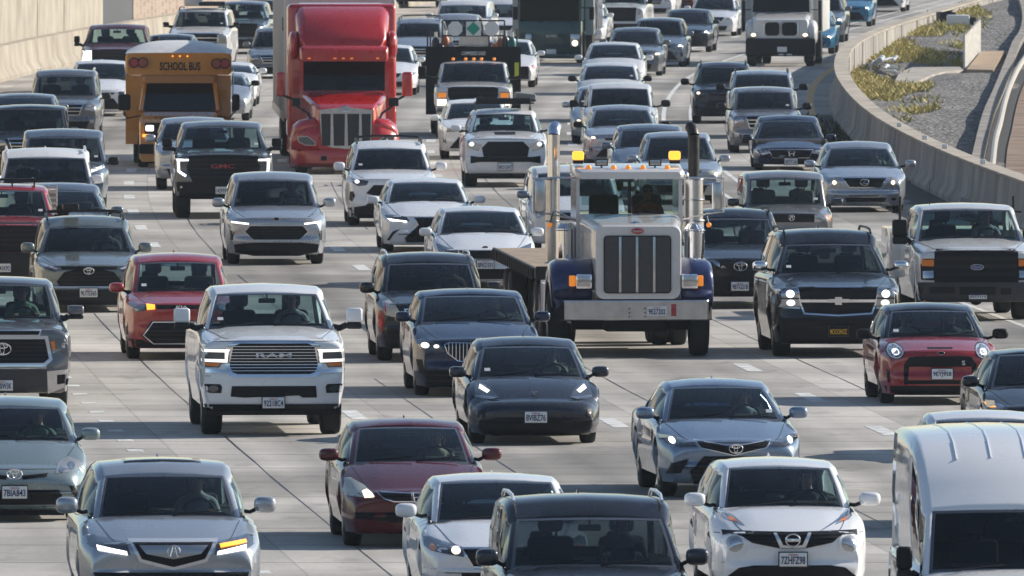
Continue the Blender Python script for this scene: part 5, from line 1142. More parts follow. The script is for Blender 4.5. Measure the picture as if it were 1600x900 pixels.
# mirrors
for s_, (u0, u1, v0, v1), arm in ((-1, (237, 282, 200, 330), 405), (1, (932, 972, 212, 320), 815)):
    m = MB(); m.rbox(U(u0, .7), U(u1, .7), .66, .76, V_(v1, .7), V_(v0, .7), .04); mo = m.build('side_mirror', 'dullchrome', r, 40)
    g = MB(); g.rbox(U(u0 + 4, .7), U(u1 - 4, .7), .765, .775, V_(v1 - 4, .7), V_(v0 + 4, .7), .01); g.build('mirror_glass', 'mirror', mo, 30)
    m = MB(); xo = U(u1 + 6 if s_ > 0 else u0 - 4, .7); xa = U(arm, .9)
    m.tube([(xa, .95, V_(195, .9)), (lerp(xa, xo, .5), .8, V_(193, .8)), (xo, .72, V_(198, .7)), (xo, .72, V_(260, .7)), (xo, .72, V_(328, .7)), (lerp(xa, xo, .6), .8, V_(335, .8)), (xa, .95, V_(360, .9))], .016, 8); m.build('mirror_bracket', 'dullchrome', mo, 40)
    m = MB(); ux = 298 if s_ < 0 else 920; m.sup((U(ux, .7), .72, V_(379, .7)), (.04, .04, .04), 2, mi=0); m.tube([(U(ux, .7), .73, V_(375, .7)), (U(ux - 8 * s_, .75), .78, V_(345, .7)), (U(ux - 14 * s_, .8), .82, V_(330, .7))], .010, 6, 1); m.build('turn_lens', ['amberdim', 'trim'], mo, 40)
m = MB(); m.tube([(U(312, .9), .9, V_(200, .9)), (U(312, .9), .9, V_(320, .9)), (U(345, .9), .9, V_(335, .9)), (U(400, .9), .95, V_(362, .9))], .016, 8); m.build('grab_rail', 'dullchrome', r, 40)
# chassis, tanks, rear axles
m = MB(); m.box(-.45, .45, -.6, 7.2, .62, .92); m.box(-1.0, 1.0, -.08, .10, .42, .60); m.rbox(-.5, .5, -.45, .5, .40, .66, .05); m.build('chassis', 'dark', r, 0)
for s_ in (-1, 1):
    m = MB(); m.cyl((s_ * .88, 1.3, .78), (s_ * .88, 2.9, .78), .31, n=28); m.build('fuel_tank', 'dullchrome', r, 40)
    m = MB(); m.rbox(s_ * .6, s_ * 1.15, 1.5, 2.1, 1.10, 1.14, .01); m.build('cab_step', 'dullchrome', r, 30)
for y in (5.4, 6.75):
    for s_ in (-1, 1):
        tyre(r, s_ * 1.06, y, .52, .28); tyre(r, s_ * .76, y, .52, .28)
for s_ in (-1, 1): MB().rbox(s_ * .8, s_ * 1.2, 3.1, 4.3, .55, 1.05, .04).build('side_box', 'whitepl', r, 30)
m = MB(); m.rbox(-1.15, 1.15, 2.9, 3.6, 1.15, 1.3, .02); m.build('rear_deck', 'trim', r, 30)
# trailer (pulled by the truck: moves with it)
wood = simple('deck_planks', (.30, .23, .16), .8, noise=.35, nscale=3)
m = MB(); m.box(-1.27, 1.27, 4.6, 17.0, 1.18, 1.26); m.build('trailer_deck', wood, r, 0)
m = MB()
for s_ in (-1, 1): m.box(s_ * 1.272, s_ * 1.31, 4.55, 17.0, 1.10, 1.27)
m.box(-1.30, 1.30, 4.52, 4.58, 1.08, 1.30)
for s_ in (-1, 1):
    for k in range(22): m.box(s_ * 1.315, s_ * 1.35, 4.9 + k * .55, 4.98 + k * .55, 1.08, 1.26)
m.box(-.5, .5, 4.6, 16.5, .80, 1.17); m.build('trailer_frame', 'trim', r, 0)
for y in (14.2, 15.6):
    for s_ in (-1, 1): tyre(r, s_ * 1.06, y, .48, .28); tyre(r, s_ * .76, y, .48, .28)
DRIVERS.append((r, None, ('orange', 'driver in sunglasses and an orange vest in the cab of the white flatbed semi truck', (wr_ - .45, 1.62, wz0 + .32)), ''))

# ---- red semi truck with van trailer ----
t2 = L('semi_truck', 540.5, 270, 'bright red semi truck with tall roof fairing, chrome grille and a white box trailer', 'truck', oh=1.2, yaw=.031)
r = t2.root
def U(u, y=None): return t2.X(420 + u / 3.333, y)
def V_(v, y=None): return t2.Z(v / 3.333, y)
m = MB(); xa, xb = U(112), U(668)
m.loft([[(x, y + .35 * (abs(x) / xb) ** 4, z) for x in [lerp(xa, xb, k / 12) for k in range(13)]] for y, z in ((-1.12, V_(872)), (-1.24, V_(850)), (-1.26, V_(800)), (-1.2, V_(772)), (-.8, V_(770)))], caps=False, closed=False); o = m.build('bumper', 'brightred', r, 40); o.modifiers.new('s', 'SOLIDIFY').thickness = .05
MB().rbox(U(270), U(300), -1.30, -1.26, V_(835), V_(812), .01).build('tow_cover', 'dark', o, 30)
# hood: loft from grille to cowl
def sec(y, xl, xr, z0, zt_, rr): return [(x, y, z) for x, z in roundrect(xl, z0, xr, zt_, rr, 5)]
m = MB(); hz0 = V_(775)
m.loft([sec(-1.22, U(262), U(545), hz0, V_(566), .05), sec(-1.12, U(250), U(556), hz0, V_(552), .08), sec(-.4, U(215, -.4), U(590, -.4), hz0, V_(522, -.4), .14), sec(.9, U(168, .9), U(612, .9), hz0, V_(474, .9), .16)]); m.build('hood', 'brightred', r, 45)
for s_, ua, ub in ((-1, 118, 262), (1, 545, 680)):
    m = MB(); xi, xo = (U(ub), U(ua)) if s_ < 0 else (U(ua), U(ub)); rg = []
    for y, k in ((-1.22, .80), (-1.14, .93), (-.8, 1), (0, 1), (.7, .96)):
        zt_ = lerp(V_(760), V_(618), k ** 2 if k < 1 else 1)
        rg.append([(lerp(xi, xo, f), y + (.25 * f * f if y < -1 else 0), z) for f, z in ((0, zt_ + .06), (.35, zt_ + .02), (.7, zt_ - .05), (.9, zt_ - .16), (1.0, zt_ - .4), (1.0, V_(778)))])
    m.loft(rg, caps=False, closed=False); m.add(rg[0] + [(xi, -1.22, V_(778))], [tuple(range(6)) + (6,)]); o = m.build('fender', 'brightred', r, 50); o.modifiers.new('s', 'SOLIDIFY').thickness = .02
    q = [(148, 712), (200, 708), (240, 735), (246, 757), (190, 757), (155, 740)]
    if s_ > 0: q = [(804 - a, b) for a, b in q]
    pl = [(U(a), V_(b)) for a, b in q]; h = MB(); h.prism(pl, -1.26, -1.0); ho = h.build('headlight', 'dullchrome', r, 30)
    MB().prism(shrink(pl, .015), -1.275, -1.262).build('lens', 'smoke', ho, 30)
gp = [(U(262), V_(572)), (U(400), V_(556)), (U(540), V_(572)), (U(530), V_(750)), (U(480), V_(768)), (U(410), V_(775)), (U(330), V_(768)), (U(276), V_(750))]
go = panel(r, 'grille', 'dullchrome', gp, -1.30, .06)
mesh = simple('grille_mesh2', (.03, .03, .033), .5, .3, noise=.3, nscale=60)
for a, b in ((272, 322), (334, 396), (408, 470), (482, 530)):
    MB().prism([(U(a), V_(592)), (U(b), V_(592)), (U(b - 2), V_(758)), (U(a + 4), V_(758))], -1.31, -1.29).build('mesh', mesh, go, 0)
m = MB(); m.sup((U(402), -1.32, V_(577)), (.10, .02, .045), 2); m.build('badge', 'dullchrome', r, 40)
m = MB(); m.sup((U(400), -1.1, V_(556)), (.10, .08, .03), 2); m.build('hood_ornament', 'chrome', r, 40)
# cab + windshield
yC = 1.0; wl, wr_, wz0, wz1 = U(180, yC), U(604, yC), V_(471, yC), V_(318, yC)
m = MB(); m.box(U(160, yC), wl, yC - .02, 2.6, .8, wz1 + .02); m.box(wr_, U(622, yC), yC - .02, 2.6, .8, wz1 + .02); m.box(wl + .002, wr_ - .002, yC - .02, 2.6, .8, wz0); m.build('cab', 'brightred', r, 30)
m = MB(); m.add([(wl, yC, wz0), (wr_, yC, wz0), (wr_, yC + .25, wz1), (wl, yC + .25, wz1)], [(0, 1, 2, 3)]); m.build('windshield', GLD, r, 0)
m = MB(); m.box(wl - .1, wr_ + .1, 2.62, 2.66, .8, wz1); m.build('cab_back_wall', 'interior', r, 0)
m = MB(); m.rbox(U(400, 1.2), U(570, 1.2), 1.15, 1.45, wz0 - .03, wz0 + .10, .02); m.build('dashboard_papers', 'whitepl', r, 30)
m = MB(); m.loft([[(x, y, z) for x, z in roundrect(U(uu, yC), wz1 + .0, U(784 - uu, yC), V_(vv, yC), .06, 3)] for y, uu, vv in ((.72, 172, 262), (.80, 163, 245), (1.2, 160, 236), (2.5, 160, 236))]); m.build('sun_visor', 'brightred', r, 40)
for u in (210, 345, 388, 432, 567): MB().rbox(U(u - 8, .7), U(u + 8, .7), .70, .74, V_(307, .7), V_(300, .7), .006).build('marker_light', 'amberdim', r, 30)
# roof fairing
m = MB(); rg = []
for y, vb, vt, w_, k in ((1.05, 240, 232, 222, .9), (1.2, 240, 190, 226, 1), (1.6, 240, 110, 235, 1), (2.2, 240, 50, 245, 1), (2.9, 240, 20, 252, 1), (3.9, 240, 12, 255, 1)):
    cxu = 388; rg.append([(x, y + .25 * (abs(x) / 1.2) ** 2 * (1 if y < 2 else 0), z) for x, z in roundrect(U(cxu - w_ * k, yC), V_(vb, yC), U(cxu + w_ * k, yC), V_(vt, y), min(.22, .4 * (V_(vt, y) - V_(vb, yC))), 5)])
m.loft(rg); m.build('roof_fairing', 'brightred', r, 50)
m = MB(); m.rbox(U(98, 2.6), U(664, 2.6), 2.6, 4.6, .75, V_(18, 3.5), .12, seg=3); m.build('sleeper', 'brightred', r, 40)
for s_ in (-1, 1):
    xx = U(130, 1.8) if s_ < 0 else U(642, 1.8)
    m = MB(); m.sup((xx, 1.9, V_(235, 1.8)), (.13, .5, .34), 2.6); m.build('side_fairing', 'brightred', r, 40)
    u0, u1 = (38, 86) if s_ < 0 else (694, 748); m = MB(); m.rbox(U(u0, .8), U(u1, .8), .7, .92, V_(502, .8), V_(374, .8), .06, seg=3); mo = m.build('side_mirror', 'brightred', r, 40)
    MB().rbox(U(u0 + 6, .8), U(u1 - 6, .8), .925, .94, V_(495, .8), V_(384, .8), .02).build('mirror_glass', 'mirror', mo, 30)
    u2 = 122 if s_ < 0 else 678; m = MB(); m.tube([(U((u0 + u1) / 2, .8), .8, V_(490, .8)), (U(u2, .8), .8, V_(515, .8)), (U(150 if s_ < 0 else 640, .8), .9, V_(520, .8))], .03, 6); m.build('mirror_arm', 'trim', mo, 40)
    u0, u1 = (120, 166) if s_ < 0 else (622, 676); m = MB(); m.rbox(U(u0, -.6), U(u1, -.6), -.7, -.55, V_(553, -.6), V_(508, -.6), .03); m.tube([(U((u0 + u1) / 2, -.6), -.6, V_(550, -.6)), (U(205 if s_ < 0 else 590, -.8), -.8, V_(590, -.8)), (U(220 if s_ < 0 else 578, -.9), -.9, V_(620, -.9))], .03, 6); m.build('hood_mirror', 'trim', r, 40)
    tyre(r, s_ * 1.02, 0, .52, .30)
m = MB(); m.box(-.45, .45, -.8, 7.5, .62, .92); m.box(-1.0, 1.0, -.08, .10, .42, .60); m.build('chassis', 'dark', r, 0)
for y in (5.2, 6.5):
    for s_ in (-1, 1): tyre(r, s_ * 1.05, y, .52, .28); tyre(r, s_ * .75, y, .52, .28)
for s_ in (-1, 1): MB().cyl((s_ * .88, 1.6, .75), (s_ * .88, 3.2, .75), .31, n=24).build('fuel_tank', 'dullchrome', r, 40)
for s_ in (-1, 1): MB().rbox(s_ * 1.0, s_ * 1.24, .9, 4.6, .45, .95, .04).build('side_skirt', 'brightred', r, 30)
trw = simple('trailer_white', (.55, .52, .47), .5, noise=.15, nscale=1.2)
m = MB(); m.rbox(-1.32, 1.32, 5.6, 21.5, 1.15, 4.15, .05); o = m.build('trailer_box', trw, r, 30)
m = MB()
for s_ in (-1, 1): m.box(s_ * 1.325, s_ * 1.345, 5.62, 21.4, 1.10, 1.3)
for k in range(12):
    for s_ in (-1, 1): m.box(s_ * 1.322, s_ * 1.334, 6.2 + k * 1.25, 6.28 + k * 1.25, 1.31, 4.0)
m.build('trailer_rail', 'steelm', o, 0)
tx = text_obj('trailer_number', '5505', 0, 0, 0, .32, 'black', o, width=1.2); tx.rotation_euler = (0, 0, R(-90)); tx.location = (-1.345, 6.6, 3.4)
for y in (18.6, 19.9):
    for s_ in (-1, 1): tyre(r, s_ * 1.05, y, .5, .28); tyre(r, s_ * .75, y, .5, .28)
m = MB(); m.box(-1.1, 1.1, 17.8, 20.8, .7, 1.12); m.build('trailer_bogie', 'dark', r, 0)

# ---- school bus ----
t3 = L('school_bus', 280, 261, 'yellow school bus with a white roof and black lettering, left of the red semi truck', 'bus', oh=.9)
r = t3.root
def U(u, y=None): return t3.X(u / 4, y)
def V_(v, y=None): return t3.Z(v / 4, y)
yB = 1.35
m = MB()
m.box(U(785, yB), U(905, yB), yB, 6.8, .52, V_(470, yB)); m.box(U(1345, yB), U(1443, yB), yB, 6.8, .52, V_(470, yB)); m.box(U(905, yB) + .002, U(1345, yB) - .002, yB + .35, 6.8, .52, V_(470, yB)); m.build('body', 'yellow', r, 30)
m = MB(); m.loft([[(x, y, z) for x, z in roundrect(U(783, yB) + i, V_(468, yB) + .002, U(1447, yB) - i, V_(330, yB), .10, 4)] for y, i in ((yB - .10, .05), (yB - .04, .0), (yB + .4, 0))]); m.build('header_panel', 'yellow', r, 30)
m = MB(); rg = []
for y, k in ((yB - .06, .1), (yB + .25, .6), (yB + .9, 1), (5.9, 1), (6.85, .6)):
    rg.append([(lerp(U(783, yB), U(1447, yB), f), y, V_(332, yB) - .01 + (V_(262, yB + 1) - V_(332, yB)) * k * (1 - abs(2 * f - 1) ** 3.2)) for f in [j / 14 for j in range(15)]])
m.loft(rg, caps=False, closed=False); m.add(rg[0], [tuple(range(15))]); m.add(rg[-1], [tuple(range(15))]); m.build('roof', simple('bus_white', (.62, .62, .62), .45, noise=.12), r, 50)
text_obj('lettering', 'SCHOOL BUS', U(1122), yB - .125, V_(413, yB - .1), V_(388) - V_(440), 'black', r, width=U(1250) - U(995), bold=.02)
for cu, cv in ((838, 390), (893, 390), (1352, 396), (1405, 396)):
    m = MB(); m.cyl((U(cu, yB), yB - .2, V_(cv, yB)), (U(cu, yB), yB - .09, V_(cv, yB)), .125, n=24, mi=1); m.cyl((U(cu, yB), yB - .205, V_(cv, yB)), (U(cu, yB), yB - .19, V_(cv, yB)), .10, n=24, mi=0)
    m.build('warning_light', ['redlens' if cu in (838, 1405) else simple('dim_orange_lens', (.30, .06, .03), .3, coat=.5), 'black'], r, 30)
for cu in (1075, 1120, 1168): MB().sup((U(cu), yB - .12, V_(350, yB)), (.018, .02, .018), 2).build('marker_light', 'amberlit', r, 40)
# van cab in front
yF = .55
m = MB(); wl, wr_, wz0, wz1 = U(880, yF), U(1365, yF), V_(692, yF), V_(518, yF)
m.loft([[(x, y, z) for x, z in roundrect(U(905 - k, yF), V_(520, yF), U(1335 + k, yF), V_(474, yF) + e, .05, 3)] for y, k, e in ((.72, 0, -.02), (.95, 14, 0), (1.7, 30, .02))]); m.build('cab_roof', simple('bus_visor', (.42, .19, .06), .5), r, 40)
m = MB(); m.add([(wl, yF, wz0), (wr_, yF, wz0), (wr_ - .1, yF + .45, wz1), (wl + .1, yF + .45, wz1)], [(0, 1, 2, 3)]); m.build('windshield', GLD, r, 0)
MB().box(U(905, yB) + .01, U(1345, yB) - .01, yB + .2, yB + .25, .9, V_(520, yB)).build('bulkhead', 'interior', r, 0)
m = MB(); m.add([(wl, yF, wz0), (wl + .1, yF + .45, wz1), (U(905, yB), yB, wz1), (U(860, yB), yB, wz0)], [(0, 1, 2, 3)]); m.add([(wr_, yF, wz0), (wr_ - .1, yF + .45, wz1), (U(1345, yB), yB, wz1), (U(1390, yB), yB, wz0)], [(0, 1, 2, 3)]); m.build('side_window', GL, r, 0)
for a, b in (((wl, yF, wz0), (wl + .1, yF + .45, wz1)), ((wr_, yF, wz0), (wr_ - .1, yF + .45, wz1))): MB().tube([a, b], .05, 8).build('pillar', 'yellow', r, 40)
m = MB(); m.loft([sec(-.88, U(878), U(1365), V_(1010), V_(770), .06), sec(-.80, U(870), U(1372), V_(1010), V_(755), .1), sec(-.2, U(872, -.2), U(1372, -.2), V_(1010), V_(722, -.2), .12), sec(.62, U(870, .6), U(1372, .6), V_(1010), V_(694, .6), .12)]); m.build('hood', 'yellow', r, 45)
m = MB(); m.rbox(-.8, .8, .9, 1.1, wz0 - .4, wz0 - .03, .05); m.build('dashboard', 'interior', r, 30)
text_obj('fleet_number', 'Y-592', U(1010), -.93, V_(742) + .02, .07, 'black', r, width=.36); MB().rbox(U(905), U(1345), -.92, -.87, V_(880), V_(766), .03).build('grille', 'black', r, 30)
for s_ in (-1, 1):
    cu = 935 if s_ < 0 else 1310
    m = MB(); m.rbox(U(cu - 25), U(cu + 25), -.96, -.90, V_(818), V_(782), .03); m.build('headlight', 'led', r, 30)
    m = MB(); m.rbox(U(cu - 45), U(cu), -.96, -.90, V_(856), V_(838), .01); m.build('turn_signal', 'amberlit', r, 30)
    m = MB(); u0, u1 = (737, 815) if s_ < 0 else (1450, 1498); m.rbox(U(u0, .5), U(u1, .5), .45, .6, V_(690, .5), V_(588, .5), .05); m.tube([(U((u0 + u1) / 2, .5), .5, V_(690, .5)), (U(790 if s_ < 0 else 1430, .3), .3, V_(740, .3)), (U(880 if s_ < 0 else 1360, -.1), -.1, V_(722, -.1))], .018, 6); mo = m.build('side_mirror', 'black', r, 40)
    MB().rbox(U(u0 + 8, .5), U(u1 - 8, .5), .605, .615, V_(682, .5), V_(596, .5), .01).build('mirror_glass', 'mirror', mo, 30)
    tyre(r, s_ * .86, 0, .40, .26); tyre(r, s_ * 1.0, 4.2, .40, .26); tyre(r, s_ * .73, 4.2, .40, .26)
m = MB(); m.rbox(U(870), U(1372), -1.0, -.85, V_(960), V_(900), .03); m.build('bumper', 'black', r, 30)
for k in range(5):
    for s_ in (-1, 1): MB().rbox(s_ * 1.255, s_ * 1.275, 2.0 + k * .9, 2.7 + k * .9, 1.55, 2.2, .01).build('side_window_pane', 'smoke', r, 30)
m = MB()
for s_ in (-1, 1):
    for z in (1.0, 1.35): m.box(s_ * 1.25, s_ * 1.27, 1.4, 6.8, z, z + .05)
m.build('rub_rail', 'black', r, 0)
m = MB(); m.box(-.5, .5, -.5, 6, .45, .70); m.build('chassis', 'dark', r, 0)

# ---- gas cylinder truck ----
t4 = L('cylinder_truck', 739.5, 215, 'white stake truck with tall black headboard carrying gas cylinders and a green placard', 'truck', oh=.9)
r = t4.root
def U(u, y=None): return t4.X(600 + u / 6.667, y)
def V_(v, y=None): return t4.Z(v / 6.667, y)
yH = 2.6
m = MB(); m.box(U(435, yH), U(1425, yH), yH, yH + .08, .55, V_(484, yH)); m.build('headboard', 'black', r, 0)
m = MB(); m.box(U(435, yH), U(1425, yH), yH + .09, 7.6, 1.0, 1.12); 
for s_ in (U(435, yH), U(1425, yH) - .05): m.box(s_, s_ + .05, yH + .09, 7.6, 1.12, 1.9)
m.build('bed', 'black', r, 0)
text_obj('lettering', 'COMPRESSED GASES', U(935, yH), yH - .012, V_(555, yH), .10, 'bright', r, width=U(1060) - U(805), bold=.02, shear=.3)
MB().box(U(1360, yH), U(1405, yH), yH - .012, yH - .002, V_(815, yH), V_(650, yH)).build('yellow_strip', simple('reflective_yellow', (.55, .60, .05), .5), r, 0)
m = MB()
for u in (605, 1255): m.tube([(U(u, yH), yH + .2, V_(484, yH)), (U(u, yH), yH + .2, V_(215, yH))], .02, 6)
m.tube([(U(605, yH), yH + .2, V_(215, yH)), (U(1255, yH), yH + .2, V_(215, yH))], .02, 6); m.tube([(U(605, yH), yH + .2, V_(372, yH)), (U(1255, yH), yH + .2, V_(372, yH))], .02, 6)
for u in (452, 482, 1095, 1385): m.tube([(U(u, yH), yH + .3, V_(484, yH)), (U(u, yH), yH + .3, V_(300, yH))], .02, 6)
m.build('rack_frame', 'black', r, 40)
octo = lambda cu, cv, rr: [(U(cu, yH) + rr * math.cos(R(22.5 + 45 * k)), V_(cv, yH) + rr * math.sin(R(22.5 + 45 * k))) for k in range(8)]
for cu in (742, 1120): panel(r, 'round_sign', 'offwhite', octo(cu, 297, .20), yH + .14, .02)
o = panel(r, 'placard', 'offwhite', [(U(855, yH), V_(372, yH)), (U(1010, yH), V_(372, yH)), (U(1010, yH), V_(225, yH)), (U(855, yH), V_(225, yH))], yH + .14, .02)
panel(o, 'placard_diamond', simple('placard_green', (.01, .28, .17), .5), [(U(930, yH), V_(370, yH)), (U(1002, yH), V_(297, yH)), (U(930, yH), V_(226, yH)), (U(858, yH), V_(297, yH))], yH + .125, .012)
MB().rbox(U(780, yH), U(1090, yH), yH + .5, yH + .56, V_(484, yH), V_(378, yH), .01).build('metal_sheet', 'dullchrome', r, 0)
# truck cab
p = P()
def cabtruck(r, U, V_, col, ws, roofv, cabu, hoodv, hoodu, grv, gru, zb):
    yw = .75; wl, wr_, v1, v0 = ws
    m = MB(); m.loft([[(x, y, z) for x, z in roundrect(U(cabu[0], yw) + i, .8, U(cabu[1], yw) - i, V_(roofv, yw) - d_, .14, 4)] for y, i, d_ in ((1.35, .10, .05), (1.5, .03, 0), (2.4, 0, 0))], caps=True); m.build('cab', col, r, 40)
    m = MB(); m.add([(U(wl[0], yw), yw, V_(v0, yw)), (U(wr_[0], yw), yw, V_(v0, yw)), (U(wr_[1], 1.3), 1.32, V_(v1, 1.3)), (U(wl[1], 1.3), 1.32, V_(v1, 1.3))], [(0, 1, 2, 3)]); m.build('windshield', 'smoke', r, 0)
cabx = vehicle
cyl = []
# cylinders are lifted by hand: each its own thing
M['cylgrey'] = simple('cylinder_grey', (.25, .26, .27), .4, .3); M['cylorange'] = simple('cylinder_orange', (.38, .10, .03), .45); M['cylgreen'] = simple('cylinder_green', (.01, .14, .13), .4); M['cyldark'] = simple('cylinder_dark', (.02, .02, .03), .35)
base = None
def gas_cyl(u, v, mm, label, yo):
    o = empty('gas_cylinder', (0, 0, 0)); tag(o, label, 'gas cylinder', 'gas cylinders standing on the truck bed')
    x = U(u, yH + yo); zt_ = V_(v, yH + yo); mb = MB()
    prof = [(.001, 0), (.11, 0), (.115, .03), (.115, zt_ - 1.13 - .32), (.10, zt_ - 1.13 - .22), (.06, zt_ - 1.13 - .15), (.04, zt_ - 1.13 - .13)]
    N = 16; mb.loft([[(rr * math.cos(2 * math.pi * k / N), rr * math.sin(2 * math.pi * k / N), z) for k in range(N)] for rr, z in prof]); mb.build('shell', mm, o, 40)
    c = MB(); c.cyl((0, 0, zt_ - 1.26), (0, 0, zt_ - 1.13), .045, .04, 12); c.build('valve_cap', 'dullchrome', o, 40)
    w_ = Matrix.Rotation(t4.yw, 3, 'Z') @ Vector((x, yH + yo, 0)); o.location = (r.location.x + w_.x, r.location.y + w_.y, 1.125); o.rotation_euler = (0, 0, t4.yw)
    return o
for u, v, mm, lb, yo in ((540, 330, 'cyldark', 'dark gas cylinder with silver cap farthest left on the truck bed', .6), (590, 395, 'cyldark', 'short dark gas cylinder second from the left on the truck bed', .5), (640, 315, 'cylorange', 'brown gas cylinder third from the left on the truck bed', .6), (700, 385, 'cylgrey', 'grey gas cylinder left of the shiny metal sheet', .45),
                      (1150, 400, 'cylorange', 'orange gas cylinder just right of the shiny metal sheet', .5), (1215, 340, 'cylorange', 'tall orange gas cylinder below the right round sign', .8), (1265, 320, 'cyldark', 'dark gas cylinder between the tall orange and the green ones', .65), (1335, 330, 'cylgreen', 'green gas cylinder farthest right on the truck bed', .5)):
    gas_cyl(u, v, mm, lb, yo)
def v4(pts): return [(600 + u / 6.667, 100 + v / 6.667) for u, v in pts]
# its cab reuses the pickup builder: copy parts under the truck
def adopt(child, parent):
    for ch in list(child.children):
        mw = Matrix.LocRotScale(child.location, child.rotation_euler, None) @ ch.matrix_parent_inverse
        loc = ch.location.copy(); ch.parent = parent
        rel = Matrix.LocRotScale(parent.location, parent.rotation_euler, None).inverted() @ Matrix.LocRotScale(child.location, child.rotation_euler, None)
        ch.matrix_parent_inverse = rel
    bpy.data.objects.remove(child)
tmp, pp_ = vehicle('cabpart', 'pickup', 'truckwhite', 739.5, 215, 'x', 'x', lod=1, px=dict(hw=61, roof=94, wst=98, wsb=127, hl=133, bb=175, wt=46, wb=53), L=2.9, wb=5.0, yrr=2.9, yrb=2.95, yc=1.2, mir=('tow', .22, .33, .32, .22), mcol='black', single=True, tr=.45,
    feats=[('grille', 'black', v4([(665, 250), (720, 238), (1140, 238), (1190, 250), (1190, 330), (1150, 420), (710, 420), (665, 330)]), dict(m=False, sl=(2, 'h', 'trim', .05))),
           ('headlight', 'lamp', v4([(550, 290), (655, 290), (655, 440), (545, 440)]), dict(sub=[('turn_lens', 'amberdim', v4([(560, 300), (648, 300), (648, 350), (560, 350)])), ('low_beam', 'low', v4([(552, 365), (650, 365), (650, 432), (552, 432)]))])),
           ('bumper', 'dullchrome', v4([(535, 455), (1325, 455), (1325, 540), (540, 540)]), dict(m=False, off=.06))])
adopt(tmp, r); VEH.pop()
for u in (720, 850, 935, 1015, 1148): MB().sup((U(u, 1.2), 1.25, V_(622, 1.2) + .02), (.045, .05, .04), 2).build('marker_light', 'amberdim', r, 40)
for s_ in (-1, 1): tyre(r, s_ * 1.0, 5.0, .46, .26); tyre(r, s_ * .72, 5.0, .46, .26)
m = MB(); m.box(-.4, .4, 1.5, 7.5, .65, .98); m.build('chassis', 'dark', r, 0)

# ---- green garbage style cab-over truck ----
t5 = L('box_truck', 860, 98, 'dark green cab over truck with glowing headlamps at the top of the frame', 'truck', oh=1.3)
r = t5.root
def U(u, y=None): return t5.X(800 + u / 6.667, y)
def V_(v, y=None): return t5.Z(v / 6.667, y)
gx0, gx1 = U(58), U(722); zt_ = 3.0
wz = V_(215)
m = MB(); m.rbox(gx0, gx1, -1.3, .7, V_(600), wz, .06); m.box(gx0, gx0 + .08, -1.22, .7, wz + .002, zt_); m.box(gx1 - .08, gx1, -1.22, .7, wz + .002, zt_); m.box(gx0 + .081, gx1 - .081, .6, .7, wz + .002, zt_); m.rbox(gx0 - .02, gx1 + .02, -1.25, .75, zt_ + .002, zt_ + .25, .08); m.build('cab', 'green', r, 30)
m = MB(); m.add([(gx0 + .08, -1.26, wz), (gx1 - .08, -1.26, wz), (gx1 - .08, -1.2, zt_), (gx0 + .08, -1.2, zt_)], [(0, 1, 2, 3)]); m.build('windshield', GLD, r, 0)
for s_, u0, u1 in ((-1, 140, 205), (1, 608, 705)):
    m = MB(); m.rbox(U(u0), U(u1), -1.36, -1.28, V_(490), V_(350), .03); ho = m.build('headlight', 'lamp', r, 30); m = MB(); m.sup((U((u0 + u1) / 2), -1.37, V_(448)), (.10, .02, .10), 2); m.build('low_beam', 'low', ho, 40)
    m = MB(); u = 30 if s_ < 0 else 828; m.rbox(U(u - 25), U(u + 25), -1.2, -1.0, V_(205), V_(70), .03); m.tube([(U(u), -1.1, V_(80)), (gx0 if s_ < 0 else gx1, -1.0, V_(80))], .02, 6); m.build('side_mirror', 'black', r, 40)
    tyre(r, s_ * .92, 0, .5, .3); tyre(r, s_ * .98, 4.6, .5, .28)
m = MB(); m.rbox(U(355), U(460), -1.34, -1.30, V_(562), V_(512), .005); m.build('license_plate', 'plate', r, 30)
text_obj('lettering', 'HI-WAY', U(415), -1.325, V_(375), .09, 'bright', r, width=.36)
m = MB(); m.rbox(-.7, .5, -1.0, -.7, wz - .1, wz + .05, .02); m.build('dashboard', simple('teal_papers', (.10, .22, .24), .7), r, 30)
m = MB(); m.rbox(-1.26, 1.24, 1.0, 8.0, 1.0, 3.9, .05); m.build('cargo_body', 'dgrey', r, 30)
m = MB(); m.box(gx0 - .28, gx0 - .02, .75, 1.4, .9, 3.6); m.box(gx1 + .02, gx1 + .3, .75, 1.4, .9, 3.6); m.build('side_column', 'steelm', r, 30)
m = MB(); m.rbox(gx0 + .03, gx1 - .03, -1.35, -1.2, V_(602) - .02, V_(560), .03); m.box(-.4, .4, -1, 7.5, .6, .95); m.build('bumper', 'green', r, 30)

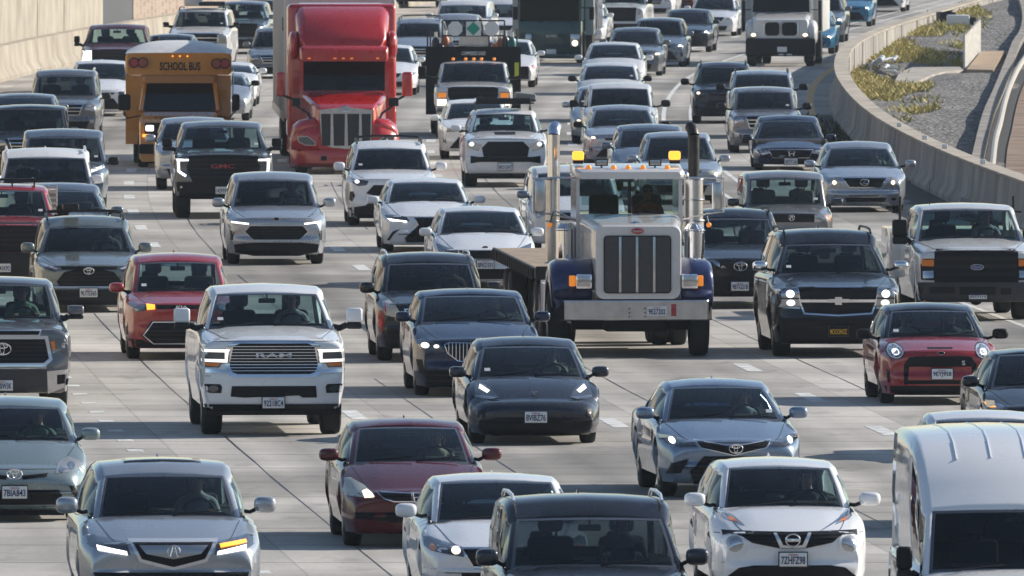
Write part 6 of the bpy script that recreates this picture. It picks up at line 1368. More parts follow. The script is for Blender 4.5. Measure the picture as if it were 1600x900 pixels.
# ---- white box truck with black bumper ----
t6 = L('box_truck', 1220, 103, 'white box truck with split black grille and deep black bumper, top right', 'truck', oh=1.0)
r = t6.root
def U(u, y=None): return t6.X(1200 + u / 6.667, y)
def V_(v, y=None): return t6.Z(v / 6.667, y)
x0, x1 = U(-232), U(495)
m = MB(); m.loft([sec(-1.0, U(-150), U(410), V_(400), V_(205), .1), sec(-.9, U(-165), U(425), V_(400), V_(195), .14), sec(.2, U(-160, .2), U(440, .2), V_(400), V_(150, .2), .16), sec(1.0, U(-155, 1), U(455, 1), V_(400), V_(122, 1), .16)]); m.build('hood', 'truckwhite', r, 45)
for s_ in (-1, 1):
    a, b = (x0 + .02, U(-140)) if s_ < 0 else (U(400), x1 - .0)
    m = MB(); m.sup(((a + b) / 2 , -.35, V_(340)), (abs(b - a) / 2 + .06, .62, .42), 2.8); m.build('fender', 'truckwhite', r, 40)
    u0, u1 = (-192, -110) if s_ < 0 else (345, 430)
    m = MB(); m.prism([(U(u0), V_(385)), (U(u1), V_(385)), (U(u1 - (10 if s_ > 0 else 0)), V_(340)), (U(u0 + (10 if s_ > 0 else 0)), V_(340))], -1.04, -.8); ho = m.build('headlight', 'clear', r, 30)
    m = MB(); m.sup(((U(u0) + U(u1)) / 2, -1.045, V_(362)), (.08, .02, .055), 2); m.build('low_beam', 'low', ho, 40)
    tyre(r, (x0 + .16) if s_ < 0 else (x1 - .20), 0, .5, .3); tyre(r, s_ * .98, 5.2, .5, .28); tyre(r, s_ * .68, 5.2, .5, .28)
for a, b in ((-30, 118), (145, 302)):
    MB().prism(roundrect(U(a), V_(370), U(b), V_(232), .10, 3), -1.03, -.98).build('grille', 'black', r, 0)
m = MB(); m.tube([(U(u), -1.03, V_(v)) for u, v in ((-42, 375), (-45, 240), (-20, 215), (110, 220), (131, 240), (131, 375), (131, 240), (155, 220), (295, 215), (316, 240), (310, 375))], .02, 6); m.build('grille_trim', 'bright', r, 40)
m = MB(); m.rbox(x0, x1, -1.12, -.85, V_(585), V_(398), .06); m.build('bumper', 'black', r, 30)
m = MB(); m.rbox(U(98), U(198), -1.14, -1.11, V_(540), V_(486), .005); m.build('license_plate', 'plate', r, 30)
for u in (140, 225): MB().rbox(U(u - 30), U(u + 30), -1.15, -1.1, V_(575), V_(556), .02).build('fog_lamp', 'lamp', r, 30)
wz0 = V_(125, 1.0); wz1 = wz0 + .75
m = MB(); m.add([(U(-160, 1), 1.0, wz0), (U(432, 1), 1.0, wz0), (U(410, 1), 1.4, wz1), (U(-140, 1), 1.4, wz1)], [(0, 1, 2, 3)]); m.build('windshield', GLD, r, 0)
m = MB(); m.box(U(-172, 1), U(-160, 1), 1.0, 2.6, 1.0, wz1); m.box(U(432, 1), U(455, 1), 1.0, 2.6, 1.0, wz1); m.box(U(-159, 1), U(431, 1), 1.02, 2.6, .8, wz0 - .003); m.rbox(U(-160, 1), U(440, 1), 1.3, 2.7, wz1 + .003, wz1 + .3, .1); m.box(U(-159, 1), U(431, 1), 2.6, 2.62, wz0, wz1); m.build('cab', 'truckwhite', r, 30)
m = MB(); m.rbox(U(-280, 2.8), U(572, 2.8), 2.8, 9.5, 1.05, 4.0, .04); m.build('cargo_box', simple('box_grey_white', (.48, .48, .47), .5, noise=.12, nscale=1.5), r, 30)
for s_, u in ((-1, -255), (1, 540)):
    m = MB(); m.rbox(U(u - 18, .8), U(u + 18, .8), .7, .85, V_(320, .8) - .0, V_(0, .8), .03); m.tube([(U(u, .8), .8, V_(100, .8)), (U(-170 if s_ < 0 else 455, 1), 1.1, V_(100, 1))], .02, 6); m.build('side_mirror', 'trim', r, 40)
m = MB(); m.rbox(U(525, 2), U(555, 2), 1.8, 2.3, .4, V_(330, 2), .03); m.build('side_step', 'trim', r, 30)
m = MB(); m.box(-.4, .4, -.6, 9, .6, 1.04); m.build('chassis', 'dark', r, 0)
# ------------------------------------------------------------------ drivers (one seated figure, copied)
def skin_mesh(verts, edges, radii, root=0, sub=1):
    me = bpy.data.meshes.new('sk'); me.from_pydata(verts, edges, []); o = bpy.data.objects.new('sk', me); COL.objects.link(o)
    md = o.modifiers.new('skin', 'SKIN'); md.use_smooth_shade = True
    for i, rr in enumerate(radii):
        sv = me.skin_vertices[0].data[i]; sv.radius = rr if isinstance(rr, tuple) else (rr, rr); sv.use_root = (i == root)
    s_ = o.modifiers.new('s', 'SUBSURF'); s_.levels = sub
    bpy.context.view_layer.update(); dg = bpy.context.evaluated_depsgraph_get(); out = bpy.data.meshes.new_from_object(o.evaluated_get(dg))
    bpy.data.objects.remove(o); return out
def figure_mesh():
    # origin at the head centre; faces -y; seated, both hands on a wheel
    V = []; E = []; Rr = []
    def a(p, rr, par=None):
        V.append(p); Rr.append(rr); 
        if par is not None: E.append((par, len(V) - 1))
        return len(V) - 1
    pel = a((0, .10, -.66), (.15, .12)); ab = a((0, .08, -.50), (.14, .11), pel); ch = a((0, .06, -.32), (.17, .11), ab); up = a((0, .05, -.20), (.13, .08), ch)
    nk = a((0, .02, -.12), .052, up); hd0 = a((0, .0, -.06), (.062, .07), nk); hd1 = a((0, -.005, .01), (.075, .092), hd0); hd2 = a((0, .0, .07), (.068, .082), hd1); a((0, .005, .105), (.035, .045), hd2)
    for s_ in (-1, 1):
        sh = a((s_ * .18, .05, -.23), .062, up); el = a((s_ * .25, -.08, -.46), .045, sh); fo = a((s_ * .20, -.28, -.40), .034, el); wr = a((s_ * .17, -.40, -.34), .026, fo); pa = a((s_ * .165, -.455, -.315), (.034, .018), wr)
        for k in range(4):
            off = (k - 1.5) * .018; ln = (.030, .036, .034, .027)[k]
            f1 = a((s_ * (.165 + off * s_ * 1.0), -.50 - ln * .5, -.305), .009, pa); a((s_ * (.165 + off * s_), -.515 - ln * .4, -.335), .0085, f1)
        th = a((s_ * .135, -.46, -.295), .011, pa); a((s_ * .128, -.50, -.30), .009, th)
        kn0 = a((s_ * .10, .0, -.68), .085, pel); kn = a((s_ * .14, -.42, -.62), .062, kn0); an = a((s_ * .14, -.62, -.98), .042, kn); a((s_ * .14, -.80, -1.02), .038, an)
    me = skin_mesh(V, E, Rr, pel, 1)
    return me
SK = simple('skin', (.42, .24, .17), .55)
SHIRTS = {'grey': (.25, .26, .28), 'green': (.10, .18, .12), 'tan': (.35, .28, .20), 'dark': (.03, .03, .04), 'camo': (.18, .17, .12), 'light': (.5, .5, .5), 'orange': (.75, .14, .02)}
fm = figure_mesh(); fm.name = 'person'
# nose, brow, ears as part of the same mesh
bm = bmesh.new(); bm.from_mesh(fm)
def addsup(c, rr, e=2):
    mb = MB().sup(c, rr, e, 10, 6); vs = [bm.verts.new(v) for v in mb.v]
    for f in mb.f:
        try: bm.faces.new([vs[i] for i in f])
        except ValueError: pass
addsup((0, -.10, .0), (.012, .022, .024)); addsup((-.078, .01, 0), (.010, .02, .032)); addsup((.078, .01, 0), (.010, .02, .032)); addsup((0, -.085, -.045), (.026, .012, .008))
bm.to_mesh(fm); bm.free(); fm.materials.clear(); fm.materials.append(SK); fm.materials.append(simple('shirt_base', (.2, .2, .2), .9))
for pl in fm.polygons:
    c = pl.center; pl.use_smooth = True
    pl.material_index = 0 if (c.z > -.125 or (c.y < -.30 and c.z > -.48)) else 1
hm = MB(); hm.sup((0, .018, .045), (.088, .095, .085), 2.2, 18, 12)
hairm = bpy.data.meshes.new('hair'); bmh = bmesh.new(); t_ = bpy.data.meshes.new('tt'); t_.from_pydata(hm.v, [], hm.f); bmh.from_mesh(t_)
for v in bmh.verts:
    if v.co.y < -.045 and v.co.z < .055: v.co.y = -.02
bmh.to_mesh(hairm); bmh.free(); hairm.materials.append(simple('hair_dark', (.02, .014, .01), .7)); hairm.polygons.foreach_set('use_smooth', [True] * len(hairm.polygons))
gm = MB(); gm.rbox(-.065, .065, -.098, -.088, .012, .04, .008); gl_ob = gm.build('sunglasses', 'black', None, 40)
GMESH = gl_ob.data; bpy.data.objects.remove(gl_ob)
blonde = simple('hair_blonde', (.38, .26, .12), .7)
eyem = MB(); eyem.sup((-.03, -.088, .025), (.011, .006, .007), 2, 8, 5); eyem.sup((.03, -.088, .025), (.011, .006, .007), 2, 8, 5); ey = eyem.build('eyes', 'black', None, 40); EYE = ey.data; bpy.data.objects.remove(ey)
proto = None
def person(root, p, spec, vlabel):
    color, label = spec[0], spec[1]
    if len(spec) > 2: lx = Vector(spec[2])
    else:
        zc = p.zc; hz = min(p.zr - .22, zc + .40); lx = Vector((p.seatx, p.yc + 1.12 - p.oh, hz))
    o = bpy.data.objects.new('person', fm); COL.objects.link(o)
    Mx = Matrix.LocRotScale(root.location, root.rotation_euler, None); o.location = Mx @ lx; o.rotation_euler = (0, 0, root.rotation_euler.z + random.uniform(-.12, .12))
    tag(o, label, 'person', 'drivers seen through the windshields')
    o.material_slots[1].link = 'OBJECT'; o.material_slots[1].material = simple('shirt_' + color, SHIRTS[color], .9)
    h = bpy.data.objects.new('hair', hairm); COL.objects.link(h); h.parent = o
    if 'blonde' in label: h.material_slots[0].link = 'OBJECT'; h.material_slots[0].material = blonde; h.scale = (1.12, 1.1, 1.15)
    g = bpy.data.objects.new('sunglasses' if 'glasses' in label else 'eyes', GMESH if 'glasses' in label else EYE); COL.objects.link(g); g.parent = o
random.seed(4)
for (root, p, spec, vl) in DRIVERS: person(root, p, spec, vl)
mini = [v for v in VEH if v[1].get('label', '').startswith('small red two door')][0]
pm_ = mini[2]; person(mini[1], pm_, ('light', 'passenger in the front seat of the small red hatchback', (-pm_.seatx, pm_.yc + 1.12 - pm_.oh, min(pm_.zr - .22, pm_.zc + .40))), '')
HAZE = 0.000065
# ------------------------------------------------------------------ setting
def nodes(m): return m.node_tree, m.node_tree.nodes['Principled BSDF']
def road_mat():
    m, t, b = newmat('concrete_road'); N = t.nodes.new; Lk = t.links.new
    uv = N('ShaderNodeUVMap'); uv.uv_map = 'lane'; sp = N('ShaderNodeSeparateXYZ'); Lk(uv.outputs[0], sp.inputs[0])
    def math_(op, a, bb=None, c=None):
        n = N('ShaderNodeMath'); n.operation = op
        for i, v in enumerate((a, bb, c)):
            if v is None: continue
            if isinstance(v, (int, float)): n.inputs[i].default_value = v
            else: Lk(v, n.inputs[i])
        return n.outputs[0]
    tc = N('ShaderNodeTexCoord')
    def noise(scale, detail=5, sx=1, sy=1, src=None, rough=.55):
        mp = N('ShaderNodeMapping'); mp.inputs['Scale'].default_value = (sx, sy, 1); Lk(src or tc.outputs['Object'], mp.inputs[0])
        n = N('ShaderNodeTexNoise'); n.inputs['Scale'].default_value = scale; n.inputs['Detail'].default_value = detail; n.inputs['Roughness'].default_value = rough; Lk(mp.outputs[0], n.inputs['Vector']); return n.outputs[0]
    def mr(v, a, bb, c, d):
        n = N('ShaderNodeMapRange'); Lk(v, n.inputs[0]); n.inputs[1].default_value = a; n.inputs[2].default_value = bb; n.inputs[3].default_value = c; n.inputs[4].default_value = d; return n.outputs[0]
    base = N('ShaderNodeMix'); base.data_type = 'RGBA'; base.inputs[6].default_value = (.33, .31, .285, 1); base.inputs[7].default_value = (.54, .505, .46, 1)
    Lk(mr(noise(.25, 6), .3, .7, 0, 1), base.inputs[0]); col = base.outputs[2]
    def mulc(col, fac):
        n = N('ShaderNodeMix'); n.data_type = 'RGBA'; n.blend_type = 'MULTIPLY'; n.inputs[0].default_value = 1; Lk(col, n.inputs[6]); Lk(fac, n.inputs[7]); return n.outputs[2]
    # slab to slab tone changes
    vx, vy = sp.outputs[0], sp.outputs[1]
    lane = math_('FLOOR', math_('DIVIDE', math_('ADD', vx, 30.4), 3.6)); slab = math_('FLOOR', math_('DIVIDE', vy, 4.6))
    cb = N('ShaderNodeCombineXYZ'); Lk(lane, cb.inputs[0]); Lk(slab, cb.inputs[1]); wn = N('ShaderNodeTexWhiteNoise'); wn.noise_dimensions = '2D'; Lk(cb.outputs[0], wn.inputs['Vector'])
    col = mulc(col, mr(wn.outputs[0], 0, 1, .74, 1.06))
    col = mulc(col, mr(noise(9, 3), .35, .65, .93, 1.05))
    # wheel paths and the oily middle of each lane
    fx = math_('FRACT', math_('DIVIDE', math_('ADD', vx, 30.4), 3.6))
    mid = math_('ABSOLUTE', math_('SUBTRACT', fx, .5))
    col = mulc(col, mr(mid, .0, .17, .66, 1.0))
    wp = math_('ABSOLUTE', math_('SUBTRACT', mid, .25)); col = mulc(col, mr(wp, .0, .10, .86, 1.0))
    # asphalt overlay patches
    pa = mr(noise(.06, 3, 1, .35), .52, .56, 1, .62); col = mulc(col, pa)
    st = mr(noise(1.3, 6, 1, .3), .56, .70, 1, .70); col = mulc(col, mr(noise(.5, 7, 1, .12), .35, .65, .86, 1.08)); col = mulc(col, st)
    # transverse joints and cracks
    fy = math_('FRACT', math_('DIVIDE', vy, 4.6)); wob = math_('MULTIPLY', math_('SUBTRACT', noise(1.5, 2), .5), .03)
    jy = math_('ABSOLUTE', math_('SUBTRACT', math_('ADD', fy, wob), .5)); col = mulc(col, mr(jy, .010, .026, .58, 1.0))
    jx = math_('ABSOLUTE', math_('SUBTRACT', math_('ABSOLUTE', math_('SUBTRACT', math_('ADD', fx, math_('MULTIPLY', wob, .35)), .5)), .5)); col = mulc(col, mr(jx, .002, .006, .75, 1.0))
    Lk(col, b.inputs['Base Color']); b.inputs['Roughness'].default_value = .82
    bp = N('ShaderNodeBump'); bp.inputs['Strength'].default_value = .35; bp.inputs['Distance'].default_value = .02; Lk(noise(14, 4), bp.inputs['Height']); Lk(bp.outputs[0], b.inputs['Normal'])
    return m
def strip(name, offs, d0, d1, step, z, mt, parent=None, uv=True, build=True):
    vs = []; fs = []; uvs = []; n = len(offs); D = d0; k = 0
    while D <= d1 + 1e-6:
        for x in offs: vs.append((cl(D) + x, D, z if not callable(z) else z(x, D))); uvs.append((x, D))
        if k:
            for j in range(n - 1): a = (k - 1) * n + j; fs.append((a, a + 1, a + n + 1, a + n))
        k += 1; D += step
    me = bpy.data.meshes.new(name); me.from_pydata(vs, [], fs)
    u = me.uv_layers.new(name='lane')
    for l in me.loops: u.data[l.index].uv = uvs[l.vertex_index]
    me.materials.append(mt); o = bpy.data.objects.new(name, me); COL.objects.link(o)
    if parent: o.parent = parent
    return o
o = strip('road', [-17, -12, -6, 0, 4, 8.95], 40, 1300, 5, 0, road_mat()); tag(o, kind='structure')
# wide ground sheet to the horizon, below everything
gmat = simple('dry_ground', (.16, .14, .12), .95, noise=.4, nscale=.08)
me = bpy.data.meshes.new('ground'); me.from_pydata([(-4000, -360, -.02), (4000, -360, -.02), (4000, 5500, -.02), (-4000, 5500, -.02)], [], [(0, 1, 2, 3)]); me.materials.append(gmat)
o = bpy.data.objects.new('ground', me); COL.objects.link(o); tag(o, kind='structure')

# unseen hillside, added behind the camera to darken what the car noses mirror
hm_ = simple('unseen_hill_dark', (.055, .060, .035), .95, noise=.5, nscale=.03); vs = []; fs = []; rnd = random.Random(12); nx = 60
for j in range(9):
    for i in range(nx + 1):
        x = -1500 + 3000 * i / nx; t = j / 8; hgt = 150 * (1 - (1 - t) ** 2) * (.75 + .25 * math.sin(x * .006 + 1) + .12 * math.sin(x * .021)); vs.append((x, -370 - 420 * t + .00016 * x * x * .0, -.5 + hgt + (rnd.uniform(-4, 4) if j else 0)))
for j in range(8):
    for i in range(nx): a = j * (nx + 1) + i; fs.append((a, a + 1, a + nx + 2, a + nx + 1))
me = bpy.data.meshes.new('unseen_reflection_hills'); me.from_pydata(vs, [], fs); me.materials.append(hm_); o = bpy.data.objects.new('unseen_reflection_hills', me); COL.objects.link(o); tag(o, kind='structure')
# markings
wm = simple('road_paint_white', (.62, .62, .60), .65, noise=.5, nscale=4); ym = simple('road_paint_yellow', (.55, .30, .06), .65, noise=.3, nscale=5)
mb = MB()
def dash(off, d0, d1, wd=.12, mb=mb, z=.004):
    n = max(1, int((d1 - d0) / 5)); pr = [d0 + (d1 - d0) * k / n for k in range(n + 1)]
    vs = []; 
    for D in pr: vs += [(cl(D) + off - wd, D, z), (cl(D) + off + wd, D, z)]
    mb.add(vs, [(2 * k, 2 * k + 1, 2 * k + 3, 2 * k + 2) for k in range(n)])
D = 100.0
for off, ph in ((-1.95, 0), (-5.55, 3), (-9.1, 6), (1.65, 9)):
    D = 96 + ph
    while D < 900: dash(off - .12, D, D + 3.6); D += 13.0
D = 100
while D < 520: dash(-12.9, D, D + .75, .11); D += 3.6 if D < 262 else 7.3
for off in (4.0, 4.75): dash(off, 60, 1200, .06)
mk = mb.build('lane_marking', wm, None, 0); tag(mk, kind='structure')
mb2 = MB(); dash(8.1, 60, 1200, .11, mb2); mk = mb2.build('edge_line', ym, None, 0); tag(mk, kind='structure')
# dark sealed longitudinal crack
mb3 = MB(); rnd = random.Random(3)
for off in (-11.45, -8.15, -4.6, -1.0):
    pts = []; D = 110
    while D < 640: pts.append((cl(D) + off + rnd.uniform(-.010, .010), D)); D += 4.6
    for (a, b), (c, d) in zip(pts, pts[1:]):
        w_ = .006 + .012 * abs(math.sin(b * .07 + off)) * rnd.random()
        if math.sin(b * .11 + off * 3) < -.75: continue
        mb3.add([(a - w_, b, .003), (a + w_, b, .003), (c + w_, d, .003), (c - w_, d, .003)], [(0, 1, 2, 3)])
mk = mb3.build('road_joint', simple('joint_sealant', (.02, .02, .025), .5), None, 0); tag(mk, kind='structure')

# shoulder dirt along the barrier
dirt = simple('gutter_dirt', (.055, .052, .045), .95, noise=.5, nscale=2)
vs = []; fs = []; rnd = random.Random(5); n = 0; D = 330
while D < 470:
    wd = .5 + .5 * math.sin(D * .09) ** 2 + rnd.uniform(-.15, .15); wd = max(.2, wd)
    vs += [(cl(D) + 8.6 - wd, D, .006), (cl(D) + 8.62, D, .006)]
    if n: fs.append((2 * n - 2, 2 * n - 1, 2 * n + 1, 2 * n))
    n += 1; D += 1.5
me = bpy.data.meshes.new('shoulder_dirt'); me.from_pydata(vs, [], fs); me.materials.append(dirt); o = bpy.data.objects.new('shoulder_dirt', me); COL.objects.link(o); tag(o, kind='structure')

def stained(name, c1, c2, streak=1.0, bump=.3):
    m, t, b = newmat(name); N = t.nodes.new; Lk = t.links.new
    tc = N('ShaderNodeTexCoord'); mp = N('ShaderNodeMapping'); mp.inputs['Scale'].default_value = (1.2, .35, .12); Lk(tc.outputs['Object'], mp.inputs[0])
    n1 = N('ShaderNodeTexNoise'); n1.inputs['Scale'].default_value = 1.4 * streak; n1.inputs['Detail'].default_value = 7; Lk(mp.outputs[0], n1.inputs['Vector'])
    n2 = N('ShaderNodeTexNoise'); n2.inputs['Scale'].default_value = .8; n2.inputs['Detail'].default_value = 6; Lk(tc.outputs['Object'], n2.inputs['Vector'])
    r = N('ShaderNodeMapRange'); r.inputs[1].default_value = .35; r.inputs[2].default_value = .65; Lk(n1.outputs[0], r.inputs[0])
    mx = N('ShaderNodeMix'); mx.data_type = 'RGBA'; mx.inputs[6].default_value = (*c1, 1); mx.inputs[7].default_value = (*c2, 1); Lk(r.outputs[0], mx.inputs[0])
    m2 = N('ShaderNodeMix'); m2.data_type = 'RGBA'; m2.blend_type = 'MULTIPLY'; m2.inputs[0].default_value = .7; Lk(mx.outputs[2], m2.inputs[6]); r2 = N('ShaderNodeMapRange'); r2.inputs[1].default_value = .3; r2.inputs[2].default_value = .65; r2.inputs[3].default_value = .65; r2.inputs[4].default_value = 1.1; Lk(n2.outputs[0], r2.inputs[0]); Lk(r2.outputs[0], m2.inputs[7])
    Lk(m2.outputs[2], b.inputs['Base Color']); b.inputs['Roughness'].default_value = .9
    bp = N('ShaderNodeBump'); bp.inputs['Strength'].default_value = bump; bp.inputs['Distance'].default_value = .03; Lk(n2.outputs[0], bp.inputs['Height']); Lk(bp.outputs[0], b.inputs['Normal'])
    return m
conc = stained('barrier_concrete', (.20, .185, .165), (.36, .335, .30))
# right median barrier: road-side profile
def sweep(name, prof, d0, d1, step, mt, parent=None, smooth=30, closed=True):
    rings = []; D = d0
    while D <= d1 + 1e-6: rings.append([(cl(D) + x, D, z) for x, z in prof]); D += step
    m = MB(); m.loft(rings, caps=True, closed=closed); return m.build(name, mt, parent, smooth)
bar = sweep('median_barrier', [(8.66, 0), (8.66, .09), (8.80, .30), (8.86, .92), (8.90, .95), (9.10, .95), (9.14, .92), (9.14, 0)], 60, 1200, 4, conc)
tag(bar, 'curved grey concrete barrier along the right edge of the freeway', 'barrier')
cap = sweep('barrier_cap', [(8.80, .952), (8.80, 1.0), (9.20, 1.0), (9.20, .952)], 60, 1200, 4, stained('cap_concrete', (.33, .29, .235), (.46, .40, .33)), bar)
for D0 in [k * 6.1 + 200 for k in range(0, 80, 2)]:
    if not (300 < D0 < 700): continue
    j = MB(); j.box(-.04, .04, -.03, .03, 0, .9); jo = j.build('panel_joint', simple('joint_dark', (.12, .11, .10), .9), bar, 0); jo.location = (cl(D0) + 9.12, D0, .02); jo.rotation_euler = (0, 0, -math.atan(slope(D0)))
for px_, py_ in ((1509, 232), (1568, 256), (1425, 198), (1467, 218)):
    D = dist(py_, 1.0); m = MB(); m.rbox(-.06, .06, -.05, .05, 0, .10, .015); o = m.build('barrier_marker', 'whitepl', None, 30); o.location = (cl(D) + 8.95, D, 1.0)
    tag(o, 'small white reflector marker on the barrier cap, %s' % {1509: 'second from the right', 1568: 'nearest the right edge of the photo', 1425: 'farthest left of the four', 1467: 'third from the right'}[px_], 'marker', 'white markers on the barrier cap')

# gravel land right of the barrier
def gravel():
    m, t, b = newmat('gravel_ballast'); N = t.nodes.new; Lk = t.links.new
    tc = N('ShaderNodeTexCoord'); v = N('ShaderNodeTexVoronoi'); v.inputs['Scale'].default_value = 11; mp = N('ShaderNodeMapping'); mp.inputs['Scale'].default_value = (1, .3, 1); Lk(tc.outputs['Object'], mp.inputs[0]); Lk(mp.outputs[0], v.inputs['Vector'])
    n = N('ShaderNodeTexNoise'); n.inputs['Scale'].default_value = .35; n.inputs['Detail'].default_value = 6; Lk(tc.outputs['Object'], n.inputs['Vector'])
    r = N('ShaderNodeValToRGB'); r.color_ramp.elements[0].color = (.020, .019, .019, 1); r.color_ramp.elements[1].color = (.25, .235, .22, 1); sp = N('ShaderNodeSeparateColor'); Lk(v.outputs['Color'], sp.inputs[0]); Lk(sp.outputs[0], r.inputs[0])
    mx = N('ShaderNodeMix'); mx.data_type = 'RGBA'; mx.blend_type = 'MULTIPLY'; mx.inputs[0].default_value = 1; Lk(r.outputs[0], mx.inputs[6]); r2 = N('ShaderNodeMapRange'); r2.inputs[1].default_value = .3; r2.inputs[2].default_value = .7; r2.inputs[3].default_value = .7; r2.inputs[4].default_value = 1.3; Lk(n.outputs[0], r2.inputs[0]); Lk(r2.outputs[0], mx.inputs[7])
    Lk(mx.outputs[2], b.inputs['Base Color']); b.inputs['Roughness'].default_value = .95
    bp = N('ShaderNodeBump'); bp.inputs['Strength'].default_value = .8; bp.inputs['Distance'].default_value = .05; Lk(v.outputs[0], bp.inputs['Height']); Lk(bp.outputs[0], b.inputs['Normal'])
    return m
random.seed(11)
GZ = {}
def terr(D, x=12): return .20 * sstep((D - 400) / 70) + .55 * sstep((D - 545) / 70)
def gndt(px_, py_, z=0.0):
    D = dist(py_, z)
    for _ in range(30): D = FPX * (CAM_H - z - terr(D)) / (py_ - HOR)
    return ((px_ - 800) * D / FPX, D)
def gz(x, D): return terr(D) + .0 + .10 * math.sin(x * 1.3 + D * .05) * math.sin(D * .11 + x * .4) * min(1, (x - 9.2) / 2) - .01
gv = strip('gravel_ground', [9.13, 9.6, 10.5, 11.5, 12.5, 14, 16, 18, 21, 26, 34, 60], 60, 1200, 3, lambda x, D: gz(x, D) - (.0 if x < 20 else .03), gravel()); tag(gv, kind='structure')

# dry grass and weeds: blades scattered in outlined patches (stuff)
GP = [[(1316, 112), (1330, 106), (1352, 113), (1378, 121), (1400, 129), (1428, 132), (1452, 128), (1458, 137), (1440, 146), (1418, 150), (1395, 158), (1372, 156), (1350, 150), (1333, 135)],
      [(1360, 92), (1366, 78), (1382, 58), (1392, 50), (1410, 62), (1440, 77), (1478, 84), (1480, 93), (1462, 98), (1425, 96), (1395, 99), (1370, 97)],
      [(1402, 50), (1404, 38), (1425, 36), (1450, 42), (1480, 52), (1470, 58), (1435, 57), (1412, 56)], [(1461, 42), (1463, 35), (1500, 38), (1517, 44), (1514, 52), (1475, 48)], [(1492, 16), (1502, 4), (1525, 10), (1545, 24), (1520, 28), (1500, 24)],
      [(1412, 176), (1438, 170), (1466, 164), (1467, 169), (1440, 178), (1420, 182)], [(1486, 93), (1506, 90), (1507, 101), (1490, 101)], [(1496, 73), (1504, 71), (1505, 78), (1497, 78)],
      [(1345, 75), (1400, 40), (1500, 10), (1560, 0), (1550, 40), (1500, 75), (1500, 100), (1400, 100), (1440, 135), (1480, 165), (1440, 215), (1380, 185), (1330, 145), (1318, 110)]]
def inside(q, poly):
    c = False; j = len(poly) - 1
    for i in range(len(poly)):
        if (poly[i][1] > q[1]) != (poly[j][1] > q[1]) and q[0] < (poly[j][0] - poly[i][0]) * (q[1] - poly[i][1]) / (poly[j][1] - poly[i][1]) + poly[i][0]: c = not c
        j = i
    return c
gr = MB(); rnd = random.Random(8)
for pi, poly in enumerate(GP):
    wpoly = [gndt(*q) for q in poly]; xs = [a for a, b in wpoly]; ys = [b for a, b in wpoly]
    area = (max(xs) - min(xs)) * (max(ys) - min(ys)); nt_ = int(min(16000, area * 60)) if pi < 8 else 15000
    for _ in range(nt_):
        x = rnd.uniform(min(xs), max(xs)); y = rnd.uniform(min(ys), max(ys))
        if not inside((x, y), wpoly): continue
        if pi == 8 and math.sin(x * 2.1 + y * .13) * math.sin(y * .31 - x) < .15: continue
        h = rnd.uniform(.04, .17) * (1.5 if rnd.random() < .1 else 1); a = rnd.uniform(0, math.pi); w_ = rnd.uniform(.02, .06); dx, dy = math.cos(a) * w_, math.sin(a) * w_; lx, ly = rnd.uniform(-.2, .2), rnd.uniform(-.2, .2); z = gz(x - cl(y), y)
        mi = 0 if rnd.random() < (.6 if pi in (0, 5) else .45) else (1 if rnd.random() < .8 else 2)
        gr.add([(x - dx, y - dy, z - .02), (x + dx, y + dy, z - .02), (x + lx, y + ly, z + h)], [(0, 1, 2)], mi)
g = gr.build('dry_grass', [simple('straw_grass', (.50, .40, .17), .9), simple('yellow_green_grass', (.36, .33, .09), .9), simple('dark_green_grass', (.17, .19, .06), .9)], None, 0); tag(g, kind='stuff')
# mottled soil under the grass
sm = MB()
for k, poly in enumerate(GP[:8]):
    wp = [gndt(*q) for q in poly]; cxx = sum(a for a, b in wp) / len(wp); cyy = sum(b for a, b in wp) / len(wp)
    ring = [(a, b, .012 + gz(a - cl(b), b)) for a, b in wp]; vs = ring + [(cxx, cyy, .012 + gz(cxx - cl(cyy), cyy))]; n = len(ring); sm.add(vs, [(i, (i + 1) % n, n) for i in range(n)])
o = sm.build('grass_soil', simple('grass_soil', (.27, .23, .12), .95, noise=.6, nscale=1.2), None, 0); tag(o, kind='structure')
# pale concrete pad
wp = [gndt(*q, .06) for q in [(1396, 131), (1405, 113), (1425, 105), (1455, 104), (1500, 104), (1505, 109), (1478, 111), (1455, 117), (1440, 124), (1425, 129)]]
m = MB(); n = len(wp); m.add([(a, b, .06 + terr(b)) for a, b in wp] + [(a, b, -.1 + terr(b)) for a, b in wp], [tuple(range(n))] + [(i, (i + 1) % n, n + (i + 1) % n, n + i) for i in range(n)])
o = m.build('concrete_pad', stained('pad_concrete', (.30, .27, .23), (.42, .38, .33)), None, 0); tag(o, kind='structure')
# weeds and shadow-dark growth at the foot of the barrier, road side
wd = MB(); rnd = random.Random(21)
for _ in range(5200):
    D = rnd.choice((rnd.gauss(425, 14), rnd.uniform(330, 360))); off = 8.64 - abs(rnd.gauss(0, .35)) * (1.6 if D > 400 else .7); x = cl(D) + off; h = rnd.uniform(.03, .14) * (1 if D > 400 else .5); a = rnd.uniform(0, 3.14); w_ = rnd.uniform(.02, .05)
    wd.add([(x - w_ * math.cos(a), D - w_ * math.sin(a), 0), (x + w_ * math.cos(a), D + w_ * math.sin(a), 0), (x + rnd.uniform(-.1, .1), D + rnd.uniform(-.1, .1), h)], [(0, 1, 2)])
o = wd.build('roadside_weeds', simple('weed_green', (.05, .06, .03), .9), None, 0); tag(o, kind='stuff')

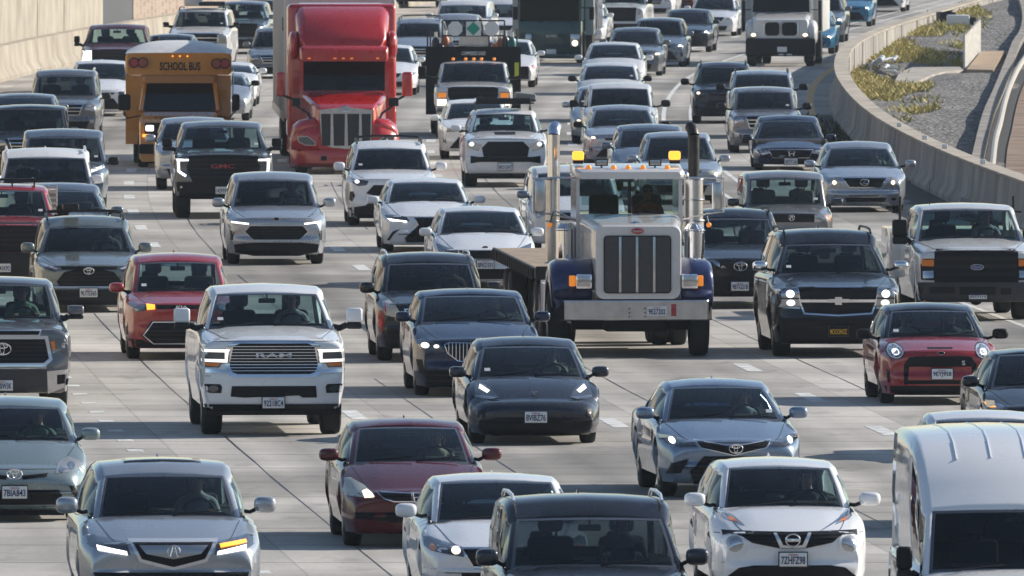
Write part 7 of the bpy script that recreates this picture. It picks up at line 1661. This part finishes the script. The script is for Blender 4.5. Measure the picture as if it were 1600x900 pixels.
# pile of pipes / scrap rails
def on_ground(px_, py_, z=0): x, y = gndt(px_, py_, z); return Vector((x, y, z + terr(y)))
pr = random.Random(2); white = 'steelm'
specs = [((1359, 106), (1368, 100), .07), ((1362, 114), (1381, 99), .09), ((1368, 118), (1385, 100), .09), ((1375, 122), (1393, 101), .09), ((1360, 107), (1410, 97), .05), ((1383, 117), (1412, 96), .06), ((1384, 112), (1405, 117), .045), ((1380, 119), (1398, 122), .04), ((1388, 121), (1404, 123), .05)]
for k, (a, b, rr) in enumerate(specs):
    A = on_ground(*a); B = on_ground(*b); mid = (A + B) / 2; m = MB(); zz = rr + .12 * (k % 3); dd = B - A; dd.z *= .5
    if dd.length > 6: dd = dd.normalized() * 6
    m.tube([-dd / 2 + Vector((0, 0, 0)), -dd / 6 + Vector((.05, 0, .02)), dd / 6 + Vector((0, 0, .03)), dd / 2], rr, 10)
    o = m.build('steel_rail_section', 'steelm' if k % 3 else 'whitepl', None, 40); o.location = (mid.x, mid.y, mid.z + zz)
    tag(o, 'discarded pale steel pipe in the scrap heap by the concrete pad', 'pipe', 'scrap pipes heaped beside the pad')
# junk at the barrier foot: black bin and white appliance
A = on_ground(1478, 37); s_ = FPX / A.y
m = MB(); m.rbox(-.28, .28, -.3, .3, 0, .42, .04); m.add([(-.2, -.3, .42), (.22, -.3, .50), (.30, .3, .40), (-.25, .3, .38)], [(0, 1, 2, 3)]); o = m.build('black_bin', 'trim', None, 30); o.location = A; o.rotation_euler = (0, 0, .3); tag(o, 'black box of junk dumped in the grass beyond the barrier', 'bin')
A = on_ground(1497, 40); m = MB(); m.rbox(-.40, .40, -.25, .25, 0, .38, .06); o = m.build('scrap_appliance', 'whitepl', None, 30); m = MB(); m.rbox(.402, .62, -.2, .2, 0, .30, .04); m.build('black_side', 'trim', o, 30); o.location = A; tag(o, 'pale grey appliance lying beside the black junk box', 'appliance')
# corrugated panel fence
A = on_ground(1509, 107); B = on_ground(1531, 80); n = 40; vs = []; H_ = 1.05
for k in range(n * 2 + 1):
    t = k / (n * 2); q = A.lerp(B, t); q.x += .04 * (1 if k % 2 else -1); vs += [(q.x - A.x, q.y - A.y, q.z - A.z - .1), (q.x - A.x, q.y - A.y, q.z - A.z + H_)]
m = MB(); m.add(vs, [(2 * k, 2 * k + 2, 2 * k + 3, 2 * k + 1) for k in range(n * 2)])
fo = empty('panel_fence', A); tag(fo, 'short pale corrugated metal fence beside the tan platform', 'fence'); c = m.build('corrugated_sheet', simple('corrugated_grey', (.42, .41, .38), .6, .2, noise=.3), fo, 0); c.modifiers.new('s', 'SOLIDIFY').thickness = .01
for t in (0, .25, .5, .75, 1):
    q = A.lerp(B, t) - A; m = MB(); m.cyl((q.x - .05, q.y, q.z - .1), (q.x - .05, q.y, q.z + H_ + .05), .035, n=8); m.build('post', 'steelm', fo, 40)
# tan platform
wp = [gndt(*q, .10) for q in [(1510, 108), (1552, 109), (1569, 79), (1533, 80)]]
o_ = Vector((wp[0][0], wp[0][1], 0)); m = MB(); m.add([(a - o_.x, b - o_.y, .10 + terr(b)) for a, b in wp] + [(a - o_.x, b - o_.y, terr(b) - .1) for a, b in wp], [(0, 1, 2, 3), (0, 1, 5, 4), (1, 2, 6, 5), (2, 3, 7, 6), (3, 0, 4, 7)])
o = m.build('wooden_platform', simple('plywood_tan', (.36, .26, .17), .8, noise=.2, nscale=2), None, 0); o.location = o_; tag(o, 'flat tan wooden platform on the gravel at the end of the metal fence', 'platform')

# railway at the far right: kerb, trough, white third rail and brown track bed
def sweep_pts(name, ctr, prof, mt, parent=None, smooth=30):
    rings = []
    for (x, y) in ctr: rings.append([(x + a, y, z + terr(y)) for a, z in prof])
    m = MB(); m.loft(rings, caps=True); return m.build(name, mt, parent, smooth)
kr = [gndt(*q) for q in [(1500, 330), (1520, 250), (1535, 190), (1552, 150), (1568, 110), (1580, 78), (1592, 58), (1597, 40), (1596, 20), (1590, 0)]]
def dens(pts, n=8):
    out = []
    for i in range(len(pts) - 1):
        p0 = pts[max(i - 1, 0)]; p1 = pts[i]; p2 = pts[i + 1]; p3 = pts[min(i + 2, len(pts) - 1)]
        for k in range(n):
            t = k / n; out.append(tuple(.5 * ((2 * p1[j]) + (-p0[j] + p2[j]) * t + (2 * p0[j] - 5 * p1[j] + 4 * p2[j] - p3[j]) * t * t + (-p0[j] + 3 * p1[j] - 3 * p2[j] + p3[j]) * t ** 3) for j in (0, 1)))
    out.append(pts[-1]); return out
krd = dens(kr)
o = sweep_pts('track_kerb', krd, [(0, -.1), (0, .20), (.28, .20), (.28, -.1)], stained('kerb_concrete', (.20, .18, .16), (.32, .29, .26))); tag(o, 'brown concrete kerb along the railway on the right', 'kerb')
o = sweep_pts('track_trough', [(x + .30, y) for x, y in krd], [(0, -.1), (0, .03), (1.0, .03), (1.0, -.1)], simple('ballast_dark', (.035, .035, .036), .95, noise=.5, nscale=4)); tag(o, kind='structure')
rl = dens([gndt(*q, .35) for q in [(1541, 300), (1547, 255), (1552, 215), (1560, 185), (1567, 155), (1576, 128), (1590, 100), (1606, 78), (1625, 55), (1640, 20)]])
o = sweep_pts('third_rail_cover', rl, [(0, .24), (0, .35), (.06, .37), (.12, .35), (.12, .24)], simple('rail_cover_cream', (.50, .46, .39), .5, noise=.3)); tag(o, 'curved cream cover board running over the rail at the far right', 'rail cover')
bmat, t_, b_ = newmat('brown_sleepers'); n = t_.nodes.new('ShaderNodeTexNoise'); tc = t_.nodes.new('ShaderNodeTexCoord'); mp = t_.nodes.new('ShaderNodeMapping'); mp.inputs['Scale'].default_value = (.25, .8, 1); t_.links.new(tc.outputs['Object'], mp.inputs[0]); t_.links.new(mp.outputs[0], n.inputs['Vector']); n.inputs['Scale'].default_value = 2.5; n.inputs['Detail'].default_value = 5
cr = t_.nodes.new('ShaderNodeValToRGB'); cr.color_ramp.elements[0].position = .35; cr.color_ramp.elements[0].color = (.10, .06, .04, 1); cr.color_ramp.elements[1].position = .65; cr.color_ramp.elements[1].color = (.30, .21, .15, 1); t_.links.new(n.outputs[0], cr.inputs[0]); t_.links.new(cr.outputs[0], b_.inputs['Base Color']); b_.inputs['Roughness'].default_value = .9
o = sweep_pts('track_bed', [(x + .35, y) for x, y in rl], [(0, -.05), (0, .06), (12, .06), (12, -.05)], bmat); tag(o, kind='structure')
# rail signal bracket, top right
A = on_ground(1612, 5); so_ = empty('signal_gantry', A); tag(so_, 'dark steel signal bracket reaching in from the right edge at the top', 'gantry')
s_ = A.y / FPX; zt_ = zat(4, A.y)
m = MB(); m.rbox(-.12, .12, -.12, .12, 0, zt_ + .4, .02); m.build('post', 'trim', so_, 30)
m = MB(); m.rbox(-1.05, .6, -.08, .08, zt_ - .06, zt_ + .05, .02); m.build('beam', 'trim', so_, 30)
m = MB(); m.rbox(-.78, -.62, -.1, .1, zt_ - .42, zt_ - .06, .02); m.tube([(-.70, 0, zt_ - .38), (0, 0, zt_ - .20)], .035, 8); m.build('bracket', 'trim', so_, 30)

# left retaining wall
wallm = stained('wall_cream', (.30, .265, .21), (.38, .34, .275)); lowm = stained('wall_base_cream', (.27, .235, .185), (.36, .315, .25))
def wall(name, o0, o1, z0, z1, d0, d1, mt, label, cat='wall'):
    rings = []; D = d0
    while D < d1: rings.append([(cl(D) + o0, D, z0), (cl(D) + o0, D, z1), (cl(D) + o1, D, z1), (cl(D) + o1, D, z0)]); D += 4
    rings.append([(cl(d1) + o0, d1, z0), (cl(d1) + o0, d1, z1), (cl(d1) + o1, d1, z1), (cl(d1) + o1, d1, z0)])
    m = MB(); m.loft(rings); o = m.build(name, mt, None, 20); tag(o, label, cat); return o
bw_ = sweep('wall_barrier', [(-16.75, 0), (-16.75, .12), (-16.9, .35), (-16.97, 1.04), (-17.25, 1.06), (-17.25, 0)], 252, 1200, 4, lowm); tag(bw_, 'low cream concrete barrier at the foot of the left wall', 'barrier')
wall('retaining_wall', -17.27, -17.9, 0, 6.5, 252, 571, wallm, 'tall cream retaining wall on the left')
# pilasters
rw = bpy.data.objects['retaining_wall']
for D in (470, 500, 528, 545, 556):
    m = MB(); m.box(-.01, .015, -.5, .5, 1.08, 6.4); o = m.build('pilaster', wallm, rw, 0); o.location = (cl(D) - 17.27, D, 0); o.rotation_euler = (0, 0, -math.atan(slope(D)))
m = MB(); m.box(-.5, -.04, 0, 12.2, 0, 6.4); o = m.build('dark_recess', simple('recess_grey', (.06, .065, .07), .8), None, 0); o.location = (cl(571) - 17.27, 571.05, 0); o.rotation_euler = (0, 0, -math.atan(slope(575))); tag(o, 'dark grey gate panel between the cream wall and the brick wall', 'gate')
br, t_, b_ = newmat('brown_brick'); tc = t_.nodes.new('ShaderNodeTexCoord'); bk = t_.nodes.new('ShaderNodeTexBrick'); mp = t_.nodes.new('ShaderNodeMapping'); mp.inputs['Rotation'].default_value = (R(90), 0, R(90)); t_.links.new(tc.outputs['Object'], mp.inputs[0]); t_.links.new(mp.outputs[0], bk.inputs['Vector']); bk.inputs['Scale'].default_value = 2.6; bk.inputs['Color1'].default_value = (.24, .17, .13, 1); bk.inputs['Color2'].default_value = (.33, .25, .19, 1); bk.inputs['Mortar'].default_value = (.33, .28, .23, 1); bk.inputs['Mortar Size'].default_value = .03; t_.links.new(bk.outputs[0], b_.inputs['Base Color']); b_.inputs['Roughness'].default_value = .9
wall('brick_wall', -17.3, -17.9, 1.0, 6.5, 583, 1200, br, 'brown brick wall beyond the dark gate panel at the top left')
wall('brick_wall_base', -17.27, -17.9, 0, .99, 583, 1200, lowm, 'cream concrete plinth under the brown brick wall')
# plant at the wall foot
A = Vector((*gnd(57, 105), 0)); pl = MB(); rnd = random.Random(9)
for _ in range(90):
    a = rnd.uniform(0, 6.28); h = rnd.uniform(.1, .42); rr = rnd.uniform(0, .16); lx = rnd.uniform(-.08, .08)
    pl.add([(rr * math.cos(a), rr * math.sin(a), h - .08), (rr * math.cos(a) + .07, rr * math.sin(a) + .03, h), (rr * math.cos(a) + lx, rr * math.sin(a), h + .08)], [(0, 1, 2)])
po = empty('shrub', (A.x + .1, A.y, 0)); tag(po, 'small dark shrub at the foot of the left wall', 'shrub'); pl.build('foliage', simple('shrub_leaf', (.05, .06, .045), .9), po, 0); m = MB(); m.tube([(0, 0, 0), (.02, 0, .15), (0, .02, .3)], [.02, .015, .01], 6); m.build('stem', simple('stem_brown', (.10, .07, .05), .9), po, 0)

# ------------------------------------------------------------------ loose cargo (things carried by vehicles)
def on_vehicle(key, loc):
    v = [x for x in VEH if x[1].get('label', '').startswith(key)][0]; r = v[1]; Mx = Matrix.LocRotScale(r.location, r.rotation_euler, None); return v, Mx @ Vector(loc), r.rotation_euler.z
v, q, rz_ = on_vehicle('white midsize pickup', (0, 0, 0)); p = v[2]; rt = v[1]
m = MB(); zz = p.zr + .12
for y in (p.yt + .5 - p.oh, p.yt + 1.6 - p.oh): m.tube([(-p.wt, y, zz - .18), (-p.wt, y, zz), (p.wt, y, zz), (p.wt, y, zz - .18)], .022, 6)
for x in (-p.wt, -.2, .2, p.wt): m.tube([(x, p.yt + .3 - p.oh, zz), (x, p.yt + 1.8 - p.oh, zz)], .018, 6)
m.rbox(-p.wt, p.wt, p.yt + .3 - p.oh, p.yt + .36 - p.oh, zz - .02, zz + .12, .02); m.build('roof_rack', 'trim', rt, 40)
v, q, rz_ = on_vehicle('white midsize pickup', (.50, p.yt + 1.0 - p.oh, zz + .03)); m = MB(); m.rbox(-.24, .24, -.55, .55, 0, .20, .05); o = m.build('cargo_case', simple('case_grey', (.20, .19, .18), .5), None, 40); m = MB(); m.rbox(-.25, .25, -.56, .56, .04, .07, .01); m.rbox(-.20, .20, -.57, -.54, -.03, .0, .01); m.build('strap', 'trim', o, 40); o.location = q; o.rotation_euler = (0, .08, rz_); tag(o, 'grey hard case strapped to the right of the white midsize pickup roof rack', 'case')
v, q, rz_ = on_vehicle('white midsize pickup', (-.52, p.yt + .7 - p.oh, zz)); m = MB(); m.rbox(-.05, .05, -.04, .04, 0, .16, .03); m.add([(-.05, 0, .16), (.05, 0, .16), (-.03, 0, .34)], [(0, 1, 2)]); m.add([(-.05, .03, .16), (.05, .03, .16), (-.03, .03, .34)], [(0, 1, 2)]); o = m.build('surf_fin', 'trim', None, 30); o.location = q; o.rotation_euler = (0, 0, rz_); tag(o, 'dark upright fin fixed to the left of the white midsize pickup roof rack', 'rack fin')
v, q, rz_ = on_vehicle('sage grey', (-.25, 1.6, 0)); p = v[2]; q.z = p.zr + .10; m = MB(); m.rbox(-.14, .14, -.3, .3, 0, .13, .04); o = m.build('roof_case', 'trim', None, 40); m = MB(); m.rbox(-.145, .145, -.2, -.16, -.01, .14, .01); m.build('strap', 'black', o, 30); o.location = q; o.rotation_euler = (0, 0, rz_); tag(o, 'small black box strapped on the roof bars of the sage grey crossover', 'box')
v, q, rz_ = on_vehicle('red pickup', (.9, 3.6, 1.1)); m = MB(); m.rbox(-.30, .14, -.5, .5, 0, .62, .02); o = m.build('bed_crate', simple('crate_panel', (.30, .24, .22), .7), None, 30); m = MB()
for k in range(7): m.box(.145, .165, -.5, .5, .05 + k * .09, .075 + k * .09)
for x in (-.3, 0, .15): m.tube([(x, -.51, 0), (x, -.51, .70)], .012, 5)
m.tube([(-.32, -.51, .68), (.17, -.51, .68)], .012, 5); 
for k in range(6): m.box(.02, .14, -.52, -.505, .06 + k * .1, .10 + k * .1)
m.build('cage_bars', simple('cage_pale', (.5, .5, .46), .5), o, 30); o.location = q; o.rotation_euler = (0, 0, rz_); tag(o, 'pale wire cage crate standing in the bed of the red pickup', 'crate')
v, q, rz_ = on_vehicle('white large suv', (-.30, 1.9, 0)); p = v[2]; q.z = p.zr + .06; m = MB(); m.rbox(-.3, .3, -.5, .5, 0, .28, .05); o = m.build('roof_case', 'steelm', None, 30); o.location = q; tag(o, 'pale case on the left of the white large suv roof', 'case')
v, q, rz_ = on_vehicle('white large suv', (.35, 1.9, 0)); q.z = p.zr + .06; m = MB(); m.rbox(-.5, .35, -.5, .5, 0, .14, .05); o = m.build('cargo_bag', 'trim', None, 30); o.location = q; tag(o, 'flat black bag on the right of the white large suv roof', 'bag')

# ------------------------------------------------------------------ haze
m = bpy.data.materials.new('haze'); m.use_nodes = True; t = m.node_tree; t.nodes.clear(); out = t.nodes.new('ShaderNodeOutputMaterial'); pv = t.nodes.new('ShaderNodeVolumePrincipled')
pv.inputs['Color'].default_value = (.74, .87, 1, 1); pv.inputs['Density'].default_value = HAZE; pv.inputs['Anisotropy'].default_value = .25; t.links.new(pv.outputs[0], out.inputs['Volume'])
hb = MB(); hb.box(-4100, 4100, -365, 5600, -1.3, 14)
h = hb.build('haze', m, None, 0); tag(h, kind='stuff')

for o in bpy.data.objects:
    if o.parent is None and o.get('label') and not 4 <= len(o['label'].split()) <= 16: print('LABEL', len(o['label'].split()), o.name, o['label'])
